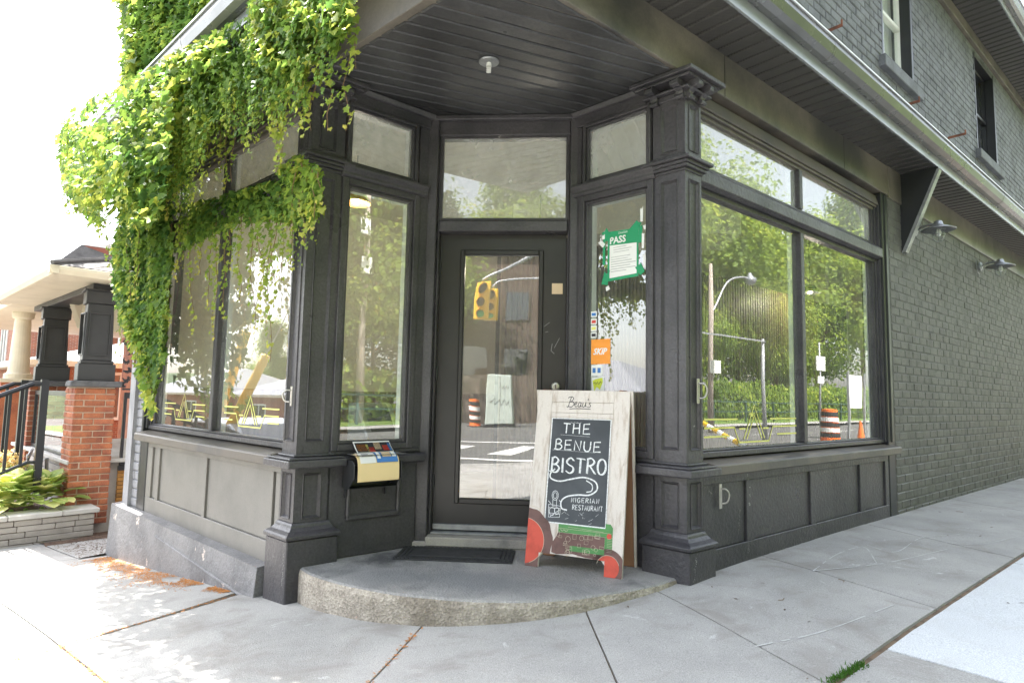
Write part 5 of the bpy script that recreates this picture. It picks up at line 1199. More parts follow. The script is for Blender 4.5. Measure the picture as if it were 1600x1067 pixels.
for (x, y) in pts:
    z = ground(x, y); a = random.uniform(0, 6.3); h = random.uniform(.006, .022); d = Vector((math.cos(a), math.sin(a), 0))*.003; l_ = Vector((random.uniform(-.01, .01), random.uniform(-.01, .01), h))
    p = Vector((x, y, z-.004)); mb.quad(p-d, p+d, p+l_)
tag(mb.build('moss_tuft', M['grass'], raw=True), 'small tuft of green weeds growing in the long paving joint', 'weeds', None, 'stuff')
for i, (px, py) in enumerate(((1225, 935), (1310, 905), (1505, 800))):
    p = gp(px, py); mb = MB(); d = Vector((random.uniform(-.1, .1), random.uniform(-.1, .1), 0)).normalized()*.04
    mb.tube([p+Vector((0, 0, .003)), p+d+Vector((0, 0, .005)), p+d*1.3+Vector((d.y*.5, -d.x*.5, .003))], .0016, 5)
    tag(mb.build('twig', M['stem'], raw=True), ('thin bent twig on the slab in front of the right corner pier', 'thin forked twig beside the paving joint under the right window', 'short twig on the paving near the brick side wall')[i], 'twig')

# chips and scuffs of old pale paint
M['scuff'] = mat('bare_pale_scuff', (.42, .41, .40), .8, .4, 40.)
def scuff(fr, o, pts, w, n=1):
    mb = MB(); P_ = [Vector((p[0], p[1], 0)) for p in pts]; N = 26
    for i in range(N):
        t = i/N*(len(P_)-1); a = P_[int(t)].lerp(P_[min(len(P_)-1, int(t)+1)], t-int(t)); 
        if random.random() < .3: continue
        ww = w*random.uniform(.2, 1); hh = (P_[0]-P_[-1]).length/N*random.uniform(.3, .8); x = a.x+random.gauss(0, w*.4); y = a.y
        mb.quad(fr(x-ww*.5, o, y-hh*.4), fr(x+ww*.2, o, y-hh*.7), fr(x+ww*.5, o, y+hh*.3), fr(x-ww*.1, o, y+hh*.8))
    mb.build('paint_scuff', M['scuff'], B, kind='stuff')
scuff(FR, -.0030, [(.70, .47), (.72, .36), (.71, .22)], .022); scuff(FR, -.0205+.002, [(.62, .25), (.60, .10)], .008); scuff(FR, -.0030, [(.70, .03), (.69, -.03)], .02); scuff(FR, .0565, [(.012, .07), (-.01, -.08)], .012); scuff(FR, -.0030, [(.24, .40), (.27, .38)], .012)
scuff(FL, .0565, [(-.02, .06), (-.02, -.2)], .010); scuff(FR, -.0185+.001, [(.95, .30), (.96, .29)], .01)
# faint chalk lines and cracks on the paving
mb = MB(); M['faint'] = mat('faint_chalk', (.50, .50, .49), .9, .15, 60.)
def gline(pts, w, mb, dz=.0022):
    P_ = bez([Vector((gp(*p).x, gp(*p).y, 0)) for p in pts], 8)
    for a, b in zip(P_, P_[1:]):
        if random.random() < .18: continue
        d = (b-a).normalized(); n_ = Vector((-d.y, d.x, 0))*w*random.uniform(.3, 1)/2; mb.quad(*[Vector((q.x, q.y, ground(q.x, q.y)+dz)) for q in (a-n_, b-n_, b+n_, a+n_)])
for q in ([(1270, 892), (1310, 865), (1350, 855), (1370, 880)], [(1270, 892), (1380, 880), (1480, 858)], [(1355, 852), (1400, 862), (1440, 840), (1500, 835)], [(1180, 1010), (1290, 985), (1410, 940)], [(1440, 845), (1530, 850), (1590, 838)]): gline(q, .010, mb)
tag(mb.build('chalk_lines', M['faint'], raw=True), 'faint white chalk lines scribbled on the right hand paving slabs', 'chalk marks', None, 'stuff')

# ================================================================= VINE
def leafgeo(n_, kind=0):
    """ivy leaf outline, folded along the midrib; returns verts (unit size) and triangles"""
    if kind == 0: o = [(0, 0), (.28, -.08), (.50, .12), (.38, .34), (.60, .62), (.28, .66), (.0, 1.05), (-.28, .66), (-.60, .62), (-.38, .34), (-.50, .12), (-.28, -.08)]
    else: o = [(0, 0), (.30, .05), (.42, .38), (.26, .72), (0, 1.0), (-.26, .72), (-.42, .38), (-.30, .05)]
    v = [(x, y, abs(x)*.28-(y-.4)**2*.22) for x, y in o]+[(0, .38, -.03)]
    c = len(v)-1; t = [(i, (i+1) % c, c) for i in range(c)]
    return np.array(v), np.array(t)
LV0, LT0 = leafgeo(0, 0); LV1, LT1 = leafgeo(0, 1)
def leaves_mesh(name, P, N, S, U, mat, parent=None, tone=None, shape=0, rel=True):
    """many leaves in one mesh: P points, N normals, S sizes, U down directions (arrays)"""
    V0, T0 = (LV0, LT0) if shape == 0 else (LV1, LT1)
    P = np.asarray(P, float); N = np.asarray(N, float); U = np.asarray(U, float); S = np.asarray(S, float)
    N /= np.linalg.norm(N, axis=1)[:, None]; U = U-N*(U*N).sum(1)[:, None]; U /= np.linalg.norm(U, axis=1)[:, None]+1e-9; X = np.cross(U, N)
    k = len(V0); V = P[:, None]+S[:, None, None]*(X[:, None]*V0[None, :, 0:1]+U[:, None]*V0[None, :, 1:2]+N[:, None]*V0[None, :, 2:3])
    T = (T0[None]+(np.arange(len(P))*k)[:, None, None]).reshape(-1, 3)
    me = bpy.data.meshes.new(name); org = np.array(ORG[parent.name]) if parent else np.zeros(3)
    V = V.reshape(-1, 3)-org; me.vertices.add(len(V)); me.vertices.foreach_set('co', V.ravel()); me.loops.add(T.size); me.loops.foreach_set('vertex_index', T.ravel().astype(np.int32))
    me.polygons.add(len(T)); me.polygons.foreach_set('loop_start', np.arange(0, T.size, 3, dtype=np.int32)); me.polygons.foreach_set('loop_total', np.full(len(T), 3, dtype=np.int32))
    me.update(); me.validate(); at = me.attributes.new('tone', 'FLOAT', 'POINT'); tn = RNG.random(len(P))*.75 if tone is None else np.asarray(tone)
    at.data.foreach_set('value', np.repeat(tn, k).astype(np.float32)); me.materials.append(mat)
    o = bpy.data.objects.new(name, me); COL.objects.link(o); o.parent = parent; ORG[o.name] = Vector(org); return o
V = thing('climbing_ivy', 'bright green ivy covering the upper left wall and hanging over gutter and window', 'ivy', tuple(FL(3.1, .1, ground(*LQ(3.1, .1)))))
def inpoly(x, y, P):
    c = False; n = len(P)
    for i in range(n):
        x1, y1 = P[i]; x2, y2 = P[i-1]
        if (y1 > y) != (y2 > y) and x < (x2-x1)*(y-y1)/(y2-y1)+x1: c = not c
    return c
LP, LN, LS, LU, LTn = [], [], [], [], []
def put(p, n, s, u=(0, 0, -1), t=None, j=.5):
    LP.append(tuple(p)); LN.append((n[0]+random.gauss(0, j), n[1]+random.gauss(0, j), n[2]+random.gauss(0, j))); LS.append(s)
    LU.append((u[0]+random.gauss(0, .35), u[1]+random.gauss(0, .35), u[2]+random.gauss(0, .2))); LTn.append(random.random()*.62 if t is None else t)
def patch(poly, o0, o1, n, s0, s1, up=.35, tone=(.0, .6), dens=None, fr=FL):
    xs_, ys_ = [p[0] for p in poly], [p[1] for p in poly]; k = 0; tries = 0
    while k < n and tries < n*40:
        tries += 1; x, y = random.uniform(min(xs_), max(xs_)), random.uniform(min(ys_), max(ys_))
        if not inpoly(x, y, poly): continue
        q = noise.noise(Vector((x*.02, y*.02, 4)))
        if dens and random.random() > max(0.05, .5+dens*q): continue
        t = random.random(); o = o0+(o1-o0)*t+ .05*q
        p = hitF(x, y, fr, o); put(p, (fr.b.x, fr.b.y, up), random.uniform(s0, s1), t=random.uniform(*tone)+q*.2); k += 1
# upper wall (above the gutter)
patch([(198, -60), (470, -60), (345, -5), (222, 118), (196, 135), (205, 40)], .02, .20, 6500, .05, .095, .9, (.05, .75), .6)
patch([(180, -20), (215, -20), (212, 130), (190, 150), (196, 60)], .0, .3, 260, .06, .11, .6, (.3, .8))
# canopy spilling over the gutter, bulging outwards on the far left
patch([(95, 250), (100, 190), (150, 160), (215, 120), (262, 95), (270, 180), (262, 300), (240, 350), (180, 350), (150, 345), (105, 300)], .12, .72, 5200, .035, .07, .7, (.0, .85), .8)
patch([(92, 235), (100, 185), (150, 150), (195, 135), (190, 320), (150, 350), (105, 290)], .62, .98, 900, .028, .066, .6, (.2, .9), 1.8)
patch([(215, 115), (275, 85), (350, 45), (372, 30), (480, 10), (500, 60), (470, 120), (400, 110), (350, 150), (300, 260), (240, 340), (215, 340)], .12, .50, 7000, .026, .058, .6, (.0, .85), 1.2)
patch([(250, 95), (300, 70), (350, 45), (365, 95), (300, 130), (262, 140)], .40, .56, 260, .035, .08, .9, (.2, .9))
patch([(380, -20), (545, -20), (552, 40), (500, 90), (440, 110), (385, 90)], .30, .54, 1900, .028, .054, .6, (.15, .95), 1.4)
# column down the left corner
patch([(190, 320), (272, 320), (268, 420), (262, 480), (256, 560), (246, 600), (236, 600), (215, 540), (190, 500), (178, 440), (180, 380)], .02, .24, 5200, .034, .07, .5, (.0, .7), .6)
patch([(176, 380), (200, 380), (212, 480), (226, 560), (236, 610), (246, 640), (236, 650), (222, 600), (196, 510)], .1, .28, 420, .04, .07, .5, (.35, .95))
# garland on the transom bar
patch([(255, 330), (330, 310), (400, 290), (470, 262), (492, 285), (500, 320), (480, 352), (430, 340), (380, 345), (330, 365), (270, 395), (255, 390)], .03, .20, 2000, .024, .055, .6, (.0, .75), 1.2)
patch([(430, 262), (470, 240), (500, 262), (508, 320), (490, 350), (470, 300)], .12, .25, 260, .03, .055, .5, (.3, .95))
# stems on the wall
mb = MB()
for k in range(14):
    s = random.uniform(2.7, 3.15); z = random.uniform(1.1, 1.7); pts = []
    while z < 3.1: pts.append(FL(min(3.2, s), .03+.015*math.sin(z*5+k), z)); z += .15; s += random.uniform(-.05, .05)
    mb.tube(pts, [.009-.004*i/len(pts) for i in range(len(pts))], 6)
# 300 large leaves as objects are put on the hanging strands
strands = [ # px top x,y  -> bottom x,y , o, leaf size, density
 (553, -10, 556, 108, .45, .042, 1.2), (545, 60, 540, 205, .42, .036, .8), (520, 100, 512, 205, .40, .036, .6), (500, 20, 486, 205, .42, .04, 1), (462, 20, 470, 150, .45, .045, 1.2), (478, 60, 484, 165, .42, .04, 1), (440, 60, 425, 210, .42, .045, 1.1), (418, 50, 432, 270, .40, .042, 1), (405, 40, 397, 120, .5, .04, 1.2), (400, -10, 398, 90, .52, .036, 1.4), (445, 100, 440, 248, .38, .045, 1),
 (383, 90, 378, 225, .35, .036, 1), (368, 130, 362, 285, .33, .033, 1), (356, 130, 350, 300, .33, .033, 1.1), (344, 110, 345, 270, .35, .036, 1.3), (330, 110, 322, 250, .38, .036, 1.4), (318, 120, 330, 240, .36, .036, 1.2), (300, 120, 292, 260, .38, .04, 1.3), (285, 110, 282, 330, .38, .04, 1.3), (270, 120, 262, 340, .40, .04, 1.3), (255, 140, 250, 300, .45, .04, 1.3), (240, 160, 220, 330, .5, .045, 1.2), (228, 170, 226, 300, .5, .05, 1.2),
 (295, 340, 300, 520, .20, .034, .9), (280, 350, 278, 440, .20, .034, 1.1), (268, 350, 264, 470, .20, .036, 1.2), (312, 350, 314, 430, .18, .034, 1), (338, 345, 336, 530, .18, .034, 1), (350, 350, 350, 500, .18, .034, .9), (330, 350, 326, 480, .18, .034, .9), (362, 340, 358, 420, .18, .036, 1.1), (377, 340, 374, 470, .2, .034, 1), (390, 340, 398, 520, .2, .033, 1), (405, 340, 408, 500, .2, .034, 1), (418, 330, 422, 565, .2, .033, 1), (430, 330, 428, 480, .2, .034, 1), (444, 330, 440, 440, .2, .034, 1), (458, 330, 455, 420, .22, .034, .8),
 (470, 255, 478, 390, .28, .033, 1.2), (488, 265, 490, 360, .28, .034, 1.3), (497, 270, 500, 320, .28, .034, 1.3), (462, 270, 452, 360, .24, .036, 1.2), (242, 560, 240, 655, .12, .036, 1.5), (232, 540, 232, 630, .14, .034, 1.4), (205, 470, 212, 560, .2, .036, 1.3), (103, 290, 110, 335, .9, .034, 1.0), (160, 340, 163, 372, .9, .036, 1), (120, 330, 118, 310, .9, .04, 1), (165, 345, 172, 420, .55, .036, .6), (215, 350, 214, 470, .35, .036, 1.3), (198, 370, 205, 470, .3, .036, 1.2),
]
leafsrc = None; strandlist = []
for (x0, y0, x1, y1, o, ls, dn) in strands:
    a = hitF(x0, y0, FL, o); b = hitF(x1, y1, FL, o); n = max(4, int((b-a).length/.07)); pts = []
    for k in range(n+1):
        t = k/n; pts.append(a.lerp(b, t)+Vector((noise.noise(Vector((x0, t*3, 0))), noise.noise(Vector((x0, t*3, 5))), 0))*.045)
    st = MB().tube(pts, [.0028-.0013*i/n for i in range(n+1)], 5).build('hanging_strand', M['stem'], V)
    m = int((b-a).length/.020*dn); lf = []
    for k in range(m):
        t = (k+random.random())/m; i = min(n-1, int(t*n)); p = pts[i].lerp(pts[i+1], t*n-i)
        sd = random.choice((-1, 1)); off = Vector(dL)*sd*random.uniform(.002, .02)+Vector(nL)*random.uniform(-.01, .02)
        lf.append((p+off, (nL[0]*.8+dL[0]*sd*.5+random.gauss(0, .3), nL[1]*.8+dL[1]*sd*.5+random.gauss(0, .3), .45+random.gauss(0, .25)), ls*1.15*random.uniform(.6, 1.25)*(1.0-.35*t), (dL[0]*sd*.5, dL[1]*sd*.5, -1), min(1, .25+.55*t+random.uniform(-.2, .25))))
    strandlist.append((st, lf, (a-Vector(CAM)).length))
# the 300 nearest strand leaves are objects, the rest of each strand is one cluster
allv = sorted([(-(l[2]/(l[0]-Vector(CAM)).length), si, li) for si, (st, lf, d) in enumerate(strandlist) for li, l in enumerate(lf)])
chosen = set((si, li) for _, si, li in allv[:300])
meshes = []
for v in range(6):
    me = bpy.data.meshes.new('leaf'); me.from_pydata([tuple(q) for q in LV0], [], [tuple(int(i) for i in t) for t in LT0]); at = me.attributes.new('tone', 'FLOAT', 'POINT'); at.data.foreach_set('value', [.3+.12*v]*len(LV0)); me.materials.append(M['ivyY']); meshes.append(me)
for si, (st, lf, d) in enumerate(strandlist):
    rest = [l for li, l in enumerate(lf) if (si, li) not in chosen]
    for li, l in enumerate(lf):
        if (si, li) in chosen:
            N_ = Vector(l[1]).normalized(); U_ = Vector(l[3]); U_ = (U_-N_*U_.dot(N_)).normalized(); X_ = U_.cross(N_)
            inst(meshes[min(5, max(0, int((l[4]-.2)*7)))], 'leaf', st, l[0], Matrix((X_*l[2], U_*l[2], N_*l[2])).transposed())
    if rest:
        o = leaves_mesh('leaf_cluster', [l[0] for l in rest], [l[1] for l in rest], [l[2] for l in rest], [l[3] for l in rest], M['ivyY'], st, [l[4] for l in rest]); tag(o, kind='stuff')
# outer strands hanging in front of the mass
def outer(x0, x1, y0, y1, l0, l1, o0, o1, n, s0=.045):
    for k in range(n):
        x = random.uniform(x0, x1); y = random.uniform(y0, y1); ln = random.uniform(l0, l1); o = random.uniform(o0, o1); a = hitF(x, y, FL, o); b = hitF(x+random.uniform(-9, 9), y+ln, FL, o-.03); m = max(6, int((b-a).length/.017)); w1, w2 = random.uniform(0, 6), random.uniform(.5, 1)
        for i in range(m):
            t = (i+random.random())/m; p = a.lerp(b, t)+Vector(dL)*(.02*math.sin(t*7+w1)+random.choice((-1, 1))*random.uniform(.0, .028))+Vector(nL)*random.uniform(-.01, .02); put(p, (nL[0], nL[1], .35), s0*w2*random.uniform(.6, 1.25)*(1-.45*t), u=(random.uniform(-.4, .4), 0, -1.2), t=min(1, .35+.6*t+random.uniform(-.2, .2)), j=.35)
outer(100, 200, 190, 290, 50, 110, .75, 1.0, 34, .05); outer(215, 345, 110, 190, 90, 200, .42, .56, 46); outer(345, 470, 50, 130, 60, 130, .42, .54, 30); outer(390, 545, -10, 60, 60, 130, .46, .56, 26)
outer(185, 262, 350, 500, 60, 130, .20, .30, 24); outer(262, 500, 300, 340, 40, 110, .18, .26, 34, .04)
# many more thin strands in the mass
for k in range(420):
    x = random.uniform(200, 480); yt = 115-(x-240)*.28 if x < 480 else 30; ln = random.uniform(70, 235)*(1 if x < 300 else .62)
    o = random.uniform(.28, .5); a = hitF(x, yt, FL, o); b = hitF(x+random.uniform(-5, 5), yt+ln, FL, o); m = int((b-a).length/.026)
    for i in range(m):
        t = (i+random.random())/m; p = a.lerp(b, t)+Vector((random.gauss(0, .012), random.gauss(0, .012), 0)); put(p, (nL[0], nL[1], .5), .036*random.uniform(.6, 1.2)*(1-.35*t), t=.1+.7*t*random.random()+.1)
mb.build('stem', M['stem'], V)
o = leaves_mesh('leaf_mass', LP, LN, LS, LU, M['ivy'], V, LTn); tag(o, kind='stuff')
# ================================================================= NEIGHBOUR
NB = FL(5.12, .03, 0); NF = F(NB, dR, nR); NS = F(NB, dL, nL)   # NF faces the shop, NS faces the street; shared corner
NZ = -.47
H1 = thing('porch_house', 'red brick house with a cream roofed porch on black square columns left of the ivy', 'house', (NB.x, NB.y, NZ))
def brick_pillar(fo, ln, dp, z0, z1, parent, nobj, name):
    """solid pillar: core + bricks on the two visible faces; fo: NF-like frame, NS for the other"""
    ff, fs = fo
    mb = MB(); k = .012
    mb.hexa([ff(k, -k, z0), ff(ln-k, -k, z0), ff(ln-k, -k, z0)+Vector(dL)*(dp-2*k), ff(k, -k, z0)+Vector(dL)*(dp-2*k), ff(k, -k, z1), ff(ln-k, -k, z1), ff(ln-k, -k, z1)+Vector(dL)*(dp-2*k), ff(k, -k, z1)+Vector(dL)*(dp-2*k)])
    o = mb.build(name, M['rmort'], parent)
    lay(ff, brick_cells(0, ln, z0, z1, bl=.20, bh=.0715, g=.011), .004, M['rbrick'], o, o=-.006, nobj=nobj, wear=.003)
    lay(fs, brick_cells(0, dp, z0, z1, bl=.20, bh=.0715, g=.011), .004, M['rbrick'], o, o=-.006, nobj=nobj, wear=.003)
    return o
p_ = brick_pillar((NF, NS), .41, .44, NZ-.15, .955, H1, 90, 'brick_pillar')
mb = MB(); mb.box(NF, -.05, .46, -.50, .06, .957, 1.03); mb.v = [v+Vector((noise.noise(v*9), noise.noise(v*9+Vector((5, 0, 0))), 0))*.01 for v in mb.v]; mb.build('rock_cap', M['rockcap'], p_, bevel=.014)
def column(ff, a, dp, z0, z1, w, parent, nm='porch_column'):
    """square tapered column centred at (a, -dp) with plinth, recessed panels and capital"""
    mb = MB(); c = ff(a, -dp, 0)
    def fr4(r, z): return [c+Vector(dR)*sx*r+Vector(nR)*sy*r+Vector((0, 0, z)) for sx, sy in ((-1, -1), (1, -1), (1, 1), (-1, 1))]
    def blk(r0, za, r1, zb): mb.hexa(fr4(r0, za)+fr4(r1, zb))
    blk(w*.62, z0, w*.62, z0+.20); blk(w*.55, z0+.2002, w*.55, z0+.24); blk(w*.50, z0+.2402, w*.44, z1-.17); blk(w*.52, z1-.1698, w*.52, z1-.02); blk(w*.60, z1-.0198, w*.60, z1)
    o = mb.build(nm, M['pcol'], parent, bevel=.006)
    mb = MB()
    for fr_, in ((F(c+Vector(nR)*w*.47, dR, nR),), (F(c+Vector(nL)*w*.47, dL, nL),)):
        for q in ((-.36*w, -.33*w, z0+.30, z1-.28), (.33*w, .36*w, z0+.30, z1-.28), (-.33*w, .33*w, z0+.30, z0+.315), (-.33*w, .33*w, z1-.295, z1-.28)): mb.box(fr_, q[0], q[1], -.01, .026, q[2], q[3])
    mb.build('column_panel', M['pcol'], o); return o
column(NF, .205, .22, 1.032, 2.12, .30, H1)
def s_at(px, py, o): return toF(hitF(px, py, FL, o), FL).x
s2 = s_at(80, 540, -.22)
f2 = F(FL(s2-.25, .03, 0), dR, nR); f2s = F(FL(s2-.25, .03, 0), dL, nL)
brick_pillar((f2, f2s), .50, .50, -.6, .955, H1, 0, 'brick_pillar'); mb = MB(); mb.box(f2, -.05, .55, -.55, .06, .957, 1.04); mb.build('rock_cap', M['rockcap'], H1, bevel=.012)
column(f2, .25, .25, 1.042, 2.12, .33, H1)
# beams and eave
SE = s2+.75
mb = MB(); mb.box(FL, 5.25, SE, -.36, -.10, 2.122, 2.20); mb.build('porch_beam', M['pcol'], H1, bevel=.004)
mb = MB(); mb.box(NF, .4, 3.2, -.36, -.12, 2.122, 2.20); mb.build('porch_beam', M['ptrim'], H1, bevel=.004)
E0 = 4.72; EO = .36
eavep = [LQ(E0, EO), LQ(SE+.2, EO), LQ(SE+.2, -2.7), LQ(E0, -2.7)]
MB().prism(eavep, 2.201, 2.225).build('porch_soffit', M['ptrim'], H1)
mb = MB(); mb.extr(F(FL(0, EO, 0), dL, nL), [(0, 2.17), (.05, 2.17), (.085, 2.22), (.085, 2.26), (0, 2.26)], E0-.085, SE+.2); mb.extr(F(FL(E0, 0, 0), nL, tuple(-Vector(dL))), [(0, 2.17), (.05, 2.17), (.085, 2.22), (.085, 2.26), (0, 2.26)], -2.7, EO+.085); mb.build('porch_gutter', M['ptrim'], H1, bevel=.004)
# hipped porch roof: two slopes as rows of shingles
def shingle_slope(pa, pb, pc, pd, rows, nm, parent, mat='shingle'):
    """pa-pb eave edge, pd-pc upper edge (pa below pd); each course a stepped strip split in tabs"""
    mb = MB(); pa, pb, pc, pd = map(Vector, (pa, pb, pc, pd)); nrm = (pb-pa).cross(pd-pa).normalized(); nrm = nrm if nrm.z > 0 else -nrm
    for r in range(rows):
        t0, t1 = r/rows, (r+1.15)/rows; L0, R0 = pa.lerp(pd, t0), pb.lerp(pc, t0); L1, R1 = pa.lerp(pd, min(1, t1)), pb.lerp(pc, min(1, t1)); n = max(1, int((R0-L0).length/.32))
        for k in range(n):
            u0, u1 = k/n+.004, (k+1)/n-.004; h = .006+random.uniform(-.002, .002)
            a, b, c, d = L0.lerp(R0, u0), L0.lerp(R0, u1), L1.lerp(R1, u1), L1.lerp(R1, u0); mb.quad(a+nrm*h, b+nrm*h, c+nrm*.002, d+nrm*.002); mb.quad(a, b, b+nrm*h, a+nrm*h)
    mb.quad(pa-nrm*.01, pb-nrm*.01, pc-nrm*.01, pd-nrm*.01); o = mb.build(nm, M[mat], parent, kind='stuff'); return o
zr = 2.265; rise = .55
A = FL(E0-.07, EO+.07, zr); Bp = FL(SE+.2, EO+.07, zr); Cp = FL(SE-.6, -2.2, zr+rise*1.5); Dp = FL(E0+1.6, -2.2, zr+rise*1.5); Ep = FL(E0-.07, -2.7, zr)
shingle_slope(A, Bp, Cp, Dp, 13, 'roof_shingles', H1); shingle_slope(Ep, A, Dp, FL(E0+1.6, -2.7, zr+rise*1.5), 13, 'roof_shingles', H1)
mb = MB(); mb.tube([A+Vector((0, 0, .02)), Dp+Vector((0, 0, .02))], .03, 6); mb.build('hip_cap', M['shingle'], H1)
# house body behind the porch
mb = MB(); mb.box(FL, 5.2, 11.5, -9, -2.35, -1.6, 4.6); hb_ = mb.build('house_wall', M['rmort'], H1)
lay(F(FL(0, -2.35, 0), dL, nL), brick_cells(5.2, 8.5, -.3, 2.2, bl=.20, bh=.0715, g=.011), .008, M['rbrick'], hb_, o=0, nobj=0)
lay(F(FL(5.2, 0, 0), nL, tuple(-Vector(dL))), brick_cells(-6, -2.35, -.3, 2.2, bl=.20, bh=.0715, g=.011), .008, M['rbrick'], hb_, o=0, nobj=0)
GA, GB, GC = atd(90, 409, 8.7), atd(127, 383, 9.0), atd(190, 392, 9.2)
def dorm(a, b, h, back, m_, nm, par):
    k = Vector((0, 0, -h)); bkv = Vector(dR)*back; mb = MB(); mb.hexa([a+k, b+k, b+k+bkv, a+k+bkv, a, b, b+bkv, a+bkv]); return mb.build(nm, m_, par, bevel=.004)
RT = mat('brown_red_trim', (.30, .09, .06), .6, .2, 5.)
DG = dorm(GA, GB, .11, .06, RT, 'dormer_board', H1); dorm(GB, GC, .11, .06, RT, 'dormer_board', H1)
mb = MB(); q = Vector(dR)*.03; kk = Vector((0, 0, -.112)); lo_ = Vector((0, 0, -1.2)); mb.hexa([GA+kk+q, GB+kk+q, GB+kk+q*3, GA+kk+q*3, GA+kk+q+Vector((0, 0, -.02)), GB+lo_+q, GB+lo_+q*3, GA+kk+q*3+Vector((0, 0, -.02))]); mb.hexa([GB+kk+q, GC+kk+q, GC+kk+q*3, GB+kk+q*3, GB+lo_+q, GC+lo_+q, GC+lo_+q*3, GB+lo_+q*3]); mb.build('dormer_face', M['ptrim'], DG)
bk3 = Vector(dR)*2.6; up3 = Vector((0, 0, .55)); MB().quad(GA+Vector((0, 0, .005)), GB+Vector((0, 0, .005)), GB+bk3+up3, GA+bk3).quad(GB+Vector((0, 0, .005)), GC+Vector((0, 0, .005)), GC+bk3+up3, GB+bk3+up3).build('dormer_roof', M['shingle'], DG)
mb = MB(); g0, g1, gz = 5.5, 9.3, 2.6; gm = (g0+g1)/2
mb.plate(F(FL(0, -1.55, 0), dL, nL), [(g0, gz), (g1, gz), (gm, gz+1.0)], -.9, 0); gb = mb.build('upper_gable', M['ptrim'], H1)
mb = MB()
fg = F(FL(0, -1.45, 0), dL, nL); mb.plate(fg, [(g0-.3, gz-.15), (gm, gz+.98), (g1+.3, gz-.15), (g1+.3, gz+.02), (gm, gz+1.16), (g0-.3, gz+.02)], -.02, .06); mb.box(fg, g0-.1, g1+.1, -.02, .05, gz-.1, gz+.06); mb.build('gable_board', M['tred'] if 0 else mat('brown_red_trim', (.30, .09, .06), .6, .2, 5.), gb, bevel=.006)
shingle_slope(FL(g0-.35, -1.35, gz-.0), FL(g0-.35, -8, gz-.0), FL(gm, -8, gz+1.2), FL(gm, -1.35, gz+1.2), 14, 'roof_shingles', H1)
shingle_slope(FL(g1+.35, -1.35, gz-.0), FL(g1+.35, -8, gz-.0), FL(gm, -8, gz+1.2), FL(gm, -1.35, gz+1.2), 14, 'roof_shingles', H1)
# porch base, floor, railings
mb = MB(); mb.box(FL, 5.22, SE, -2.3, -.02, -.9, .06); pb_ = mb.build('porch_base', M['pstone'], H1)
mb = MB()
for r in range(7): 
    a = 5.62
    while a < SE-.1: w_ = random.uniform(.3, .6); mb.box(F(FL(0, -.02, 0), dL, nL), a, min(SE, a+w_)-.008, .0005, .028, -.55+r*.08, -.55+r*.08+.072); a += w_
mb.build('base_stones', M['pstone'], pb_, bevel=.004, kind='stuff'); mb = MB(); mb.box(FL, 5.15, SE, -2.3, .04, .062, .11); mb.build('porch_floor', M['pcap'], H1, bevel=.006)
# glazed railing right of the pillar, leaf-cut screen above, deck boards below
fr_ = F(FL(5.2, 0, 0), tuple(-Vector(nL)), tuple(-Vector(dL)))   # a runs away from the street
mb = MB()
for q in ((.50, 1.9, .02, .07), (.50, 1.9, .83, .90), (.50, .53, .07, .83), (.88, .92, .07, .83), (1.86, 1.9, .07, .83)): mb.box(fr_, q[0], q[1], -.02, .02, q[2], q[3])
rl = mb.build('glazed_railing', M['black'], H1, bevel=.003); mb = MB(); mb.box(fr_, .53, 1.86, -.003, .003, .07, .83); mb.build('pane', M['glassC'], rl)
mb = MB()
for q in ((.47, 1.9, .93, .95), (.47, 1.9, 1.15, 1.17), (.47, 1.9, 1.58, 1.62), (.88, .91, .9, 1.6)): mb.box(fr_, q[0], q[1], -.015, .015, q[2], q[3])
rq = random.Random(9)
for i in range(13):
    for j in range(6):
        x, z = .50+i*.10+rq.uniform(-.02, .02), .99+j*.105+rq.uniform(-.015, .015); a0 = rq.uniform(0, 6.3); r0 = .048
        pts = [(x+(r0*(1-t*.8))*math.cos(a0+t*4.6), z+(r0*(1-t*.8))*math.sin(a0+t*4.6)) for t in [k/9 for k in range(10)]]
        for k in range(9):
            p, q = pts[k], pts[k+1]; wd = .016*math.sin((k+.5)/9*math.pi)+.004; d = Vector((q[0]-p[0], q[1]-p[1])).normalized(); n_ = Vector((-d.y, d.x))*wd
            mb.hexa([fr_(p[0]-n_.x, -.003, p[1]-n_.y), fr_(q[0]-n_.x, -.003, q[1]-n_.y), fr_(q[0]+n_.x, -.003, q[1]+n_.y), fr_(p[0]+n_.x, -.003, p[1]+n_.y), fr_(p[0]-n_.x, .003, p[1]-n_.y), fr_(q[0]-n_.x, .003, q[1]-n_.y), fr_(q[0]+n_.x, .003, q[1]+n_.y), fr_(p[0]+n_.x, .003, p[1]+n_.y)])
mb.build('cut_metal_screen', M['black'], H1, kind='stuff')
z = -.50
src = None
while z < -.04:
    mb = MB(); mb.box(fr_, .49, 1.9, -.02, .012+random.uniform(-.002, .002), z, z+.043); mb.build('deck_board', M['deck'], H1, bevel=.003); z += .048
mb = MB(); mb.box(fr_, .49, 1.9, -.06, -.022, -.75, -.0); mb.build('board_backing', M['black'], H1)
mb = MB(); mb.box(fr_, .49, 1.9, -.12, .03, -.038, .018); mb.build('deck_edge', M['black'], H1)
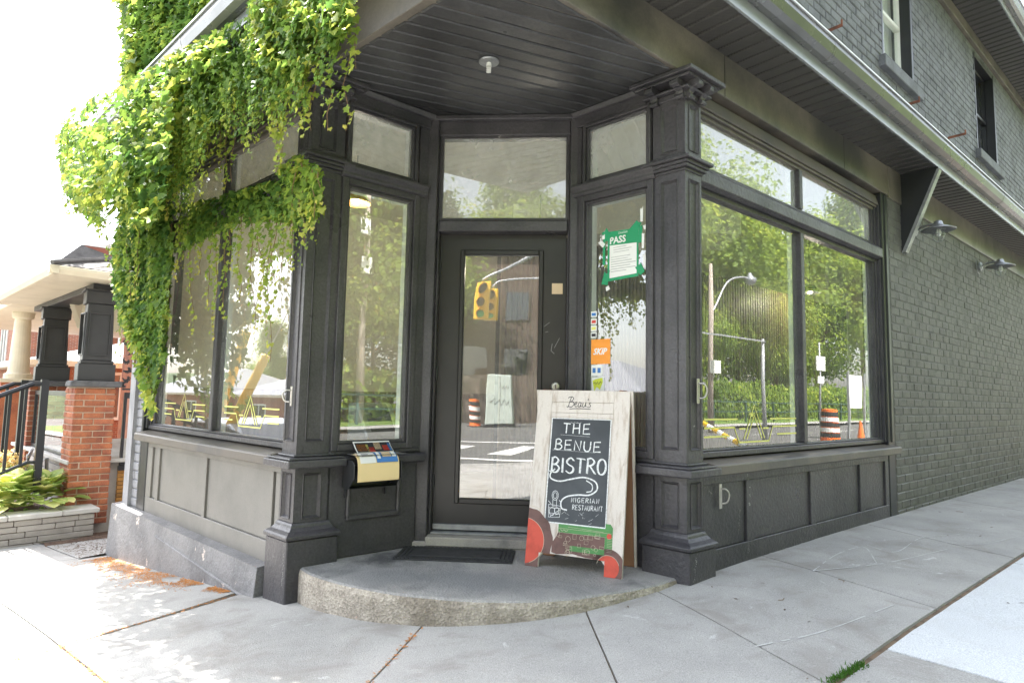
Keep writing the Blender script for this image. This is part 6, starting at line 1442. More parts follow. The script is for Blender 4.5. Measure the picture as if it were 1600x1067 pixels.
# street side railing: glass panel between pillars, then sloping stair rails with balusters
fp = F(FL(0, -.05, 0), dL, nL)
mb = MB(); 
for q in ((5.62, s2-.27, .12, .16), (5.62, s2-.27, .84, .90), (5.62, 5.65, .16, .84), (s2-.30, s2-.27, .16, .84)): mb.box(fp, q[0], q[1], -.02, .02, q[2], q[3])
rl = mb.build('glazed_railing', M['black'], H1, bevel=.003); mb = MB(); mb.box(fp, 5.65, s2-.30, -.003, .003, .16, .84); mb.build('pane', M['glassC'], rl)
hs = thing('stair_railing', 'black sloping stair railing with upright balusters at the far left edge', 'railing', tuple(gp(40, 760)))
st0 = atd(74, 596, 7.0); fs_ = F(FL(toF(st0, FL).x, 0, 0), nL, tuple(-Vector(dL)))
for k, off in enumerate((0.0, 1.15)):
    f_ = F(Vector((st0.x, st0.y, 0))+Vector(dL)*off, nL, tuple(-Vector(dL))); mb = MB()
    mb.tube([f_(.0, 0, .98), f_(.12, 0, .98), f_(1.7, 0, .22)], .028, 6); mb.tube([f_(.0, 0, .12), f_(.12, 0, .12), f_(1.7, 0, -.62)], .02, 6)
    for a, z0, z1 in ((.02, -.2, 1.03), (1.68, -1.1, .28)): mb.box(f_, a-.035, a+.035, -.035, .035, z0, z1)
    rr_ = mb.build('rail', M['black'], hs)
    for i in range(11): a = .18+i*.135; mb = MB(); mb.box(f_, a-.014, a+.014, -.014, .014, .12-(a-.12)*.48, .98-(a-.12)*.48); mb.build('baluster', M['black'], rr_)
# white column of the next porch
wc = atd(28, 592, 10.5); WC = thing('white_porch_house', 'pale porch with one round white column at the far left edge', 'house', (wc.x, wc.y, wc.z-1.6))
mb = MB(); mb.lathe((wc.x, wc.y, wc.z), [(.0, 0), (.2, 0), (.2, .08), (.16, .1), (.15, .14), (.115, .95), (.11, 1.0), (.15, 1.03), (.16, 1.12), (0, 1.12)], 24); mb.build('round_column', M['ptrim'], WC, smooth=False)
c_ = wc; ff = F((c_.x, c_.y, 0), dL, nL)
mb = MB(); mb.box(ff, -.3, .3, -.3, .3, c_.z-.06, c_.z-.001); mb.build('column_base', M['ptrim'], WC, bevel=.01)
mb = MB(); mb.box(ff, -.25, .25, -.25, .25, c_.z-2.2, c_.z-.062); mb.build('brick_pier', M['rbrick'], WC)
mb = MB(); mb.box(ff, -1.2, 4.4, -2.6, .35, c_.z+1.122, c_.z+1.34); mb.build('porch_fascia', M['ptrim'], WC, bevel=.01)
mb = MB(); mb.box(ff, -.4, 4, -9, -2.6, c_.z-2.4, c_.z+3.4); mb.build('house_wall', M['rbrick'], WC)
# low garden wall with hostas
PW = F(FL(4.78, 0, 0), tuple(-Vector(nL)), tuple(-Vector(dL)))
a1 = toF(hitF(147, 820, F(FL(4.78, 0, 0), PW.a, PW.b)), PW).x; a0 = a1-2.4
zt_ = toF(hitF(75, 800, PW), PW).z
zb_ = ground(*PW(a1, 0, 0).xy)-.1
GW = thing('garden_wall', 'low grey stone garden wall with pale capstones in front of the brick pillar', 'garden wall', tuple(PW(a1-.8, -.15, zb_)))
mb = MB(); mb.box(PW, a0, a1-.01, -.22, -.012, zb_, zt_-.052); mb.box(PW, a1-.24, a1-.012, -.9, -.22, zb_, zt_-.052); core = mb.build('wall_core', M['dirt'], GW)
z = zt_-.054-.062*5; r = 0; rg = random.Random(11)
def stone(f_, x0, x1, z0, z1):
    w_, h_ = x1-x0, z1-z0; q = rg.uniform(.004, .012); mb = MB(); j = lambda: rg.uniform(-.002, .002)
    f0 = f_
    mb.hexa([f0(x0, -.05, z0), f0(x1, -.05, z0), f0(x1+j(), q, z0+j()), f0(x0+j(), q, z0+j()), f0(x0, -.05, z1), f0(x1, -.05, z1), f0(x1+j(), q, z1+j()), f0(x0+j(), q, z1+j())]); mb.build('stone', M['pstone'], GW, bevel=.004)
while z < zt_-.06:
    a = a0+rg.uniform(0, .2)
    while a < a1-.02:
        w_ = rg.choice((.18, .24, .33, .42)); b_ = a+w_
        if b_ > a1-.1: b_ = a1
        stone(PW, a, b_-.006, z+.002, z+.058); a = b_
    z += .062
a = a0; 
for w_ in (.55, .48, .42, .42, .32, .35):
    if a >= a1: break
    b_ = min(a+w_*1.12, a1+.04); mb = MB(); mb.box(PW, a+.003, b_-.003, -.27, .035, zt_-.050, zt_); mb.build('capstone', M['pcap'], GW, bevel=.006); a = b_
mb = MB(); mb.box(PW, a1-.30, a1+.037, -.72, -.273, zt_-.050, zt_); mb.build('capstone', M['pcap'], GW, bevel=.006)
bed = MB(); bed.hexa([PW(a0, -2.4, zb_), PW(a1-.31, -2.4, zb_), PW(a1-.31, -.24, zb_), PW(a0, -.24, zb_), PW(a0, -2.4, zt_-.02), PW(a1-.31, -2.4, zt_-.02), PW(a1-.31, -.24, zt_-.07), PW(a0, -.24, zt_-.07)]); bed.build('garden_bed', M['dirt'], kind='structure', raw=True)
def hosta(px, py, lab, n, s):
    c = hitF(px, py, F(PW(0, -.45, 0), PW.a, PW.b)); c.z = zt_-.06; T_ = thing('hosta', lab, 'hosta', tuple(c), 'hostas behind the garden wall')
    v = np.array([(-.0, 0, 0), (.30, .22, .05), (.42, .5, .02), (.30, .8, -.08), (0, 1.05, -.22), (-.30, .8, -.08), (-.42, .5, .02), (-.30, .22, .05), (0, .25, -.05), (0, .55, -.05), (0, .85, -.12)])
    tri = [(0, 1, 8), (1, 2, 9, 8), (2, 3, 10, 9), (3, 4, 10), (0, 8, 7), (8, 9, 6, 7), (9, 10, 5, 6), (10, 4, 5)]
    ms = []
    for k in range(3):
        me = bpy.data.meshes.new('leaf'); me.from_pydata([tuple(q) for q in v], [], tri); at = me.attributes.new('tone', 'FLOAT', 'POINT'); at.data.foreach_set('value', [.25+.25*k]*len(v)); me.materials.append(M['hosta']); ms.append(me)
    mb = MB(); mb.lathe(c, [(.03, -.05), (.02, .05), (0, .06)], 8); mb.build('crown', M['hosta'], T_)
    for k in range(n):
        a = random.uniform(0, 6.3); t = random.random(); rr2 = .04+.20*t; el = 1.35-1.0*t; p = c+Vector((math.cos(a)*rr2*s*1.2, math.sin(a)*rr2*s*1.2, (.30-.20*t)*s+random.uniform(-.03, .04)))
        d = Vector((math.cos(a)*math.cos(el-.4), math.sin(a)*math.cos(el-.4), math.sin(el-.4))); n_ = Vector((-math.cos(a)*math.sin(el-.4), -math.sin(a)*math.sin(el-.4), math.cos(el-.4))); x = d.cross(n_); q = s*random.uniform(.11, .18)
        inst(ms[k % 3], 'leaf', T_, p-d*q*.3, Matrix((x*q, d*q, n_*q)).transposed())
hosta(18, 790, 'large yellow green hosta at the left edge behind the garden wall', 80, 1.3); hosta(66, 785, 'hosta with green and white leaves near the brick pillar', 80, 1.25); hosta(42, 775, 'hosta between the other two behind the garden wall', 45, 1.1)
# dried flower heads
DF = thing('hydrangea', 'straw coloured dry flower heads at the left edge behind the hostas', 'flowers', tuple(hitF(12, 770, F(PW(0, -.9, 0), PW.a, PW.b))))
P_, N_, S_, U_, T__ = [], [], [], [], []
for k in range(26):
    c = hitF(random.uniform(-10, 38), random.uniform(708, 760), F(PW(0, -.9, 0), PW.a, PW.b))
    for i in range(26): P_.append(tuple(c+Vector((random.gauss(0, .035), random.gauss(0, .035), random.gauss(0, .03))))); N_.append((random.gauss(0, 1), random.gauss(-.5, 1), random.gauss(.5, 1))); S_.append(random.uniform(.018, .035)); U_.append((random.gauss(0, 1), random.gauss(0, 1), -1)); T__.append(.9)
o = leaves_mesh('flower_heads', P_, N_, S_, U_, leaf_mat('straw_flower', (.5, .42, .2), (.6, .5, .25), (.62, .50, .24), .4), DF, T__, 1); tag(o, kind='stuff')
P_, N_, S_, U_ = [], [], [], []
for k in range(420):
    c = hitF(random.uniform(-20, 48), random.uniform(725, 795), F(PW(0, -.95, 0), PW.a, PW.b)); P_.append(tuple(c)); N_.append((random.gauss(.3, .6), random.gauss(-.6, .6), .8)); S_.append(random.uniform(.05, .09)); U_.append((random.gauss(0, 1), random.gauss(0, 1), -.4))
o = leaves_mesh('foliage', P_, N_, S_, U_, M['hosta'], DF, None, 1); tag(o, kind='stuff')
# gas meter
gc = hitF(52, 740, F(PW(0, -.95, 0), PW.a, PW.b)); GM = thing('gas_meter', 'grey gas meter with pipes behind the hostas beside the porch base', 'gas meter', (gc.x, gc.y, zt_-.05))
mb = MB(); mb.box(F((gc.x, gc.y, gc.z), PW.a, PW.b), -.11, .11, -.08, .08, -.13, .06); mb.build('meter_body', M['zinc'], GM, bevel=.02, seg=2)
mb = MB(); mb.lathe(F((gc.x, gc.y, gc.z), PW.a, PW.b)(0, .08, -.02), [(.07, 0), (.07, .02), (0, .022)], 20, PW.b); mb.build('dial', M['fascia'], GM)
mb = MB(); f_ = F((gc.x, gc.y, gc.z), PW.a, PW.b); mb.tube([f_(-.06, 0, .06), f_(-.06, 0, .2), f_(-.02, -.1, .26), f_(.02, -.3, .26)], .02, 8); mb.tube([f_(.06, 0, .06), f_(.06, 0, .14), f_(.12, 0, .18), f_(.14, 0, -.3)], .018, 8); mb.build('pipe', M['zinc'], GM, smooth=True)
# dry earth strip between the buildings
mb = MB(); N = 12
for i in range(N):
    for j in range(N):
        q = [(3.22+(5.1-3.22)*(i+u)/N, -2.2+(2.2+.30)*(j+v)/N) for u, v in ((0, 0), (1, 0), (1, 1), (0, 1))]
        P4 = [LQ(*t) for t in q]; mb.quad(*[Vector((x, y, ground(x, y)+.012+.03*noise.noise(Vector((x*6, y*6, 0)))-(.035 if t[1] > -.42 and 3.25 < t[0] < 4.6 else 0))) for (x, y), t in zip(P4, q)])
mb.build('earth_strip', M['dirt'], kind='structure', smooth=True, raw=True)

# ================================================================= ACROSS THE STREETS (seen far left and in the glass)
def hip_house(name, label, fr, a0, a1, b0, b1, z0, ze, zp, wallm, roofm, wins, cat='house', grp=None, over=.4):
    T_ = thing(name, label, cat, tuple(fr((a0+a1)/2, (b0+b1)/2, z0)), grp)
    mb = MB(); mb.box(fr, a0, a1, b0, b1, z0-1, ze); w = mb.build('wall', wallm, T_)
    mb = MB(); A, B_, C_, D_ = fr(a0-over, b0-over, ze), fr(a1+over, b0-over, ze), fr(a1+over, b1+over, ze), fr(a0-over, b1+over, ze); m = min(a1-a0, b1-b0)*.45
    if a1-a0 > b1-b0: E_, G_ = fr(a0+m, (b0+b1)/2, zp), fr(a1-m, (b0+b1)/2, zp)
    else: E_, G_ = fr((a0+a1)/2, b0+m, zp), fr((a0+a1)/2, b1-m, zp)
    if a1-a0 > b1-b0:
        for q in ((A, B_, G_, E_), (B_, C_, G_), (C_, D_, E_, G_), (D_, A, E_), (A, B_, C_, D_)): mb.quad(*q)
    else:
        for q in ((A, B_, E_), (B_, C_, G_, E_), (C_, D_, G_), (D_, A, E_, G_), (A, B_, C_, D_)): mb.quad(*q)
    mb.build('roof', roofm, T_)
    mb = MB(); mb.box(fr, a0-over-.03, a1+over+.03, b0-over-.03, b1+over+.03, ze-.14, ze-.004); mb.build('eave_board', M['ptrim'], T_)
    for (face, u0, u1, v0, v1) in wins:
        f_ = {'f': F(fr(0, b1, 0), fr.a, fr.b), 'l': F(fr(a0, 0, 0), fr.b, -fr.a), 'b': F(fr(0, b0, 0), fr.a, -fr.b), 'r': F(fr(a1, 0, 0), fr.b, fr.a)}[face]
        mb = MB()
        for q in ((u0-.08, u0, v0-.08, v1+.08), (u1, u1+.08, v0-.08, v1+.08), (u0, u1, v0-.08, v0), (u0, u1, v1, v1+.08), ((u0+u1)/2-.02, (u0+u1)/2+.02, v0, v1)): mb.box(f_, q[0], q[1], -.05, .04, q[2], q[3])
        wn = mb.build('window', M['white'], w); mb = MB(); mb.box(f_, u0, u1, -.02, .005, v0, v1); mb.build('pane', M['glassB'], wn)
    return T_
wal = mat('far_red_brick', (.34, .12, .065), .8, .3, 3.)
def bandbrick(): 
    m, n, l, b = new_mat('coursed_red_brick'); g = n.new('ShaderNodeNewGeometry'); mp = n.new('ShaderNodeMapping'); mp.inputs['Rotation'].default_value = (math.pi/2, 0, 0)
    l.new(g.outputs['Position'], mp.inputs[0]); bt = n.new('ShaderNodeTexBrick'); bt.inputs['Scale'].default_value = 4.5; bt.inputs['Color1'].default_value = (.36, .12, .06, 1); bt.inputs['Color2'].default_value = (.25, .085, .05, 1); bt.inputs['Mortar'].default_value = (.4, .33, .27, 1); bt.inputs['Mortar Size'].default_value = .015
    l.new(mp.outputs[0], bt.inputs[0]); l.new(bt.outputs[0], b.inputs['Base Color']); b.inputs['Roughness'].default_value = .85; return m
BB = bandbrick()
fh = F(FL(0, 0, 0), dL, nL)
hip_house('brick_house', 'far red brick house with a grey roof seen between the porch columns', fh, 15.5, 24, -9.5, -1.6, -2.6, 1.62, 2.75, BB, M['shingleR'], [('l', -5.6, -4.8, .2, 1.3), ('l', -3.6, -2.8, .2, 1.3)])
hip_house('brick_house', 'tall red brick house at the far left edge of the photo behind the white column', fh, 26, 35, -11, -2.5, -3, 4.2, 6, BB, M['shingleR'], [('l', -5.8, -4.9, 1.9, 3.3), ('l', -4.0, -3.2, 1.9, 3.3), ('f', 28, 29.2, 1.9, 3.3)])
# trees -----------------------------------------------------------
def tree_proto(seed, H_, Rc, n, ls, trunk=.18):
    r = random.Random(seed); T_ = thing('tree', 'x', 'tree', (0, 0, 0))
    mb = MB(); mb.tube([Vector((0, 0, -.5)), Vector((.05, 0, H_*.2)), Vector((.0, .1, H_*.45)), Vector((.1, 0, H_*.8))], [trunk, trunk*.8, trunk*.6, trunk*.15], 8)
    cl_ = []
    for k in range(13):
        a = r.uniform(0, 6.3); el = r.uniform(.1, 1.2); L_ = Rc*r.uniform(.45, .9); s_ = Vector((0, 0, H_*r.uniform(.28, .6))); e = s_+Vector((math.cos(a)*math.cos(el), math.sin(a)*math.cos(el), math.sin(el)))*L_
        mb.tube([s_, s_.lerp(e, .5)+Vector((0, 0, .15)), e], [trunk*.4, trunk*.25, trunk*.08], 6); cl_.append((e, Rc*r.uniform(.3, .5)))
    mb.build('trunk', M['bark'], T_, raw=True)
    for k in range(30): a = r.uniform(0, 6.3); h = r.random(); rr2 = Rc*math.sin(min(1, h*1.1+.15)*math.pi)**.6*r.uniform(.3, .95); cl_.append((Vector((math.cos(a)*rr2, math.sin(a)*rr2, H_*(.30+.68*h))), Rc*r.uniform(.2, .42)))
    P_, N_, S_, U_, T2 = [], [], [], [], []
    for k in range(n):
        c, q = cl_[r.randrange(len(cl_))]; v = Vector((r.gauss(0, 1), r.gauss(0, 1), r.gauss(0, .75))).normalized()*q*(r.random()**.4); P_.append(tuple(c+v)); nn = v.normalized()+Vector((0, 0, .6)); N_.append((nn.x+r.gauss(0, .4), nn.y+r.gauss(0, .4), nn.z+r.gauss(0, .4))); S_.append(ls*r.uniform(.6, 1.3)); U_.append((r.gauss(0, 1), r.gauss(0, 1), -.8)); T2.append(r.random()*.6+.15*(v.z > 0))
    c = leaves_mesh('crown', P_, N_, S_, U_, M['tree'], T_, T2, 1); tag(c, kind='stuff'); return T_
protos = [tree_proto(3, 11, 4.2, 22000, .17), tree_proto(8, 13, 4.8, 24000, .18), tree_proto(21, 8.5, 3.4, 17000, .15, .13)]
used = set()
def tree(kind, x, y, s, rot, label, grp):
    p = protos[kind]
    if kind not in used: t_ = p; used.add(kind)
    else:
        t_ = p.copy(); COL.objects.link(t_)
        for ch in list(p.children): c = ch.copy(); COL.objects.link(c); c.parent = t_
    t_.location = (x, y, ground(x, y)-.2); t_.rotation_euler = (0, 0, rot); t_.scale = (s, s, s); t_['label'] = label; t_['group'] = grp
# park trees across the right street
rt = random.Random(4); gx = 'park trees across the right hand street'
k = 0
for s, o, sc in ((-6, 24, 1), (0, 21, 1), (4.5, 26, 1.05), (8, 20, .85), (12, 25, 1.15), (15, 20, .9), (19, 26, 1.1), (22.5, 21, 1), (27, 27, 1.15), (31, 21, 1), (36, 25, 1.1), (41, 21, .95), (46, 26, 1.15), (52, 22, 1), (58, 26, 1.1), (-11, 22, 1), (66, 23, 1.1), (2, 18.8, .5), (6.5, 19, .5), (10, 18.8, .45), (13.5, 19, .5), (17.5, 19, .5), (21, 18.8, .5), (25, 19, .55), (29, 19, .5), (34, 19, .55), (39, 19, .55)):
    x, y = W2(FR, s+rt.uniform(-.7, .7), o); tree(k % 3 if k % 3 != 1 or sc > 1 else 0, x, y, sc*rt.uniform(1.45, 1.75), rt.uniform(0, 6), ('broad park tree across the right hand street, reflected in the right window', 'tall park tree across the right hand street, reflected in the right window', 'low bushy park tree across the right hand street, reflected in the right window')[k % 3], gx); k += 1
for x, y, s in ((-9, -30, 1.25), (-3.5, -46, 1.6), (3.5, -44, 1.5), (9, -36, 1.2), (14, -30, 1.3)): tree(k % 3, x, y, s, rt.uniform(0, 6), 'street tree beyond the crossing, reflected in the transom over the door', 'trees beyond the crossing'); k += 1
for s, o in ((24, 26), (38, 27), (50, 24), (62, 28)): x, y = W2(FL, s, o); tree(k % 3, x, y, .75, rt.uniform(0, 6), 'garden tree behind the houses across the left hand street', 'garden trees across the left hand street'); k += 1
# verge, hedge and guard rail
def strip(name, fr, a0, a1, b0, b1, dz, mat, kind='structure', n=40):
    mb = MB()
    for i in range(n):
        q = [W2(fr, a0+(a1-a0)*(i+u)/n, b) for u, b in ((0, b0), (1, b0), (1, b1), (0, b1))]; mb.quad(*[Vector((x, y, ground(x, y)+dz)) for x, y in q])
    return mb.build(name, mat, kind=kind, raw=True)
M['lawn'] = mat('lawn_green', (.10, .19, .03), .9, .4, 2., col2=(.19, .22, .05), bump=.8, bscale=60, bdist=.03)
strip('grass_verge', FR, -14, 80, 14.2, 60, -.02, M['lawn']); strip('far_pavement', FR, -14, 80, 12.6, 14.2, -.03, M['conc'])
strip('far_pavement', FL, -6, 80, 9.6, 11.2, -.03, M['conc']); strip('front_lawn', FL, -6, 80, 11.2, 60, -.02, M['lawn'])
P_, N_, S_, U_ = [], [], [], []
for k in range(16000):
    s = random.uniform(-10, 60); o = 17.2+random.gauss(0, .5); x, y = W2(FR, s, o); P_.append((x, y, ground(x, y)+random.random()**.7*(2.2+.5*noise.noise(Vector((s*.5, 0, 0)))))); N_.append((-nR[0]+random.gauss(0, .6), -nR[1]+random.gauss(0, .6), .5)); S_.append(random.uniform(.15, .28)); U_.append((random.gauss(0, 1), random.gauss(0, 1), -.8))
o = leaves_mesh('hedge', P_, N_, S_, U_, M['tree'], None, None, 1); tag(o, 'dense green hedge along the park side of the right hand street', 'hedge', None, 'stuff')
GR = thing('guard_rail', 'dark green rail fence between the road and the hedge, reflected in the right window', 'fence', tuple(FR(10, 15, ground(*RQ(10, 15)))))
mb = MB(); dg_ = mat('dark_green_rail', (.03, .07, .045), .5, .2)
for z in (.45, .95): mb.box(FR, -8, 60, 14.95, 15.0, z-.06, z+.0)
rr_ = mb.build('rail', dg_, GR)
for i in range(22): mb = MB(); mb.box(FR, -8+i*3, -7.92+i*3, 15.02, 15.1, -.4, 1.0); mb.build('post', dg_, GR)
# things standing in the street, each found by following its reflection
def refl(px, py, fr, o=0.0):
    h = hitF(px, py, fr, o); d = ray(px, py); n_ = fr.b; return h, d-n_*2*d.dot(n_)
def along(px, py, fr, dist, o=-.085): h, d = refl(px, py, fr, o); return h+d*(dist/Vector((d.x, d.y)).length)
def onground(p): return Vector((p.x, p.y, ground(p.x, p.y)))
def drum(p, label):
    g = onground(p)+Vector((0, 0, -.14)); T_ = thing('traffic_drum', label, 'traffic drum', tuple(g)); pr2 = [(.30, 0), (.31, .06), (.26, .07), (.25, .3), (.235, .3), (.23, .62), (.215, .62), (.2, 1.0), (.0, 1.02)]
    mb = MB(); mb.lathe(g, pr2, 24); mb.build('drum_body', M['orangep'], T_); mb = MB()
    for z, r_ in ((.2, .258), (.5, .238), (.8, .216)): mb.lathe(g+Vector((0, 0, z)), [(r_, 0), (r_-.006, .12)], 24)
    mb.build('dark_band', M['tyre'], T_); mb = MB()
    for z, r_ in ((.35, .248), (.65, .228)): mb.lathe(g+Vector((0, 0, z)), [(r_+.0, 0), (r_-.006, .12)], 24)
    mb.build('reflective_band', M['white'], T_); mb = MB(); mb.lathe(g, [(.0, .001), (.38, .001), (.36, .05), (.28, .055)], 24); mb.build('rubber_base', M['tyre'], T_)
drum(along(1297, 670, FR, 15), 'orange and black traffic drum on the road, reflected in the right window'); drum(along(744, 640, FD, 24, -.06), 'orange traffic drum beyond the crossing, reflected low in the door glass')
g = onground(along(1345, 690, FR, 14)); CN = thing('traffic_cone', 'small orange traffic cone near the drum, reflected in the right window', 'cone', tuple(g)); mb = MB(); mb.lathe(g+Vector((0, 0, -.14)), [(.17, .03), (.13, .05), (.03, .7), (0, .7)], 18); mb.build('cone', M['orangep'], CN); mb = MB(); mb.box(F(g, dR, nR), -.19, .19, -.19, .19, -.14, -.11); mb.build('cone_base', M['orangep'], CN)
def pole(px, py, fr, dist, h, r_, mat_, name, label, cat, o=-.085):
    g = onground(along(px, py, fr, dist, o)); T_ = thing(name, label, cat, tuple(g)); MB().tube([g+Vector((0, 0, -.3)), g+Vector((.03, 0, h*.5)), g+Vector((.08, .0, h))], [r_, r_*.85, r_*.65], 12).build('pole', mat_, T_, smooth=True); return T_, g
T_, g = pole(1111, 600, FR, 21, 6.4, .12, M['pole'], 'utility_pole', 'weathered wooden utility pole with a white box, reflected at the left of the right window', 'utility pole')
mb = MB(); mb.box(F(g, dR, nR), -.22, .22, -.3, -.1, 2.1, 2.6); mb.build('white_box', M['white'], T_)
mb = MB(); mb.tube(bez([g+Vector((.04, 0, 4.4)), g+Vector(dR)*1.2+Vector((0, 0, 5.8)), g+Vector(dR)*2.4+Vector((0, 0, 6.2)), g+Vector(dR)*3.0+Vector((0, 0, 6.2))], 6), .045, 8); lm = mb.build('lamp_arm', M['galv'], T_, smooth=True)
mb = MB(); mb.lathe(g+Vector(dR)*3.1+Vector((0, 0, 6.25)), [(.03, .25), (.09, .2), (.12, .1), (.24, 0), (.26, -.1), (.2, -.26), (0, -.32)], 18); mb.build('lamp_head', M['fascia'], lm, smooth=True)
T_, g = pole(1193, 640, FR, 16, 3.0, .075, M['galv'], 'signal_pole', 'thick grey pole on the road edge, reflected in the middle of the right window', 'pole')
mb = MB(); mb.box(F(g, dR, nR), -3.4, .1, -.02, .02, 2.9, 2.94); mb.build('cross_arm', M['galv'], T_)
T_, g = pole(1283, 620, FR, 19, 3.2, .04, M['galv'], 'street_sign', 'thin pole with small white plates, reflected above the traffic drum', 'sign'); mb = MB(); f_ = F(g, Vector(nR).cross(Vector((0, 0, 1))), -Vector(nR))
mb.box(f_, -.35, .35, -.01, .02, 2.2, 2.7); mb.box(f_, -.25, .25, -.01, .02, 1.75, 2.0); mb.build('sign_plate', M['white'], T_)
g = onground(along(1335, 650, FR, 18)); T_ = thing('notice_board', 'white notice board on two posts, reflected at the right of the right window', 'notice board', tuple(g)); f_ = F(g, dR, nR); mb = MB(); mb.box(f_, -.55, .55, -.04, .04, .9, 2.0); mb.build('board', M['white'], T_)
for sx in (-.7, .7): mb = MB(); mb.box(f_, sx-.04, sx+.04, -.1, -.041, -.3, 2.1); mb.build('post', M['galv'], T_)
mb = MB(); a_ = onground(along(1100, 660, FR, 10)); b_ = onground(along(1165, 700, FR, 8.5)); T_ = thing('barrier_bar', 'yellow and white barrier bar sloping across the kerb, reflected low in the right window', 'barrier', tuple(a_))
for i in range(8): mb = MB(); mb.tube([a_.lerp(b_, i/8)+Vector((0, 0, .55-.05*i)), a_.lerp(b_, (i+1)/8-.002)+Vector((0, 0, .55-.05*(i+1)))], .055, 8); mb.build('stripe_section', M['yelp'] if i % 2 == 0 else M['white'], T_)
# left street: houses, car, guy guards
hip_house('brick_house', 'wide brick bungalow with a grey hipped roof across the left hand street', fh, 8, 21, 14, 22, -2.6, .95, 2.6, BB, M['shingleR'], [('b', 9.5, 11, -.8, .3), ('b', 13, 14.5, -.8, .3), ('b', 17, 18.5, -.8, .3)], grp='houses across the left hand street')
hip_house('brick_house', 'brick bungalow with a grey roof farther along the left hand street', fh, 24, 34, 14, 22, -3, .8, 2.4, BB, M['shingleR'], [('b', 26, 27.5, -.9, .2), ('b', 30, 31.5, -.9, .2)], grp='houses across the left hand street')
hip_house('brick_house', 'brick bungalow farthest along the left hand street', fh, 38, 50, 14, 22, -3.2, .8, 2.6, BB, M['shingleR'], [('b', 40, 41.5, -.9, .2), ('b', 45, 46.5, -.9, .2)], grp='houses across the left hand street')
def guard(px0, py0, px1, py1, dist, label):
    h0, d0 = refl(px0, py0, FL, -.085); h1, d1 = refl(px1, py1, FL, -.085); a = h0+d0*dist; b = h1+d1*dist; T_ = thing('guy_guard', label, 'guy wire', tuple(onground(a)), 'guy wires across the left hand street')
    MB().tube([a, b], .11, 10).build('yellow_guard', M['yelp'], T_, smooth=True); MB().tube([a+(a-b)*.25, b+(b-a)*2.5], .012, 6).build('wire', M['galv'], T_)
guard(345, 640, 386, 518, 11, 'yellow sleeved guy wire across the left street, left of the two'); guard(356, 675, 416, 555, 11, 'yellow sleeved guy wire across the left street, right of the two')
# minivan
cg = onground(along(400, 665, FL, 12)); cg.z -= .14
CAR = thing('parked_minivan', 'silver minivan parked in the left hand street, reflected low in the left window', 'minivan', tuple(cg)); fc = F(cg, dL, nL)
prof = [(-2.3, .35), (-2.32, .75), (-2.2, .95), (-1.3, 1.12), (-.6, 1.62), (.2, 1.72), (1.7, 1.68), (2.15, 1.2), (2.3, .95), (2.3, .4), (1.9, .3), (-1.9, .3)]
mb = MB(); n = len(prof)
rows_ = [(-.82, 0), (-.92, .0), (.92, .0), (.82, 0)]
mb.plate(fc, prof, -.88, .88); cb_ = mb.build('body', M['silver'], CAR, bevel=.09, seg=3)
for sd, bb in ((-1, -.905), (1, .885)):
    mb = MB(); mb.plate(fc, [(-1.1, 1.15), (-.55, 1.55), (.25, 1.6), (.25, 1.12)], bb, bb+.02); mb.build('side_window', M['glassB'], cb_); mb = MB(); mb.plate(fc, [(.35, 1.12), (.35, 1.6), (1.6, 1.58), (1.9, 1.15)], bb, bb+.02); mb.build('side_window', M['glassB'], cb_)
mb = MB(); mb.hexa([fc(-1.32, -.75, 1.14), fc(-1.32, .75, 1.14), fc(-1.30, .75, 1.10), fc(-1.30, -.75, 1.10), fc(-.66, -.68, 1.61), fc(-.66, .68, 1.61), fc(-.6, .68, 1.58), fc(-.6, -.68, 1.58)]); mb.build('windscreen', M['glassB'], cb_)
for x in (-1.45, 1.45):
    for y in (-.86, .86):
        mb = MB(); mb.lathe(fc(x, y-.1, .33), [(.0, 0), (.33, 0), (.35, .03), (.35, .17), (.33, .2), (0, .2)], 24, nL); wh = mb.build('wheel', M['tyre'], CAR); mb = MB(); mb.lathe(fc(x, y-.105, .33), [(0, 0), (.2, 0), (.21, .21), (0, .21)], 18, nL); mb.build('rim', M['galv'], wh)
for y in (-.65, .65): mb = MB(); mb.box(fc, -2.33, -2.25, y-.16, y+.16, .68, .82); mb.build('headlight', M['white'], CAR, bevel=.02)
# behind the photographer: brown building, board fence, cabinet, signals
fb = F((0, -33, 0), (1, 0, 0), (0, 1, 0)); zg = ground(0, -33)
T_ = thing('brown_building', 'brown brick building with a tan side wing beyond the crossing, reflected in the door glass', 'building', (0, -36, zg))
mb = MB(); mb.box(fb, -9, -.6, -9, 0, zg-.5, 9.5); w_ = mb.build('wall', M['dbrick'], T_); mb = MB(); mb.box(fb, -.6, 3.2, -9, -.6, zg-.5, 8.2); mb.build('side_wing', M['tan'], T_); mb = MB(); mb.box(fb, -9.2, -.4, -9.2, .2, 9.5, 9.8); mb.build('roof', M['shingleR'], T_)
for x in (-7.6, -5.2, -2.8):
    for z in (2.2, 5.6): mb = MB(); mb.box(fb, x-.06, x+1.36, .0, .06, z-.06, z+1.66); wn = mb.build('window', M['dbrick'], w_); mb = MB(); mb.box(fb, x, x+1.3, .061, .07, z, z+1.6); mb.build('pane', M['glassB'], wn)
T_ = thing('board_fence', 'brown vertical board fence beyond the crossing, reflected in the door glass', 'fence', (-3, -28, ground(-3, -28))); src = None
for i in range(60):
    x = -10+i*.24; z = ground(x, -28)
    mb = MB(); mb.box(F((x, -28, z), (1, 0, 0), (0, 1, 0)), 0, .22, 0, .03, -.2, 2.1)
    if src is None: src = mb.build('board', M['fence'], T_, at=(x-(-3), 0, 0)); 
    else: o = src.copy(); COL.objects.link(o); o.parent = T_; o.location = (x+3, 0, 0)
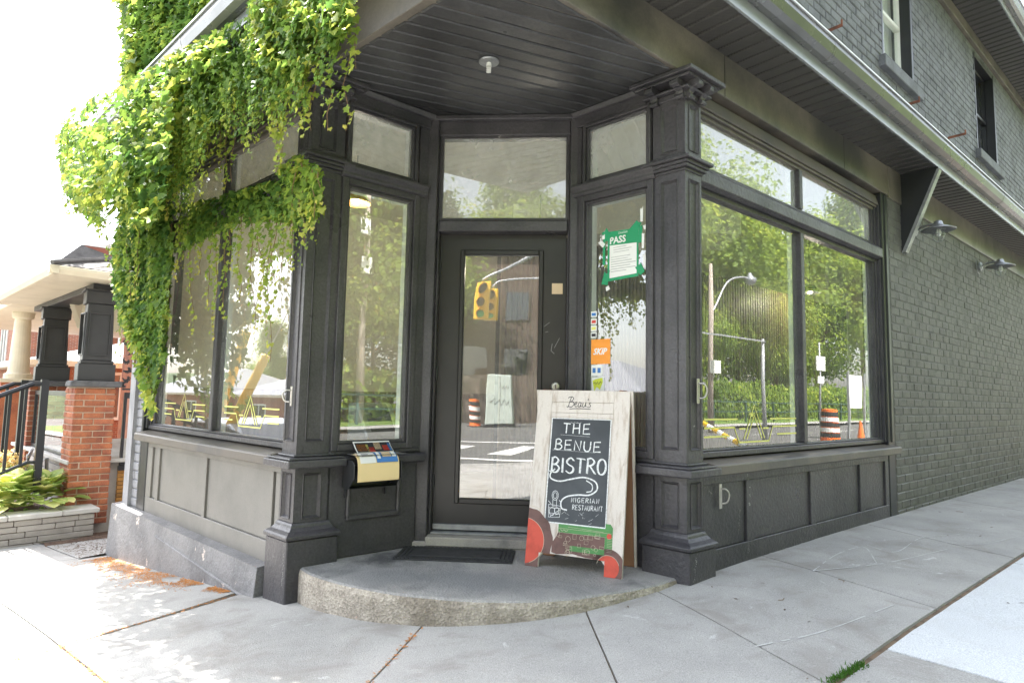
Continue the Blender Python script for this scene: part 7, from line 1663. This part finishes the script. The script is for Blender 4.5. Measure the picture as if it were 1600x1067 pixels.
g = onground(along(780, 640, FD, 23, -.06)); T_ = thing('utility_cabinet', 'pale green street cabinet with scribbles beyond the crossing, reflected in the door glass', 'street cabinet', tuple(g)); f_ = F(g, (1, 0, 0), (0, 1, 0))
mb = MB(); mb.box(f_, -.55, .55, -.35, .35, 0, 1.95); c_ = mb.build('cabinet', mat('pale_green_cabinet', (.5, .56, .5), .5, .1, 4.), T_, bevel=.03); mb = MB(); mb.box(f_, -.005, .005, .351, .356, .1, 1.85); mb.box(f_, -.6, .6, -.4, .4, -.15, -.001); mb.build('door_gap', M['black'], c_)
mb = MB(); q = [(.1, 1.3), (.18, 1.42), (.2, 1.28), (.3, 1.4), (.34, 1.3), (.42, 1.38)]; mb.ribbon(f_, q, .025, .358); mb.ribbon(f_, [(-.4, .8), (-.2, .95), (-.25, .72), (0, .9), (.05, .7), (.2, .92), (.28, .72), (.4, .85)], .03, .358); mb.build('scribble', M['ink'], c_)
def signal(px, py, dist, label, s=1.0):
    c = along(px, py, FD, dist, -.06); T_ = thing('traffic_light', label, 'traffic light', tuple(c), 'traffic lights over the crossing'); f_ = F(c, (1, 0, 0), (0, 1, 0)); mb = MB(); mb.box(f_, -.24*s, .24*s, -.12, .12, -.55*s, .55*s); b_ = mb.build('housing', M['yelp'], T_, bevel=.02)
    for k, m_ in enumerate(('tyre', 'tyre', 'green')): mb = MB(); mb.lathe(f_(0, .121, (.36-.36*k)*s), [(.13*s, 0), (.13*s, .02), (0, .03)], 18, (0, 1, 0)); mb.build('lens', M[m_], b_); mb = MB(); mb.lathe(f_(0, .121, (.36-.36*k)*s), [(.15*s, 0), (.15*s, .16), (.145*s, .16), (.145*s, 0)], 18, (0, 1, 0)); mb.build('visor', M['yelp'], b_)
    return c
c1 = signal(754, 470, 15, 'yellow traffic light hanging over the crossing, left of the reflected pair'); c2_ = signal(768, 477, 17, 'yellow traffic light farther over the crossing, right of the reflected pair', .9)
g = onground(c1+Vector((3.2, -1, 0))); T_ = thing('signal_mast', 'grey mast with a curved arm carrying the traffic lights over the crossing', 'mast', tuple(g)); MB().tube([g, g+Vector((0, 0, 6))], .1, 10).build('mast', M['galv'], T_, smooth=True)
MB().tube(bez([g+Vector((0, 0, 5.2)), g+Vector((-1.2, .4, 5.7)), Vector((c1.x+.5, c1.y, c1.z+.9)), Vector((c1.x-.1, c1.y, c1.z+.62))], 6), .05, 8).build('curved_arm', M['galv'], T_, smooth=True)
MB().tube(bez([g+Vector((0, 0, 4.9)), g+Vector((-1.0, -1, 5.2)), Vector((c2_.x+.4, c2_.y, c2_.z+.8)), Vector((c2_.x, c2_.y, c2_.z+.56))], 6), .04, 8).build('curved_arm', M['galv'], T_, smooth=True)
T_, g = pole(563, 600, FSL, 20, 9, .16, M['pole'], 'utility_pole', 'utility pole with two pale notices, reflected in the left sidelight', 'utility pole', -.025); f_ = F(g, nR, tuple(-Vector(dR))); fq = F(g, dL, tuple(-Vector(nR)))
p1_ = along(572, 415, FSL, 19.7, -.025); p2_ = along(571, 353, FSL, 19.7, -.025)
for p in (p1_, p2_): mb = MB(); mb.box(F(p, dR, nR), -.22, .22, -.03, .03, -.32, .32); mb.build('notice', M['white'], T_)
# far wooded slopes that close the view at the ends of the streets
mb = MB(); N = 96
for i in range(N):
    a0_, a1_ = 2*math.pi*i/N, 2*math.pi*(i+1)/N
    for r0, r1, h0, h1 in ((120, 140, -6, 3.), (140, 160, 3., 4.5)):
        q = [(a0_, r0, h0), (a1_, r0, h0), (a1_, r1, h1), (a0_, r1, h1)]; mb.quad(*[Vector((r*math.cos(a), r*math.sin(a), h+(1.6*noise.noise(Vector((math.cos(a)*9, math.sin(a)*9, r))) if h > 0 else 0))) for a, r, h in q])
mb.build('hills', M['skyhill'], kind='structure', smooth=True, raw=True)
for i, p in enumerate(protos):
    if i not in used:
        for ch in list(p.children): bpy.data.objects.remove(ch)
        bpy.data.objects.remove(p)
